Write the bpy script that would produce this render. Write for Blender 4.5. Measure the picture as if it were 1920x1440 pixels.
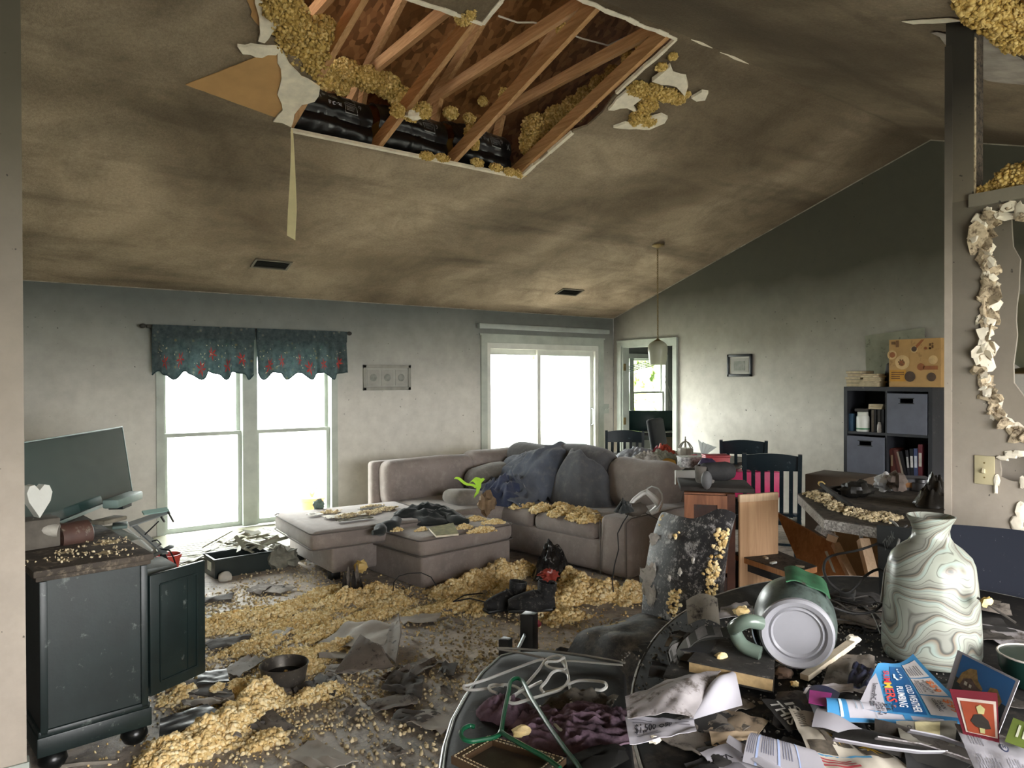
import bpy, bmesh, math, random
import numpy as np
from mathutils import Vector, Matrix, noise
from mathutils.geometry import tessellate_polygon

for _o in list(bpy.data.objects):
    bpy.data.objects.remove(_o)
S = bpy.context.scene
COL = S.collection
R = math.radians

# ------------------------------------------------------------ camera
FPX, YAW, PIT, ROL, EYE = 1366.7, R(36.77), R(-.447), R(-.173), 1.6
_F = Vector((math.sin(YAW)*math.cos(PIT), math.cos(YAW)*math.cos(PIT), math.sin(PIT)))
_r = Vector((math.cos(YAW), -math.sin(YAW), 0)); _u = _r.cross(_F)
_R = _r*math.cos(ROL) + _u*math.sin(ROL); _U = _u*math.cos(ROL) - _r*math.sin(ROL)
CAMP = Vector((0, 0, EYE))
cd = bpy.data.cameras.new('camera'); cam = bpy.data.objects.new('camera', cd); COL.objects.link(cam)
cd.sensor_width = 36; cd.lens = FPX/1920*36; cd.clip_start = .02; cd.clip_end = 300
cam.matrix_world = Matrix((( _R.x, _U.x, -_F.x, 0), (_R.y, _U.y, -_F.y, 0), (_R.z, _U.z, -_F.z, EYE), (0, 0, 0, 1)))
S.camera = cam
# ------------------------------------------------------------ world: bright overcast sky
W = bpy.data.worlds.new('sky'); S.world = W; W.use_nodes = True
_wn = W.node_tree.nodes; _bg = _wn['Background']
_bg.inputs['Color'].default_value = (1, .985, .985, 1); _bg.inputs['Strength'].default_value = 1.0
S.view_settings.view_transform = 'Standard'; S.view_settings.look = 'None'
S.view_settings.exposure = 5.02; S.view_settings.gamma = 1; S.view_settings.use_curve_mapping = False
try:
    S.cycles.use_denoising = True
    S.cycles.max_bounces = 10; S.cycles.diffuse_bounces = 7; S.cycles.glossy_bounces = 4; S.cycles.transparent_max_bounces = 12
    S.cycles.caustics_reflective = False; S.cycles.caustics_refractive = False
    S.cycles.sample_clamp_indirect = 6
except Exception: pass

def portal(name, loc, rot, sx, sy):      # sampling portals standing in the window openings (emit nothing)
    l = bpy.data.lights.new(name, 'AREA'); l.shape = 'RECTANGLE'; l.size = sx; l.size_y = sy
    l.cycles.is_portal = True
    o = bpy.data.objects.new(name, l); COL.objects.link(o); o.location = loc; o.rotation_euler = rot
    return o
portal('window_portal', (2.28, 7.52, 1.07), (R(-90), 0, 0), 1.75, 1.95)
portal('window_portal', (6.05, 7.52, 1.03), (R(-90), 0, 0), 2.0, 2.1)
portal('window_portal', (1.55, -1.66, 1.18), (R(90), 0, 0), 2.7, 1.9)
portal('window_portal', (5.3, -1.66, 1.18), (R(90), 0, 0), 1.4, 1.9)
portal('window_portal', (9.3, 9.04, 1.35), (R(-90), 0, 0), 1.6, 1.3)

# ------------------------------------------------------------ pixel (1920 x 1440) -> place helpers
YW, XW, RIDGE, RZ, SL = 7.378, 7.299, 3.155, 3.84, .3315
def ray(x, y): return _F + _R*((x-960)/FPX) + _U*((720-y)/FPX)
def pln(x, y, n, d):
    v = ray(x, y); n = Vector(n); return CAMP + v*((d - n.dot(CAMP))/n.dot(v))
def zp(x, y, z): return pln(x, y, (0, 0, 1), z)
def yp(x, y, Y): return pln(x, y, (0, 1, 0), Y)
def xp(x, y, X): return pln(x, y, (1, 0, 0), X)
def dp(x, y, d): return CAMP + ray(x, y)*d
def cp(x, y): return pln(x, y, (0, SL, 1), 2.44 + SL*YW)
def cp2(x, y): return pln(x, y, (0, -SL, 1), RZ - SL*RIDGE)
def cz(Y): return RZ - SL*abs(Y-RIDGE)

# ------------------------------------------------------------ mesh builder
def eul(r): return r if isinstance(r, Matrix) else Matrix.Rotation(r[2], 3, 'Z') @ Matrix.Rotation(r[1], 3, 'Y') @ Matrix.Rotation(r[0], 3, 'X')
def frame(d, up=(0, 0, 1)):
    z = Vector(d).normalized(); u = Vector(up)
    if abs(z.dot(u)) > .98: u = Vector((1, 0, 0))
    x = u.cross(z).normalized(); y = z.cross(x)
    return Matrix(((x.x, y.x, z.x), (x.y, y.y, z.y), (x.z, y.z, z.z)))
_JR = random.Random(1)
def smooth(pts, n=4):
    pts = [Vector(p) for p in pts]; sm = []
    for k in range(len(pts)-1):
        p0, p1, p2, p3 = pts[max(0, k-1)], pts[k], pts[k+1], pts[min(len(pts)-1, k+2)]
        for j in range(n): s = j/n; sm.append(.5*((2*p1)+(p2-p0)*s+(2*p0-5*p1+4*p2-p3)*s*s+(3*p1-p0-3*p2+p3)*s**3))
    return sm+[pts[-1]]
class MB:
    def __init__(s): s.v = []; s.f = []
    def add(s, vs, fs):
        n = len(s.v); s.v.extend([Vector(v) for v in vs]); s.f.extend([[i+n for i in f] for f in fs]); return s
    def box(s, c, sz, rot=(0, 0, 0)):
        M = eul(rot); c = Vector(c); a, b, d = [q/2*(1-_JR.random()*6e-4/max(q, .003)*.5) for q in sz]     # a hair off, so that no two faces coincide
        vs = [c + M @ Vector((x*a, y*b, z*d)) for x in (-1, 1) for y in (-1, 1) for z in (-1, 1)]
        return s.add(vs, [[0, 1, 3, 2], [4, 6, 7, 5], [0, 4, 5, 1], [2, 3, 7, 6], [0, 2, 6, 4], [1, 5, 7, 3]])
    def b2(s, x0, x1, y0, y1, z0, z1): return s.box(((x0+x1)/2, (y0+y1)/2, (z0+z1)/2), (abs(x1-x0), abs(y1-y0), abs(z1-z0)))
    def bar(s, a, b, w, h, up=(0, 0, 1)):
        a = Vector(a); b = Vector(b); return s.box((a+b)/2, (w, h, (b-a).length), frame(b-a, up))
    def cbox(s, c, sz, r=.006, rot=(0, 0, 0)): return s.rbox(c, sz, r, 3, rot)
    def rbox(s, c, sz, r, n=6, rot=(0, 0, 0), puff=0, nz=0, ns=4, seed=0):
        M = eul(rot); c = Vector(c); h = [q/2 for q in sz]; r = min([r]+[q*.98 for q in h]); idx = {}
        vs = []; fs = []
        def coord(i, a):
            t = i/n; e = h[a]
            k = min(.45, r/(2*e)*1.0)
            if n <= 3: t = [0, k, 1-k, 1][i] if n == 3 else t
            else:
                m = max(1, n//3)
                if i <= m: t = k*i/m
                elif i >= n-m: t = 1-k*(n-i)/m
                else: t = k+(1-2*k)*(i-m)/(n-2*m)
            return -e+2*e*t
        def vert(i, j, k):
            key = (i, j, k)
            if key in idx: return idx[key]
            p = Vector((coord(i, 0), coord(j, 1), coord(k, 2)))
            q = Vector([max(-h[a]+r, min(h[a]-r, p[a])) for a in range(3)])
            d = p-q
            if d.length > 1e-9: p = q + d.normalized()*r
            if puff:
                u = [p[a]/h[a] for a in range(3)]
                p = Vector([p[a]*(1+puff*(1-u[(a+1) % 3]**2)*(1-u[(a+2) % 3]**2)*(min(h)/h[a])) for a in range(3)])
            if nz: p += p.normalized()*nz*noise.noise(p*ns+Vector((seed*7.3, seed, 2)))
            idx[key] = len(vs); vs.append(c + M @ p); return idx[key]
        for a in range(3):
            b, d = (a+1) % 3, (a+2) % 3
            for sd in (0, n):
                for i in range(n):
                    for j in range(n):
                        q = []
                        for (di, dj) in ((0, 0), (1, 0), (1, 1), (0, 1)):
                            k = [0, 0, 0]; k[a] = sd; k[b] = i+di; k[d] = j+dj; q.append(vert(*k))
                        fs.append(q if sd else q[::-1])
        return s.add(vs, fs)
    def tube(s, path, r, n=6, closed=False, cap=True):
        P = [Vector(p) for p in path]; m = len(P); vs = []; fs = []; pu = None
        for i, p in enumerate(P):
            t = (P[(i+1) % m]-P[i-1]) if closed else (P[min(i+1, m-1)]-P[max(i-1, 0)])
            t = t.normalized() if t.length else Vector((0, 0, 1))
            if pu is None: pu = t.orthogonal().normalized()
            pu = (pu - t*pu.dot(t)); pu = pu.normalized() if pu.length > 1e-6 else t.orthogonal().normalized()
            w = t.cross(pu); rr = r[i] if isinstance(r, (list, tuple)) else r
            for k in range(n):
                a = 2*math.pi*k/n; vs.append(p + pu*math.cos(a)*rr + w*math.sin(a)*rr)
        for i in range(m if closed else m-1):
            for k in range(n):
                j = (i+1) % m; fs.append([i*n+k, i*n+(k+1) % n, j*n+(k+1) % n, j*n+k])
        if cap and not closed: fs.append(list(range(n))[::-1]); fs.append([(m-1)*n+k for k in range(n)])
        return s.add(vs, fs)
    def lathe(s, prof, n=24, c=(0, 0, 0), M=None, cap=True, sq=1):
        M = M or Matrix.Identity(3); c = Vector(c); vs = []; fs = []; m = len(prof)
        for (r, z) in prof:
            for k in range(n):
                a = 2*math.pi*k/n; vs.append(c + M @ Vector((r*math.cos(a), r*sq*math.sin(a), z)))
        for i in range(m-1):
            for k in range(n): fs.append([i*n+k, i*n+(k+1) % n, (i+1)*n+(k+1) % n, (i+1)*n+k])
        if cap: fs.append(list(range(n))[::-1]); fs.append([(m-1)*n+k for k in range(n)])
        return s.add(vs, fs)
    def prism(s, poly, d):                   # planar polygon of 3-D points, extruded by vector d
        P = [Vector(p) for p in poly]; d = Vector(d); n = len(P)
        tri = tessellate_polygon([P])
        s.add(P + [p+d for p in P], [list(t) for t in tri] + [[i+n for i in t][::-1] for t in tri] + [[i, (i+1) % n, (i+1) % n+n, i+n] for i in range(n)])
        return s
    def holed(s, outer, holes, d):
        rings = [[Vector(p) for p in outer]] + [[Vector(p) for p in h] for h in holes]
        tri = tessellate_polygon(rings); P = [p for r in rings for p in r]; d = Vector(d); n = len(P)
        fs = [list(t) for t in tri] + [[i+n for i in t][::-1] for t in tri]; o = 0
        for r in rings:
            m = len(r); fs += [[o+i, o+(i+1) % m, o+(i+1) % m+n, o+i+n] for i in range(m)]; o += m
        return s.add(P + [p+d for p in P], fs)
    def grid(s, fn, nu, nv, th=.0015):       # a sheet with real thickness
        P = [[Vector(fn(i/nu, j/nv)) for j in range(nv+1)] for i in range(nu+1)]
        vs = []; fs = []; K = (nu+1)*(nv+1)
        N = []
        for i in range(nu+1):
            for j in range(nv+1):
                a = P[min(i+1, nu)][j]-P[max(i-1, 0)][j]; b = P[i][min(j+1, nv)]-P[i][max(j-1, 0)]
                q = a.cross(b); N.append(q.normalized() if q.length > 1e-12 else Vector((0, 0, 1)))
        fl = [p for r in P for p in r]
        vs = [p+n*th/2 for p, n in zip(fl, N)] + [p-n*th/2 for p, n in zip(fl, N)]
        I = lambda i, j: i*(nv+1)+j
        for i in range(nu):
            for j in range(nv):
                q = [I(i, j), I(i+1, j), I(i+1, j+1), I(i, j+1)]; fs.append(q); fs.append([k+K for k in q[::-1]])
        for i in range(nu): fs.append([I(i+1, 0), I(i, 0), I(i, 0)+K, I(i+1, 0)+K]); fs.append([I(i, nv), I(i+1, nv), I(i+1, nv)+K, I(i, nv)+K])
        for j in range(nv): fs.append([I(0, j), I(0, j+1), I(0, j+1)+K, I(0, j)+K]); fs.append([I(nu, j+1), I(nu, j), I(nu, j)+K, I(nu, j+1)+K])
        return s.add(vs, fs)
    def blob(s, c, sz, nz=.25, ns=2.5, seed=0, n=12, rot=(0, 0, 0), flat=None):   # lumpy ellipsoid
        M = eul(rot); c = Vector(c); vs = []; fs = []; m = n//2
        for i in range(m+1):
            for k in range(n):
                a = math.pi*i/m; b = 2*math.pi*k/n
                p = Vector((math.sin(a)*math.cos(b), math.sin(a)*math.sin(b), math.cos(a)))
                p *= 1+nz*noise.noise(p*ns+Vector((seed*3.1, seed*1.7, seed)))
                q = Vector((p.x*sz[0], p.y*sz[1], p.z*sz[2]))
                if flat is not None: q.z = max(q.z, flat)
                vs.append(c + M @ q)
        for i in range(m):
            for k in range(n): fs.append([i*n+k, (i+1)*n+k, (i+1)*n+(k+1) % n, i*n+(k+1) % n])
        return s.add(vs, fs)

def mk(name, mb, mat, angle=.7):
    me = bpy.data.meshes.new(name); me.from_pydata([tuple(v) for v in mb.v], [], mb.f); me.validate()
    bm = bmesh.new(); bm.from_mesh(me)
    bmesh.ops.recalc_face_normals(bm, faces=bm.faces); bm.to_mesh(me); bm.free()
    me.polygons.foreach_set('use_smooth', [True]*len(me.polygons))
    try: me.set_sharp_from_angle(angle=angle)
    except Exception: pass
    if mat: me.materials.append(mat)
    return me
def link(name, data): o = bpy.data.objects.new(name, data); COL.objects.link(o); return o
def tag(o, label=None, cat=None, group=None, kind=None):
    for k, v in (('label', label), ('category', cat), ('group', group), ('kind', kind)):
        if v: o[k] = v
    return o
def thing(name, label, cat, loc=(0, 0, 0), rz=0, group=None, kind=None):
    o = link(name, None); o.location = loc; o.rotation_euler = (0, 0, rz); o.empty_display_size = .05
    return tag(o, label, cat, group, kind)
def mw(o):
    m = Matrix.Translation(o.location) @ o.rotation_euler.to_matrix().to_4x4()
    return mw(o.parent) @ m if o.parent else m
def part(t, name, mb, mat, w=True, label=None, kind=None, angle=.7):     # w: the mesh is given in world coordinates
    if w:
        i = mw(t).inverted(); mb.v = [i @ v for v in mb.v]
    o = link(name, mk(name, mb, mat, angle)); o.parent = t
    return tag(o, label, None, None, kind)
def solo(name, mb, mat, label, cat, group=None, kind=None, angle=.7):
    xs = [v.x for v in mb.v]; ys = [v.y for v in mb.v]; zs = [v.z for v in mb.v]
    c = Vector(((min(xs)+max(xs))/2, (min(ys)+max(ys))/2, min(zs)))
    mb.v = [v-c for v in mb.v]; o = link(name, mk(name, mb, mat, angle)); o.location = c
    return tag(o, label, cat, group, kind)
def struct(name, mb, mat, angle=.7): return tag(link(name, mk(name, mb, mat, angle)), kind='structure')
def dup(o, loc, rz=None, label=None, parent=None, top=True):
    c = o.copy(); COL.objects.link(c)
    if parent: c.parent = parent
    if top:
        c.location = loc
        if rz is not None: c.rotation_euler = (0, 0, rz)
        if label: c['label'] = label
    for ch in list(o.children): dup(ch, None, parent=c, top=False)
    return c

# ------------------------------------------------------------ materials
def rgb(h):
    h = h.lstrip('#'); c = [int(h[i:i+2], 16)/255 for i in (0, 2, 4)]
    return tuple(x/12.92 if x <= .04045 else ((x+.055)/1.055)**2.4 for x in c)
def C4(c): c = rgb(c) if isinstance(c, str) else c; return (*c, 1)
class NT:
    def __init__(s, name):
        s.m = bpy.data.materials.new(name); s.m.use_nodes = True; s.t = s.m.node_tree; s.b = s.t.nodes['Principled BSDF']
    def n(s, ty, **kw):
        q = s.t.nodes.new('ShaderNode'+ty)
        for k, v in kw.items():
            if k in q.inputs: q.inputs[k].default_value = v
            else: setattr(q, k, v)
        return q
    def l(s, a, b): s.t.links.new(a, b)
    def co(s, kind='Object'): return s.n('TexCoord').outputs[kind]
    def noise(s, scale, detail=5, rough=.6, vec=None, dist=0):
        q = s.n('TexNoise', Scale=scale, Detail=detail, Roughness=rough, Distortion=dist); s.l(vec if vec is not None else s.co(), q.inputs['Vector']); return q.outputs['Fac']
    def ramp(s, fac, stops):
        q = s.n('ValToRGB'); e = q.color_ramp.elements
        while len(e) < len(stops): e.new(.5)
        for i, (p, c) in enumerate(stops): e[i].position = p; e[i].color = C4(c) if not isinstance(c, float) else (c, c, c, 1)
        s.l(fac, q.inputs['Fac']); return q.outputs['Color']
    def mix(s, fac, a, b, mode='MIX'):
        q = s.n('Mix', data_type='RGBA', blend_type=mode)
        for sock, v in ((q.inputs[0], fac), (q.inputs[6], a), (q.inputs[7], b)):
            if hasattr(v, 'is_linked'): s.l(v, sock)
            else: sock.default_value = v if isinstance(v, float) else C4(v)
        return q.outputs[2]
    def math(s, op, a, b=0.0, c=None):
        q = s.n('Math', operation=op)
        for i, v in enumerate((a, b) if c is None else (a, b, c)):
            if hasattr(v, 'is_linked'): s.l(v, q.inputs[i])
            else: q.inputs[i].default_value = v
        return q.outputs[0]
    def bump(s, fac, k=.3, d=.01):
        q = s.n('Bump', Strength=k, Distance=d); s.l(fac, q.inputs['Height']); s.l(q.outputs['Normal'], s.b.inputs['Normal'])
    def out(s, col, rough=.8, metal=0, spec=.5):
        if hasattr(col, 'is_linked'): s.l(col, s.b.inputs['Base Color'])
        else: s.b.inputs['Base Color'].default_value = C4(col)
        if hasattr(rough, 'is_linked'): s.l(rough, s.b.inputs['Roughness'])
        else: s.b.inputs['Roughness'].default_value = rough
        s.b.inputs['Metallic'].default_value = metal; s.b.inputs['Specular IOR Level'].default_value = spec
        return s.m
_MC = {}
def P(col, rough=.8, var=.25, sc=9, bump=.15, bs=60, metal=0, dirt=0, dcol='2a2622', spec=.4):
    key = (col, rough, var, sc, bump, bs, metal, dirt, dcol)
    if key in _MC: return _MC[key]
    q = NT('finish_%s' % str(col).strip('#()').replace(', ', '_')); c = rgb(col) if isinstance(col, str) else col
    f = q.noise(sc)
    lo = tuple(x*(1-var) for x in c); hi = tuple(min(1, x*(1+var)) for x in c)
    base = q.ramp(f, [(.3, lo), (.7, hi)])
    if dirt:
        g = q.noise(sc*2.7, 8, .7); base = q.mix(q.ramp(g, [(.62-dirt*.3, 0.0), (.72-dirt*.2, 1.0)]), base, dcol)
    if bump: q.bump(q.noise(bs, 4), bump, .004)
    m = q.out(base, rough, metal, spec); _MC[key] = m; return m
def emit_free(): pass
# ------------------------------------------------------------ large surfaces: materials
def soot_wall(name, paint, soot, z0, z1, wob=.5):
    q = NT(name); co = q.co(); sx = q.n('SeparateXYZ'); q.l(co, sx.inputs[0])
    n1 = q.noise(.9, 4, .55); n2 = q.noise(7, 6, .65)
    h = q.math('ADD', sx.outputs['Z'], q.math('MULTIPLY', q.math('SUBTRACT', n1, .5), wob))
    t = q.math('DIVIDE', q.math('SUBTRACT', h, z0), z1-z0)
    t.node.use_clamp = True
    base = q.mix(t, paint, soot)
    base = q.mix(q.math('MULTIPLY', q.ramp(n2, [(.35, 0.0), (.75, 1.0)]), .22), base, (.05, .048, .042))
    sp = q.n('TexNoise', Scale=34, Detail=2); q.l(co, sp.inputs['Vector'])
    base = q.mix(q.ramp(sp.outputs['Fac'], [(.73, 0.0), (.76, .8)]), base, (.04, .038, .035))
    q.bump(q.noise(160, 3), .06, .002)
    return q.out(base, .85, 0, .25)
M_BACK = soot_wall('sooty_wall_paint', (.56, .55, .50), (.14, .155, .145), 1.35, 2.38, .35)
M_RIGHT = soot_wall('sooty_gable_paint', (.66, .64, .58), (.085, .085, .065), 1.15, 2.75, .5)
M_STUB = soot_wall('beige_stub_paint', (.38, .335, .28), (.11, .098, .075), 1.0, 2.7, .3)
M_OFFICE = soot_wall('office_paint', (.34, .36, .34), (.16, .17, .16), 1.0, 2.6, .3)
def ceil_mat():
    q = NT('smoke_stained_ceiling'); co = q.co()
    a = q.noise(.55, 3, .5, dist=.6); b = q.noise(1.6, 6, .7, dist=.4)
    base = q.ramp(a, [(.30, (.155, .118, .078)), (.47, (.31, .245, .168)), (.66, (.52, .42, .30))])
    base = q.mix(q.math('MULTIPLY', q.ramp(b, [(.42, 0.0), (.7, 1.0)]), .6), base, (.10, .078, .053))
    mp = q.n('Mapping'); mp.inputs['Scale'].default_value = (.35, 2.2, 1); mp.inputs['Rotation'].default_value = (0, 0, .35); q.l(co, mp.inputs[0])
    st = q.noise(1.1, 4, .55, vec=mp.outputs[0])
    base = q.mix(q.math('MULTIPLY', q.ramp(st, [(.52, 0.0), (.72, 1.0)]), .7), base, (.085, .067, .047))
    sx = q.n('SeparateXYZ'); q.l(co, sx.inputs[0])
    rd = q.math('SUBTRACT', 1.0, q.math('DIVIDE', q.math('ABSOLUTE', q.math('SUBTRACT', sx.outputs['Y'], 2.5)), 2.1)); rd.node.use_clamp = True
    base = q.mix(q.math('MULTIPLY', rd, .6), base, (.075, .057, .038))
    f = q.noise(55, 3, .7); base = q.mix(q.ramp(f, [(.3, .28), (.7, 0.0)]), base, (.02, .016, .012))
    q.bump(q.noise(70, 4, .7), .8, .008)
    return q.out(base, .9, 0, .15)
M_CEIL = ceil_mat()
def floor_mat():
    q = NT('ash_and_dust_covered_carpet')
    a = q.noise(1.3, 6, .65, dist=.5); b = q.noise(9, 8, .75); c = q.noise(45, 4, .7)
    base = q.ramp(a, [(.28, (.22, .20, .185)), (.48, (.45, .40, .35)), (.66, (.64, .55, .45))])
    base = q.mix(q.ramp(b, [(.38, .65), (.52, 0.0)]), base, (.12, .105, .095))
    base = q.mix(q.ramp(c, [(.55, 0.0), (.70, .6)]), base, (.62, .50, .30))
    q.bump(b, .9, .03)
    return q.out(base, .62, 0, .4)
M_FLOOR = floor_mat()
M_WHITE = P('c9ccc4', .55, .1, 5, .05, 40)
M_TRIM = P('a3aaa1', .6, .18, 4, .05, 40)
M_GYP = P('e2dac8', .9, .15, 14, .5, 50)
M_GYPC = P('b9a98f', .9, .25, 14, .6, 40, dirt=.45, dcol='5e5040')
M_KRAFT = P('b58e5c', .85, .1, 6, .1, 80)
def wood_mat(name, c0, c1, sc=6, rough=.6, ax=2):
    q = NT(name); mp = q.n('Mapping'); s = [sc*3]*3; s[ax] = sc*.22; mp.inputs['Scale'].default_value = s; q.l(q.co(), mp.inputs[0])
    f = q.noise(1.6, 6, .65, vec=mp.outputs[0], dist=1.2)
    q.bump(f, .15, .004)
    return q.out(q.ramp(f, [(.3, c0), (.7, c1)]), rough, 0, .3)
M_TRUSS = wood_mat('truss_lumber', (.32, .165, .065), (.58, .35, .17), 7, .7, 1)
M_ORANGE = wood_mat('orange_oak_veneer', (.30, .12, .045), (.50, .23, .09), 5, .5, 2)
M_CABW = wood_mat('cabinet_wood', (.16, .062, .03), (.30, .125, .06), 5, .5, 2)
M_PLY = wood_mat('raw_plywood', (.40, .23, .12), (.58, .37, .21), 4, .7, 2)
M_PINE = wood_mat('pale_pine', (.55, .38, .24), (.74, .55, .37), 6, .7, 2)
M_BOARD = wood_mat('tan_board', (.28, .19, .11), (.37, .26, .16), 3, .7, 2)
def osb_mat():
    q = NT('oriented_strand_board'); v = q.n('TexVoronoi', Scale=26, feature='F1'); mp = q.n('Mapping'); mp.inputs['Scale'].default_value = (1, .35, 1); mp.inputs['Rotation'].default_value = (0, 0, .6)
    q.l(q.co(), mp.inputs[0]); q.l(mp.outputs[0], v.inputs['Vector'])
    f = q.math('ADD', v.outputs['Color'], 0.0)
    base = q.ramp(f, [(.1, (.12, .050, .016)), (.5, (.22, .098, .036)), (.9, (.34, .165, .066))])
    q.bump(f, .3, .005)
    return q.out(base, .7, 0, .3)
M_OSB = osb_mat()
def glass_mat(name, tint=(1, 1, 1), refl=.06):
    q = NT(name); t = q.t.nodes; o = t['Material Output']; tr = q.n('BsdfTransparent'); tr.inputs[0].default_value = (*tint, 1)
    gl = q.n('BsdfGlossy'); gl.inputs['Roughness'].default_value = .03; mx = q.n('MixShader'); mx.inputs[0].default_value = refl
    q.l(tr.outputs[0], mx.inputs[1]); q.l(gl.outputs[0], mx.inputs[2]); q.l(mx.outputs[0], o.inputs[0]); return q.m
M_GLASS = glass_mat('window_glass', (.97, 1, .98))
M_BLACK = P('17191a', .45, .3, 10, .1, 60)
M_BLACKW = P('1d2226', .45, .25, 8, .1, 50, dirt=.1, dcol='4a4c4c')
M_METAL = P('a8b0b2', .35, .15, 8, .05, 40, metal=.7)
M_BRASS = P('7a6a45', .5, .3, 12, .1, 40, metal=.6)
M_SOOTM = P('3a3934', .8, .3, 12, .2, 50)

# ------------------------------------------------------------ the setting
YF = -1.5
struct('floor', MB().b2(-1.3, 10.7, YF-.15, 9.0, -.12, 0), M_FLOOR)
struct('lawn', MB().b2(-14, 30, 9.02, 40, -.5, -.3).b2(-14, 7.2, 7.6, 9.02, -.5, -.3).b2(-14, 30, -30, YF-.2, -.5, -.3), P((.30, .31, .26), .9, .2, 3, .3, 20))
def wall_with(x0, x1, y0, y1, z1, holes, alongx=True, top=None):
    """wall slab between two planes with rectangular openings (a0, a1, z0, z1)"""
    a0, a1 = (x0, x1) if alongx else (y0, y1)
    f = (lambda a, z: (a, y0, z)) if alongx else (lambda a, z: (x0, a, z))
    d = (0, y1-y0, 0) if alongx else (x1-x0, 0, 0)
    outer = [f(a0, 0), f(a1, 0)] + ([f(a, z) for a, z in top] if top else [f(a1, z1), f(a0, z1)])
    return MB().holed(outer, [[f(p, q), f(p, t), f(r, t), f(r, q)] for p, r, q, t in holes], d)
WX0, WX1 = yp(297, 850, YW).x, yp(629, 850, YW).x
WZ0, WZ1 = .135, 2.0
SX0, SX1 = 5.12, 7.0
struct('wall_back', wall_with(-.07, XW, YW, YW+.16, 2.44, [(WX0, WX1, WZ0, WZ1), (SX0, SX1, .001, 2.04)]), M_BACK)
DY0, DY1 = xp(1263, 700, XW).y, xp(1166, 700, XW).y
struct('wall_right', wall_with(XW, XW+.12, YF, YW, 2.44, [(DY0, DY1, .001, 2.04)], False,
       top=[(YW, 2.44), (RIDGE, RZ), (YF, cz(YF))]), M_RIGHT)
struct('wall_left', MB().b2(-.07, .03, 3.32, YW, 0, 2.44).prism([(-.07, 3.32, 2.44), (-.07, YW, 2.44), (-.07, 3.32, cz(3.32))], (.1, 0, 0)), M_BACK)
struct('wall_stub', MB().prism([(-1.3, 3.2, 0), (.165, 3.2, 0), (.165, 3.2, cz(3.2)), (-1.3, 3.2, cz(3.2))], (0, .12, 0)), M_STUB)
struct('baseboard_stub', MB().b2(-1.3, .178, 3.185, 3.2, 0, .17).b2(.165, .178, 3.185, 3.32, 0, .17).b2(-1.3, .172, 3.19, 3.2, .17, .2), M_TRIM)
struct('wall_hall', MB().b2(-1.42, -1.3, YF, 3.32, 0, 3.9), M_STUB)
struct('wall_front', wall_with(-1.3, XW, YF-.14, YF, 2.3, [(.2, 2.9, .25, 2.12), (4.6, 6.0, .25, 2.12)]), M_STUB)
# office beyond the doorway
struct('wall_office_back', wall_with(XW, 10.7, 8.9, 9.02, 2.44, [(8.55, 10.12, .7, 2.0)]), M_OFFICE)
struct('wall_office_side', MB().b2(10.6, 10.7, 4.9, 8.9, 0, 2.44).b2(XW+.12, 10.6, 4.8, 4.9, 0, 2.44), M_OFFICE)
struct('wall_office_outer', MB().b2(XW, XW+.12, YW, 8.9, 0, 2.44), P((.075, .095, .09), .8, .1, 4, .1, 30))  # shade of a porch roof is put into this wall's dark colour
struct('ceiling_office', MB().b2(XW, 10.7, 4.8, 9.02, 2.44, 2.5), M_OFFICE)

# ---- ceiling slopes with the torn openings
def ragged(pts, amp=.012, step=.05, seed=1, closed=True):
    rnd = random.Random(seed); out = []
    for i, p in enumerate(pts):
        if not closed and i == len(pts)-1: out.append(tuple(p)); break
        q = pts[(i+1) % len(pts)]; p = Vector(p); q = Vector(q); n = max(1, int((q-p).length/step))
        for k in range(n):
            t = p.lerp(q, k/n); out.append((t.x+rnd.uniform(-amp, amp), t.y+rnd.uniform(-amp, amp)) if k else (t.x, t.y))
    return out
def c2(x, y): p = cp(x, y); return (p.x, p.y)
def c2b(x, y): p = cp2(x, y); return (p.x, p.y)
hole_left = [c2(480, 0), c2(503, 40), c2(492, 62), c2(528, 74), c2(560, 110), c2(575, 140), c2(600, 160), c2(592, 180), c2(556, 205), c2(546, 240)]
hole1 = [(1.76, 4.845), (3.71, 4.845), (3.735, 4.2), (3.80, 4.12), (3.80, 3.95), (3.75, 3.8), (3.745, 3.2), (2.46, 3.2), (2.46, 3.575), (1.26, 3.575)] + hole_left[:-1]
hole1 = hole1[:1] + ragged(hole1[1:], .008, .07, 3, False)
hole2 = ragged([c2b(1800, -90), c2b(1806, 0), c2b(1838, 22), c2b(1868, 50), c2b(1885, 72), c2b(1925, 96), c2b(2100, 170), c2b(2100, -60)], .01, .08, 5)
def slope_prism(outer, hole, sgn):
    f = lambda p: (p[0], p[1], RZ - SL*abs(p[1]-RIDGE))
    return MB().holed([f(p) for p in outer], [[f(p) for p in hole]], (0, 0, .016))
struct('ceiling_back_slope', slope_prism([(-.07, RIDGE), (XW, RIDGE), (XW, YW), (-.07, YW)], hole1, 1), M_CEIL, .4)
struct('ceiling_front_slope', slope_prism([(-1.42, YF), (XW, YF), (XW, RIDGE), (-1.42, RIDGE)], hole2, -1), M_CEIL, .4)
struct('ceiling_hall', MB().prism([(-1.42, RIDGE, RZ), (-.07, RIDGE, RZ), (-.07, 3.32, cz(3.32)), (-1.42, 3.32, cz(3.32))], (0, 0, .016)), M_CEIL)
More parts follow.
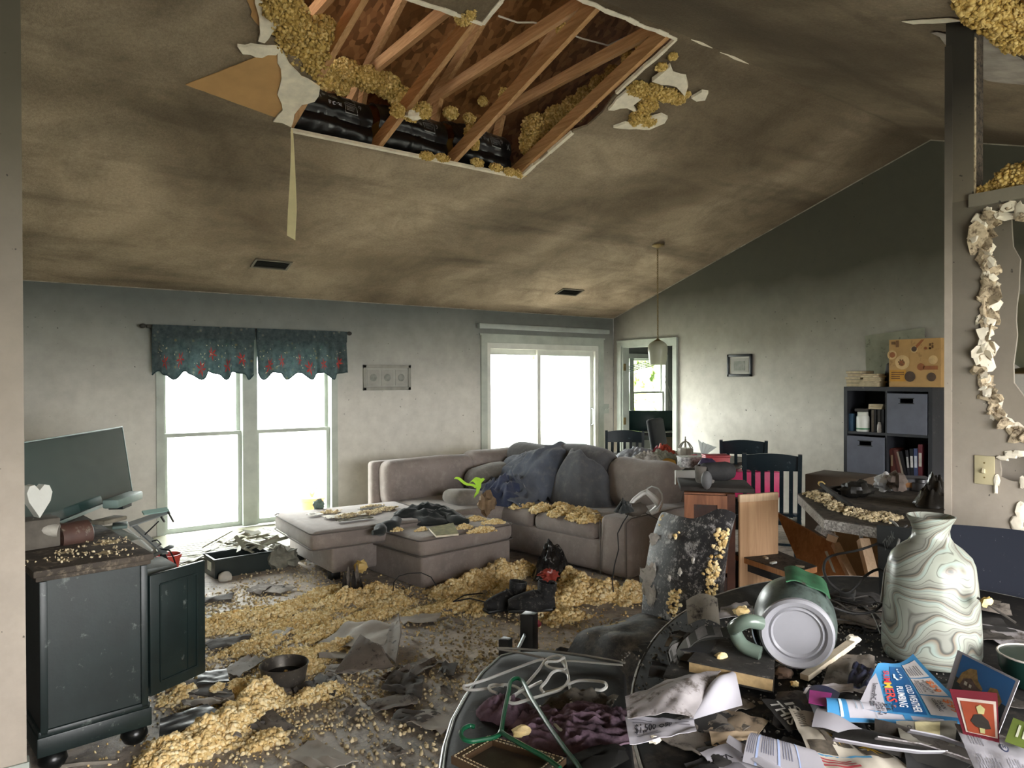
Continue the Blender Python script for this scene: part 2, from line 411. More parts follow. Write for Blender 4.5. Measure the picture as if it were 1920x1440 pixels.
# pale broken gypsum lip round the openings
def lip(ring, closed, w=.018, seed=0, up=.002):
    rnd = random.Random(seed); mb = MB(); P3 = [Vector((x, y, cz(y))) for x, y in ring]; n = len(P3)
    for i in range(n if closed else n-1):
        a, b = P3[i], P3[(i+1) % n]
        if (b-a).length < 1e-4: continue
        mb.bar(a+Vector((0, 0, .004)), b+Vector((0, 0, .004)), w*rnd.uniform(.7, 1.2), .024, (0, SL, 1))
    return mb
trims = tag(link('trim_1', mk('trim_1', lip([(1.76, 4.85), (3.715, 4.85)], False, .03, 1), M_GYP)), kind='structure')
tag(link('trim_2', mk('trim_2', lip(ragged([(3.715, 4.85), (3.74, 4.22)], .004, .08, 2, False), False, .03, 2), M_GYP)), kind='structure')
tag(link('trim_3', mk('trim_3', lip(ragged([(3.745, 3.75), (3.745, 3.2), (2.46, 3.2), (2.46, 3.575), (1.26, 3.575)], .006, .09, 4, False), False, .026, 3), M_GYP)), kind='structure')
tag(link('trim_4', mk('trim_4', lip(hole2, True, .02, 5), M_GYPC)), kind='structure')
# ceiling / wall joints
tag(link('trim_5', mk('trim_5', MB().bar((XW-.004, YW, 2.436), (XW-.004, RIDGE, RZ-.004), .008, .01).bar((XW-.004, RIDGE, RZ-.004), (XW-.004, YF, cz(YF)-.004), .008, .01)
    .bar((0, YW-.004, 2.437), (XW, YW-.004, 2.437), .008, .008), P((.30, .27, .22), .9, .4, 10, .3, 40))), kind='structure')
tag(link('trim_6', mk('trim_6', MB().box((XW-.004, YW-.004, 1.22), (.01, .01, 2.44)), P((.34, .35, .33), .8))), kind='structure')

# ---- torn facing paper on the ceiling
def ceil_patch(name, px, mat, label, cat, f=cp, off=.006, th=.004, seed=0, amp=2.0, wav=.004):
    rnd = random.Random(seed); pts = []
    for i, p in enumerate(px):
        q = px[(i+1) % len(px)]; n = max(1, int(math.hypot(q[0]-p[0], q[1]-p[1])/12))
        for k in range(n):
            t = k/n; j = amp if k else 0
            pts.append(f(p[0]+(q[0]-p[0])*t+rnd.uniform(-j, j), p[1]+(q[1]-p[1])*t+rnd.uniform(-j, j)) - Vector((0, 0, off)))
    return solo(name, MB().prism(pts, (0, 0, -th)), mat, label, cat)
ceil_patch('torn_ceiling_paper', [(348, 156), (420, 128), (498, 96), (525, 82), (530, 110), (532, 150), (538, 190), (530, 222), (440, 190)], M_KRAFT, 'tan triangle of bared facing paper left of the big ceiling hole', 'torn drywall', amp=.6)
ceil_patch('torn_gypsum_edge', [(524, 80), (534, 98), (543, 115), (565, 138), (600, 158), (590, 184), (566, 190), (552, 208), (546, 232), (512, 222), (530, 200), (520, 170), (528, 140), (520, 110)], M_GYP, 'ragged white gypsum beside the tan paper triangle', 'torn drywall', off=.012, th=.012, amp=4, seed=4)
ceil_patch('torn_gypsum_flap', [(445, 75), (470, 74), (500, 78), (526, 82), (518, 92), (480, 96), (455, 90)], M_GYP, 'small white gypsum tongue above the tan paper triangle', 'torn drywall', off=.02, th=.016, amp=3, seed=5)
ceil_patch('torn_gypsum_flap', [(478, -8), (486, 20), (488, 52), (484, 64), (496, 68), (520, 38), (534, 22), (524, -8)], M_GYP, 'white gypsum strip hanging at the top left of the big ceiling hole', 'torn drywall', off=.02, th=.02, amp=3, seed=6)
ceil_patch('torn_ceiling_paper', [(462, -5), (472, 18), (470, 26), (486, 46), (488, 30), (480, -5)], M_KRAFT, 'brown paper shred at the upper left rim of the big ceiling hole', 'torn drywall', amp=1, seed=7)
ceil_patch('torn_ceiling_paper', [(1790, 60), (1745, 58), (1762, 66), (1772, 80), (1792, 92), (1810, 96), (1830, 130), (1850, 148), (1920, 156), (1960, 160), (1960, 130), (1890, 96), (1850, 60)], P((.30, .27, .24), .9, .3, 8, .4), 'grey bared ceiling paper round the top of the post', 'torn drywall', f=cp2, amp=3, seed=8)
ceil_patch('ceiling_tape_strip', [(1690, 37), (1780, 31), (1806, 36), (1760, 40), (1712, 42)], M_GYP, 'white sliver of peeled tape on the ceiling left of the post', 'torn drywall', f=cp2, amp=.5, seed=9)
for k, (a, b, lb) in enumerate([((1296, 72), (1336, 88), 'short white crack in the ridge joint next to the big hole'), ((1350, 96), (1404, 118), 'thin pale crack along the ridge joint further right')]):
    ceil_patch('ridge_crack', [a, ((a[0]+b[0])/2, (a[1]+b[1])/2-3), b, ((a[0]+b[0])/2, (a[1]+b[1])/2+2)], M_GYP, lb, 'ceiling crack', amp=1.5, seed=20+k)

# ---- hanging paper tape
a = cp(546, 243); b = yp(543, 443, a.y)
def tape(u, v):
    z = a.z + (b.z-a.z)*v; w = .012+.020*min(1, v*1.3)
    return (a.x + (b.x-a.x)*v + .035*math.sin(v*2.6)*(1-v) + (u-.5)*2*w*.8, a.y-.01 + .02*math.sin(v*5) + (u-.5)*w*.8*math.cos(v*4), z - (.03*(u) if v > .97 else 0))
solo('hanging_drywall_tape', MB().grid(tape, 3, 30, .002), P('e2d8ac', .9, .1, 6, .1, 60), 'long cream tape strip dangling from the lower left corner of the ceiling hole', 'drywall tape')

# ---- ragged gypsum and foam fringe on the right of the hole
def ragblob(px, f, d, mat, name, label, cat, th=.03, amp=3, seed=0):
    return ceil_patch(name, px, mat, label, cat, f=f, off=d, th=th, amp=amp, seed=seed)
ragblob([(1140, 200), (1166, 172), (1180, 160), (1204, 178), (1186, 192), (1196, 206), (1176, 196)], cp, .008, M_GYP, 'torn_gypsum_flap', 'white gypsum wedge at the right edge of the big hole', 'torn drywall', .02, 2, 31)
ragblob([(1222, 140), (1256, 112), (1262, 128), (1286, 134), (1290, 150), (1284, 168), (1268, 150), (1240, 146)], cp, .02, M_GYP, 'torn_gypsum_flap', 'curled white gypsum piece above the foam right of the hole', 'torn drywall', .03, 2, 32)
ragblob([(1296, 172), (1316, 160), (1328, 162), (1322, 176), (1306, 178)], cp, .03, M_GYP, 'torn_gypsum_flap', 'white paper tuft sticking out right of the foam clump', 'torn drywall', .02, 3, 33)
ragblob([(1150, 230), (1172, 222), (1190, 226), (1240, 206), (1252, 212), (1246, 222), (1218, 234), (1180, 233)], cp, .02, M_GYP, 'torn_gypsum_flap', 'white gypsum sliver under the foam clump right of the hole', 'torn drywall', .02, 2, 34)

# ------------------------------------------------------------ windows and doors
w1 = tag(link('window_1', None), kind='structure')
MX0, MX1 = yp(455, 850, YW).x, yp(482, 850, YW).x
part(w1, 'window_frame', MB().b2(WX0-.02, WX0+.05, YW-.02, YW+.14, WZ0, WZ1).b2(WX1-.05, WX1+.02, YW-.02, YW+.14, WZ0, WZ1).b2(WX0, WX1, YW-.02, YW+.14, WZ1-.05, WZ1+.02), M_TRIM)
part(w1, 'window_sill', MB().b2(WX0-.06, WX1+.06, YW-.07, YW+.14, WZ0-.03, WZ0+.01).b2(WX0-.03, WX1+.03, YW-.03, YW, WZ0-.10, WZ0-.03), M_WHITE)
part(w1, 'mullion', MB().b2(MX0, MX1, YW-.01, YW+.13, WZ0, WZ1), M_TRIM)
ZM = yp(380, 815, YW).z
for (a, b) in ((WX0+.05, MX0), (MX1, WX1-.05)):
    for (lo, hi, dy) in ((WZ0+.012, ZM+.02, .04), (ZM-.02, WZ1-.05, .09)):
        e = .035; sh = MB().b2(a, a+e, YW+dy, YW+dy+.04, lo, hi).b2(b-e, b, YW+dy, YW+dy+.04, lo, hi).b2(a+e, b-e, YW+dy, YW+dy+.04, lo, lo+e+.01).b2(a+e, b-e, YW+dy, YW+dy+.04, hi-e, hi)
        o = part(w1, 'sash', sh, M_TRIM); part(o, 'pane', MB().b2(a+e, b-e, YW+dy+.016, YW+dy+.022, lo+e, hi-e), M_GLASS)
dr = tag(link('door_1', None), kind='structure')
part(dr, 'door_frame', MB().b2(SX0, SX0+.06, YW-.01, YW+.16, 0, 2.04).b2(SX1-.06, SX1, YW-.01, YW+.16, 0, 2.04).b2(SX0, SX1, YW-.01, YW+.16, 1.97, 2.04).b2(SX0, SX1, YW, YW+.16, 0, .04), M_WHITE)
part(dr, 'casing', MB().b2(SX0-.09, SX0, YW-.025, YW, 0, 2.13).b2(SX1, SX1+.09, YW-.025, YW, 0, 2.13).b2(SX0-.09, SX1+.09, YW-.025, YW, 2.04, 2.13).b2(SX0-.11, SX1+.11, YW-.03, YW, 2.13, 2.15), M_TRIM)
part(dr, 'blind_headrail', MB().cbox(((SX0+SX1)/2, YW-.05, 2.24), (SX1-SX0+.3, .07, .06), .01), P('9aa29e', .6, .15, 5, .1))
SM = yp(1016, 800, YW).x
for (a, b, dy) in ((SX0+.06, SM+.04, .09), (SM-.04, SX1-.06, .04)):
    e = .055; o = part(dr, 'door_panel', MB().b2(a, a+e, YW+dy, YW+dy+.04, .05, 1.97).b2(b-e, b, YW+dy, YW+dy+.04, .05, 1.97).b2(a+e, b-e, YW+dy, YW+dy+.04, .05, .15).b2(a+e, b-e, YW+dy, YW+dy+.04, 1.9, 1.97), M_WHITE)
    part(o, 'pane', MB().b2(a+e, b-e, YW+dy+.016, YW+dy+.022, .15, 1.9), M_GLASS)
    if dy < .05: part(o, 'handle', MB().tube([(b-.03, YW+dy, .95), (b-.03, YW+dy-.04, .97), (b-.03, YW+dy-.04, 1.17), (b-.03, YW+dy, 1.19)], .009), M_METAL)
d2 = tag(link('door_2', None), kind='structure')
part(d2, 'casing', MB().b2(XW-.025, XW, DY0-.075, DY0, 0, 2.12).b2(XW-.025, XW, DY1, DY1+.075, 0, 2.12).b2(XW-.025, XW, DY0-.075, DY1+.075, 2.04, 2.12)
     .b2(XW-.035, XW, DY0-.075, DY0-.055, 0, 2.12).b2(XW-.035, XW, DY0-.075, DY1+.075, 2.1, 2.12), M_TRIM)
part(d2, 'door_frame', MB().b2(XW, XW+.12, DY0, DY0+.02, 0, 2.04).b2(XW, XW+.12, DY1-.02, DY1, 0, 2.04).b2(XW, XW+.12, DY0, DY1, 2.02, 2.04), M_TRIM)
part(d2, 'hinge', MB().box((XW+.03, DY1-.025, 1.0), (.04, .012, .1)), M_BRASS); part(d2, 'hinge', MB().box((XW+.03, DY1-.025, 1.75), (.04, .012, .1)), M_BRASS)
w2 = tag(link('window_2', None), kind='structure')
part(w2, 'window_frame', MB().b2(8.53, 8.6, 8.86, 9.03, .68, 2.02).b2(10.07, 10.14, 8.86, 9.03, .68, 2.02).b2(8.53, 10.14, 8.86, 9.03, 1.94, 2.02).b2(8.53, 10.14, 8.84, 9.03, .66, .72), M_WHITE)
part(w2, 'mullion', MB().b2(9.17, 9.27, 8.87, 9.02, .7, 2.0), M_TRIM)
for (a, b) in ((8.6, 9.17), (9.27, 10.07)):
    for (lo, hi, dy) in ((.72, 1.36, .0), (1.33, 1.94, .05)):
        o = part(w2, 'sash', MB().b2(a, a+.04, 8.9+dy, 8.93+dy, lo, hi).b2(b-.04, b, 8.9+dy, 8.93+dy, lo, hi).b2(a, b, 8.9+dy, 8.93+dy, lo, lo+.035).b2(a, b, 8.9+dy, 8.93+dy, hi-.035, hi), M_WHITE)
        part(o, 'pane', MB().b2(a+.04, b-.04, 8.912+dy, 8.916+dy, lo+.03, hi-.03), M_GLASS)
for k, (a, b) in enumerate(((.2, 2.9), (4.6, 6.0))):
    w3 = tag(link('window_%d' % (3+k), None), kind='structure')
    part(w3, 'window_frame', MB().b2(a, a+.05, YF-.13, YF, .25, 2.12).b2(b-.05, b, YF-.13, YF, .25, 2.12).b2(a, b, YF-.13, YF, 2.07, 2.12).b2(a, b, YF-.13, YF+.03, .25, .29).b2((a+b)/2-.04, (a+b)/2+.04, YF-.12, YF-.02, .25, 2.12), M_WHITE)

# ------------------------------------------------------------ stub wall on the right with the post and the torn opening
SXP = 3.81
PY0, PY1 = xp(1826, 300, SXP).y, xp(1773, 500, SXP).y
def s3(x, y): p = xp(x, y, SXP); return (SXP, p.y, p.z)
hl = [(1833, 405), (1836, 423), (1829, 458), (1847, 481), (1850, 535), (1843, 574), (1844, 629), (1837, 683), (1838, 718), (1858, 746), (1854, 769), (1880, 792), (1896, 812), (1925, 824), (2010, 850), (2040, 700), (2040, 480), (1990, 390), (1920, 399), (1880, 396), (1862, 408)]
hb = [(1874, 858), (1900, 850), (1925, 846), (1980, 850), (1985, 905), (1925, 903), (1890, 900), (1876, 893)]
def rag3(px, amp, seed):
    rnd = random.Random(seed); out = []
    for i, p in enumerate(px):
        q = px[(i+1) % len(px)]; n = max(1, int(math.hypot(q[0]-p[0], q[1]-p[1])/9))
        for k in range(n):
            t = k/n; j = amp if k else 0; out.append(s3(p[0]+(q[0]-p[0])*t+rnd.uniform(-j, j), p[1]+(q[1]-p[1])*t+rnd.uniform(-j, j)))
    return out
h_top, h_bot = rag3(hl, 2.5, 1), rag3(hb, 2, 2)
YS = .15
face = MB().holed([(SXP, YS, 0), (SXP, PY1, 0), (SXP, PY1, 2.44), (SXP, YS, 2.44)], [h_top, h_bot], (.014, 0, 0))
struct('wall_kitchen', face, M_STUB, .4)
# studs and far face leave the opening through
struct('wall_kitchen_back', MB().holed([(SXP+.11, YS, 0), (SXP+.11, PY1, 0), (SXP+.11, PY1, 2.44), (SXP+.11, YS, 2.44)],
       [[(SXP+.11, h[1]-.10, h[2]) for h in h_top[::3]]], (.014, 0, 0)), M_STUB, .4)
tag(link('trim_7', mk('trim_7', MB().b2(SXP, SXP+.124, PY1-.012, PY1+.004, 0, 2.44).b2(SXP-.004, SXP, PY1-.03, PY1+.004, 0, 3.2), soot_wall('corner_bead_paint', (.46, .405, .34), (.045, .04, .035), 1.9, 2.9, .2))), kind='structure')
pt = tag(link('wall_post', None), kind='structure')
part(pt, 'post_face', MB().b2(SXP, SXP+.014, PY0, PY1, 2.4, cz(PY1)-.005), soot_wall('post_paint', (.30, .26, .2), (.035, .032, .028), 2.1, 3.0, .2))
part(pt, 'charred_stud', MB().b2(SXP+.014, SXP+.11, PY0+.002, PY1-.012, 2.4, cz(PY1)-.01), P('4b423a', .9, .5, 16, .9, 30, dirt=.5, dcol='141210'))
part(pt, 'torn_drywall_edge', MB().b2(SXP, SXP+.016, PY0-.004, PY0+.004, 2.45, 3.2), M_GYPC)
tag(link('trim_8', mk('trim_8', MB().b2(SXP-.02, SXP+.14, YS, PY0+.015, 2.40, 2.46), soot_wall('ledge_paint', (.30, .27, .22), (.22, .2, .16), 2.2, 2.5, .1))), kind='structure')
# torn drywall flaps round the opening in the stub wall
rnd = random.Random(5)
fl = thing('torn_wall_edge', 'crumbling white and grey drywall rim of the hole in the right wall', 'torn drywall', (SXP, h_top[0][1], 1.6))
_rim = [Vector(p)+Vector((0, rnd.uniform(-.008, .004), rnd.uniform(-.008, .008))) for p in h_top[:sum(1 for p in h_top[:60] if p[1] > 1.15)] if p[1] > 1.15]
part(fl, 'gypsum_core', MB().tube(_rim, [rnd.uniform(.008, .02) for _ in _rim], 6), M_GYPC, angle=.3)
for i, p in enumerate(h_top):
    if p[1] < 1.15: continue
    for r in range(3):
        q = MB(); d = rnd.uniform(.010, .036)*(1.5 if r == 0 and i % 5 == 0 else 1); c = Vector(p)+Vector((rnd.uniform(-.02, .03), rnd.uniform(-.035, .01), rnd.uniform(-.03, .03)))
        q.blob(c, (rnd.uniform(.004, .012), d, d*rnd.uniform(.5, 1.6)), .9, 3.0, rnd.random()*40, 8, (rnd.uniform(-1, 1), rnd.uniform(-.6, .6), rnd.uniform(-.7, .7)))
        part(fl, 'gypsum_flake', q, M_GYP if rnd.random() < .4 else M_GYPC, angle=.3)
fl2 = thing('torn_wall_edge', 'white torn gypsum strip beside the light switch', 'torn drywall', (SXP, 1.33, 1.1))
for (x, y, w, h) in ((1880, 858, .03, .014), (1896, 853, .03, .018), (1912, 850, .03, .016), (1870, 900, .012, .03), (1868, 915, .01, .03), (1918, 905, .014, .03), (1914, 960, .02, .05), (1908, 980, .03, .04), (1918, 1000, .03, .03)):
    part(fl2, 'gypsum_flake', MB().blob(Vector(s3(x, y))+Vector((-.006, 0, 0)), (.01, w, h), .6, 2.5, x, 8), M_GYP, angle=.3)
t = thing('light_switch', 'cream single light switch plate on the right stub wall', 'light switch', s3(1847, 880))
a, b = s3(1828, 853), s3(1866, 910)
part(t, 'cover_plate', MB().cbox((SXP-.004, (a[1]+b[1])/2, (a[2]+b[2])/2), (.008, abs(a[1]-b[1]), abs(a[2]-b[2])), .003), P('b5ab8a', .5, .1, 6, .02))
part(t, 'toggle', MB().box((SXP-.014, (a[1]+b[1])/2, (a[2]+b[2])/2-.004), (.018, .009, .02), (0, .4, 0)), P('cfc6a8', .5, .1, 6, 0))
for dz in (-.034, .034): part(t, 'screw', MB().lathe([(.004, 0), (.003, .002)], 10, (SXP-.008, (a[1]+b[1])/2, (a[2]+b[2])/2+dz), frame((-1, 0, 0))), M_BRASS)
t = thing('light_switch', 'pale double switch plate between slider and corner', 'light switch', (7.13, YW, 1.15))
part(t, 'cover_plate', MB().cbox((7.15, YW-.005, 1.17), (.11, .01, .13), .003), M_TRIM)
for dx in (-.023, .023): part(t, 'toggle', MB().box((7.15+dx, YW-.014, 1.17), (.01, .014, .022), (.4, 0, 0)), M_WHITE)
# ------------------------------------------------------------ loose yellow insulation
_t = (1+5**.5)/2
ICO_V = np.array([(-1, _t, 0), (1, _t, 0), (-1, -_t, 0), (1, -_t, 0), (0, -1, _t), (0, 1, _t), (0, -1, -_t), (0, 1, -_t), (_t, 0, -1), (_t, 0, 1), (-_t, 0, -1), (-_t, 0, 1)], float)/math.sqrt(1+_t*_t)
ICO_F = np.array([(0, 11, 5), (0, 5, 1), (0, 1, 7), (0, 7, 10), (0, 10, 11), (1, 5, 9), (5, 11, 4), (11, 10, 2), (10, 7, 6), (7, 1, 8), (3, 9, 4), (3, 4, 2), (3, 2, 6), (3, 6, 8), (3, 8, 9), (4, 9, 5), (2, 4, 11), (6, 2, 10), (8, 6, 7), (9, 8, 1)])
def _sub(V, Fc):
    V = [tuple(v) for v in V]; mid = {}; out = []
    def m(a, b):
        k = (min(a, b), max(a, b))
        if k not in mid:
            p = (np.array(V[a])+np.array(V[b])); p /= np.linalg.norm(p); V.append(tuple(p)); mid[k] = len(V)-1
        return mid[k]
    for a, b, c in Fc:
        d, e, f = m(a, b), m(b, c), m(c, a); out += [(a, d, f), (b, e, d), (c, f, e), (d, e, f)]
    return np.array(V), np.array(out)
ICO2 = _sub(ICO_V, ICO_F)
def nug_arrays(pts, rad, seed, fine=False, jit=.42, squash=.65):
    """irregular crumbs: one icosphere per point, each vertex pushed in or out"""
    rs = np.random.RandomState(seed); V, Fc = ICO2 if fine else (ICO_V, ICO_F); n = len(pts)
    k = V[None] * (1+rs.uniform(-jit, jit, (n, len(V), 1))) * rs.uniform(squash, 1.2, (n, 1, 3))
    q = rs.normal(size=(n, 4)); q /= np.linalg.norm(q, axis=1, keepdims=True); w, x, y, z = q.T
    Rm = np.stack([1-2*(y*y+z*z), 2*(x*y-z*w), 2*(x*z+y*w), 2*(x*y+z*w), 1-2*(x*x+z*z), 2*(y*z-x*w), 2*(x*z-y*w), 2*(y*z+x*w), 1-2*(x*x+y*y)], 1).reshape(n, 3, 3)
    k = np.einsum('nij,nvj->nvi', Rm, k) * np.asarray(rad)[:, None, None] + np.asarray(pts)[:, None, :]
    f = Fc[None] + (np.arange(n)*len(V))[:, None, None]
    return k.reshape(-1, 3), f.reshape(-1, 3)
def arr_mesh(name, parts, mat):
    vs = []; fs = []; o = 0
    for v, f in parts: vs.append(v); fs.append(f+o); o += len(v)
    v = np.concatenate(vs); f = np.concatenate(fs); me = bpy.data.meshes.new(name)
    me.vertices.add(len(v)); me.vertices.foreach_set('co', v.astype(np.float32).ravel())
    me.loops.add(f.size); me.loops.foreach_set('vertex_index', f.astype(np.int32).ravel())
    me.polygons.add(len(f)); me.polygons.foreach_set('loop_start', np.arange(0, f.size, 3, dtype=np.int32)); me.polygons.foreach_set('loop_total', np.full(len(f), 3, np.int32))
    me.polygons.foreach_set('use_smooth', np.ones(len(f), bool)); me.update(calc_edges=True); me.validate()
    me.materials.append(mat); return me
def insul_mat(name, lo, mid, hi):
    q = NT(name); g = q.n('NewGeometry'); n = q.noise(3.5, 4, .6)
    f = q.math('ADD', q.math('MULTIPLY', g.outputs['Random Per Island'], .6), q.math('MULTIPLY', n, .45))
    q.bump(q.noise(240, 3, .7), .6, .003)
    m = q.out(q.ramp(f, [(.15, lo), (.5, mid), (.85, hi)]), .95, 0, .1)
    q.b.inputs['Subsurface Weight'].default_value = 0
    return m
M_INS = insul_mat('yellow_loose_fill', (.58, .39, .15), (.82, .63, .31), (.95, .84, .56))
M_INSA = insul_mat('attic_loose_fill', (.38, .25, .07), (.60, .42, .14), (.76, .58, .26))
M_CRUMB = insul_mat('dusty_crumbs', (.28, .235, .165), (.60, .49, .30), (.84, .72, .48))
def stuff(name, me, label, cat, loc=(0, 0, 0)):
    o = link(name, me); c = Vector(loc); me.transform(Matrix.Translation(-c)); o.location = c
    return tag(o, label, cat, None, 'stuff')
def fluff(name, label, blobs, mat=None, size=.016, seed=0, fine=False, cat='insulation'):
    """clumps of crumbs: blobs = (centre, (rx, ry, rz), count)"""
    rs = np.random.RandomState(seed); parts = []; mat = mat or M_INSA; size *= .72
    gr = 1.22 if name == 'attic_insulation' else 1
    blobs = [(c, tuple(q*gr for q in r), int(n*1.9*gr*gr)) for c, r, n in blobs]
    for c, r, n in blobs:
        d = rs.normal(size=(n, 3)); d /= np.linalg.norm(d, axis=1, keepdims=True)
        p = np.array(c) + d*np.array(r)*rs.uniform(.72, 1.08, (n, 1))
        parts.append(nug_arrays(p, size*rs.uniform(.55, 1.5, n), rs.randint(1e6), fine))
        v, f = ICO2; core = v*np.array(r)*.86*(1+rs.uniform(-.12, .12, (len(v), 1)))+np.array(c); parts.append((core, f))
    cs = np.array([b[0] for b in blobs]); c = cs.mean(0); c[2] = min(b[0][2]-b[1][2] for b in blobs)
    return stuff(name, arr_mesh(name, parts, mat), label, cat, c)
def mound(name, label, mounds, base=0.0, size=.013, seed=0, mat=None, fine=False, cat='insulation', scat=None):
    """heaps on a surface: mounds = (x, y, rx, ry, rot, height, count); scat = (count, spread) loose crumbs round them"""
    rs = np.random.RandomState(seed); parts = []; mat = mat or M_INS; size *= .74
    mounds = [(*m[:6], int(m[6]*2.0)) for m in mounds]
    def H(x, y):
        h = np.zeros_like(x)
        for (mx, my, rx, ry, a, hh, n) in mounds:
            ca, sa = math.cos(a), math.sin(a); u = ((x-mx)*ca+(y-my)*sa)/rx; v = (-(x-mx)*sa+(y-my)*ca)/ry
            h = np.maximum(h, hh*np.clip(1-(u*u+v*v)**.8, 0, 1))
        return h
    lump = lambda x, y: np.array([.75+.6*noise.noise(Vector((a*9, b*9, seed))) + .3*noise.noise(Vector((a*24, b*24, seed+3))) for a, b in zip(x, y)])
    clod = lambda x, y: np.array([.024*max(-.3, noise.noise(Vector((a*26, b*26, seed+7)))+.5*noise.noise(Vector((a*55, b*55, seed)))) for a, b in zip(x, y)])
    for (mx, my, rx, ry, a, hh, n) in mounds:
        r = np.sqrt(rs.uniform(0, 1.1, n)); th = rs.uniform(0, 6.283, n); wob = 1+.22*np.sin(th*3+seed)+.14*np.sin(th*7+seed*2)
        u = r*np.cos(th)*rx*wob; v = r*np.sin(th)*ry*wob; ca, sa = math.cos(a), math.sin(a)
        x = mx+u*ca-v*sa; y = my+u*sa+v*ca; h = H(x, y)
        z = base + h*lump(x, y)*rs.uniform(.9, 1.1, n) + size*.35 + np.minimum(1, h/.03)*clod(x, y)
        parts.append(nug_arrays(np.stack([x, y, z], 1), size*rs.uniform(.5, 1.6, n), rs.randint(1e6), fine))
        k = 26; g = np.linspace(-1, 1, k); U, Vv = np.meshgrid(g, g); m = (U*U+Vv*Vv) < 1.0
        X = mx+U*rx*ca-Vv*ry*sa; Y = my+U*rx*sa+Vv*ry*ca
        Z = base + (H(X.ravel(), Y.ravel())*lump(X.ravel(), Y.ravel())*.92 + np.minimum(1, H(X.ravel(), Y.ravel())/.03)*clod(X.ravel(), Y.ravel())).reshape(k, k) - .004
        vv = np.stack([X, Y, Z], 2).reshape(-1, 3); ff = []
        for i in range(k-1):
            for j in range(k-1):
                if m[i, j] and m[i+1, j] and m[i, j+1] and m[i+1, j+1]:
                    q = i*k+j; ff += [(q, q+1, q+k+1), (q, q+k+1, q+k)]
        parts.append((vv, np.array(ff)))
    if scat:
        n, sp = scat; i = rs.randint(0, len(mounds), n); mm = np.array([(m[0], m[1], m[2], m[3]) for m in mounds])[i]
        x = mm[:, 0]+rs.normal(0, 1, n)*mm[:, 2]*sp; y = mm[:, 1]+rs.normal(0, 1, n)*mm[:, 3]*sp
        rr = size*rs.uniform(.25, .95, n); parts.append(nug_arrays(np.stack([x, y, base+H(x, y)*.8+rr*.5], 1), rr, rs.randint(1e6)))
    c = np.mean([(m[0], m[1]) for m in mounds], 0)
    return stuff(name, arr_mesh(name, parts, mat), label, cat, (c[0], c[1], base))

# ------------------------------------------------------------ lettering and print on any sheet fn(u, v)
def text_tris(s):
    cu = bpy.data.curves.new('t', 'FONT'); cu.body = s; cu.resolution_u = 2; cu.offset = .018; o = bpy.data.objects.new('t', cu)
    me = bpy.data.meshes.new_from_object(o); vs = [v.co.copy() for v in me.vertices]; fs = [list(p.vertices) for p in me.polygons]
    bpy.data.objects.remove(o); bpy.data.curves.remove(cu); bpy.data.meshes.remove(me)
    x0 = min(v.x for v in vs); x1 = max(v.x for v in vs); y0 = min(v.y for v in vs); y1 = max(v.y for v in vs)
    return [((v.x-x0)/(x1-x0), (v.y-y0)/(y1-y0)) for v in vs], fs
def sheet_pt(fn, u, v, off):
    e = .004; p = Vector(fn(u, v)); a = Vector(fn(min(1, u+e), v))-Vector(fn(max(0, u-e), v)); b = Vector(fn(u, min(1, v+e)))-Vector(fn(u, max(0, v-e)))
    n = a.cross(b); n = n.normalized() if n.length > 1e-12 else Vector((0, 0, 1))
    return p + n*off
def emb(t, name, fn, shapes, mat, off=.0016, sub=1):
    """print lying on the sheet: shapes = ('r', u0, v0, u1, v1) | ('t', text, (u, v) origin, (du, dv) along, (eu, ev) up) | ('p', [(u, v), ...])"""
    mb = MB()
    for s in shapes:
        if s[0] == 'r':
            _, u0, v0, u1, v1 = s; nu = max(1, int(abs(u1-u0)*18)); nv = max(1, int(abs(v1-v0)*18))
            vs = [sheet_pt(fn, u0+(u1-u0)*i/nu, v0+(v1-v0)*j/nv, off) for i in range(nu+1) for j in range(nv+1)]
            mb.add(vs, [[i*(nv+1)+j, (i+1)*(nv+1)+j, (i+1)*(nv+1)+j+1, i*(nv+1)+j+1] for i in range(nu) for j in range(nv)])
        elif s[0] == 't':
            _, tx, o, d, e = s; vs, fs = text_tris(tx)
            mb.add([sheet_pt(fn, o[0]+x*d[0]+y*e[0], o[1]+x*d[1]+y*e[1], off+.0004) for x, y in vs], fs)
        else:
            pts = s[1]; tri = tessellate_polygon([[Vector((u, v, 0)) for u, v in pts]])
            mb.add([sheet_pt(fn, u, v, off) for u, v in pts], [list(q) for q in tri])
    return part(t, name, mb, mat, angle=.5)
def emb_each(t, name, fn, groups, mat, off=.0016):
    for g in groups: emb(t, name, fn, g, mat, off)
def lines(u0, v0, u1, v1, n, h=.4, seed=0, vert=False):
    """rows of fine print as thin bars"""
    rnd = random.Random(seed); out = []
    for i in range(n):
        if not vert:
            y = v1-(v1-v0)*(i+.5)/n; d = (v1-v0)/n*h/2; out.append(('r', u0, y-d, u0+(u1-u0)*rnd.uniform(.65, 1), y+d))
        else:
            x = u0+(u1-u0)*(i+.5)/n; d = (u1-u0)/n*h/2; out.append(('r', x-d, v0, x+d, v0+(v1-v0)*rnd.uniform(.65, 1)))
    return out
def quad_fn(p00, p10, p11, p01, dz=None):
    A, B, Cc, D = [Vector(p) for p in (p00, p10, p11, p01)]
    def f(u, v):
        p = A*(1-u)*(1-v)+B*u*(1-v)+Cc*u*v+D*(1-u)*v
        if dz: p = p+Vector((0, 0, dz(u, v)))
        return p
    return f

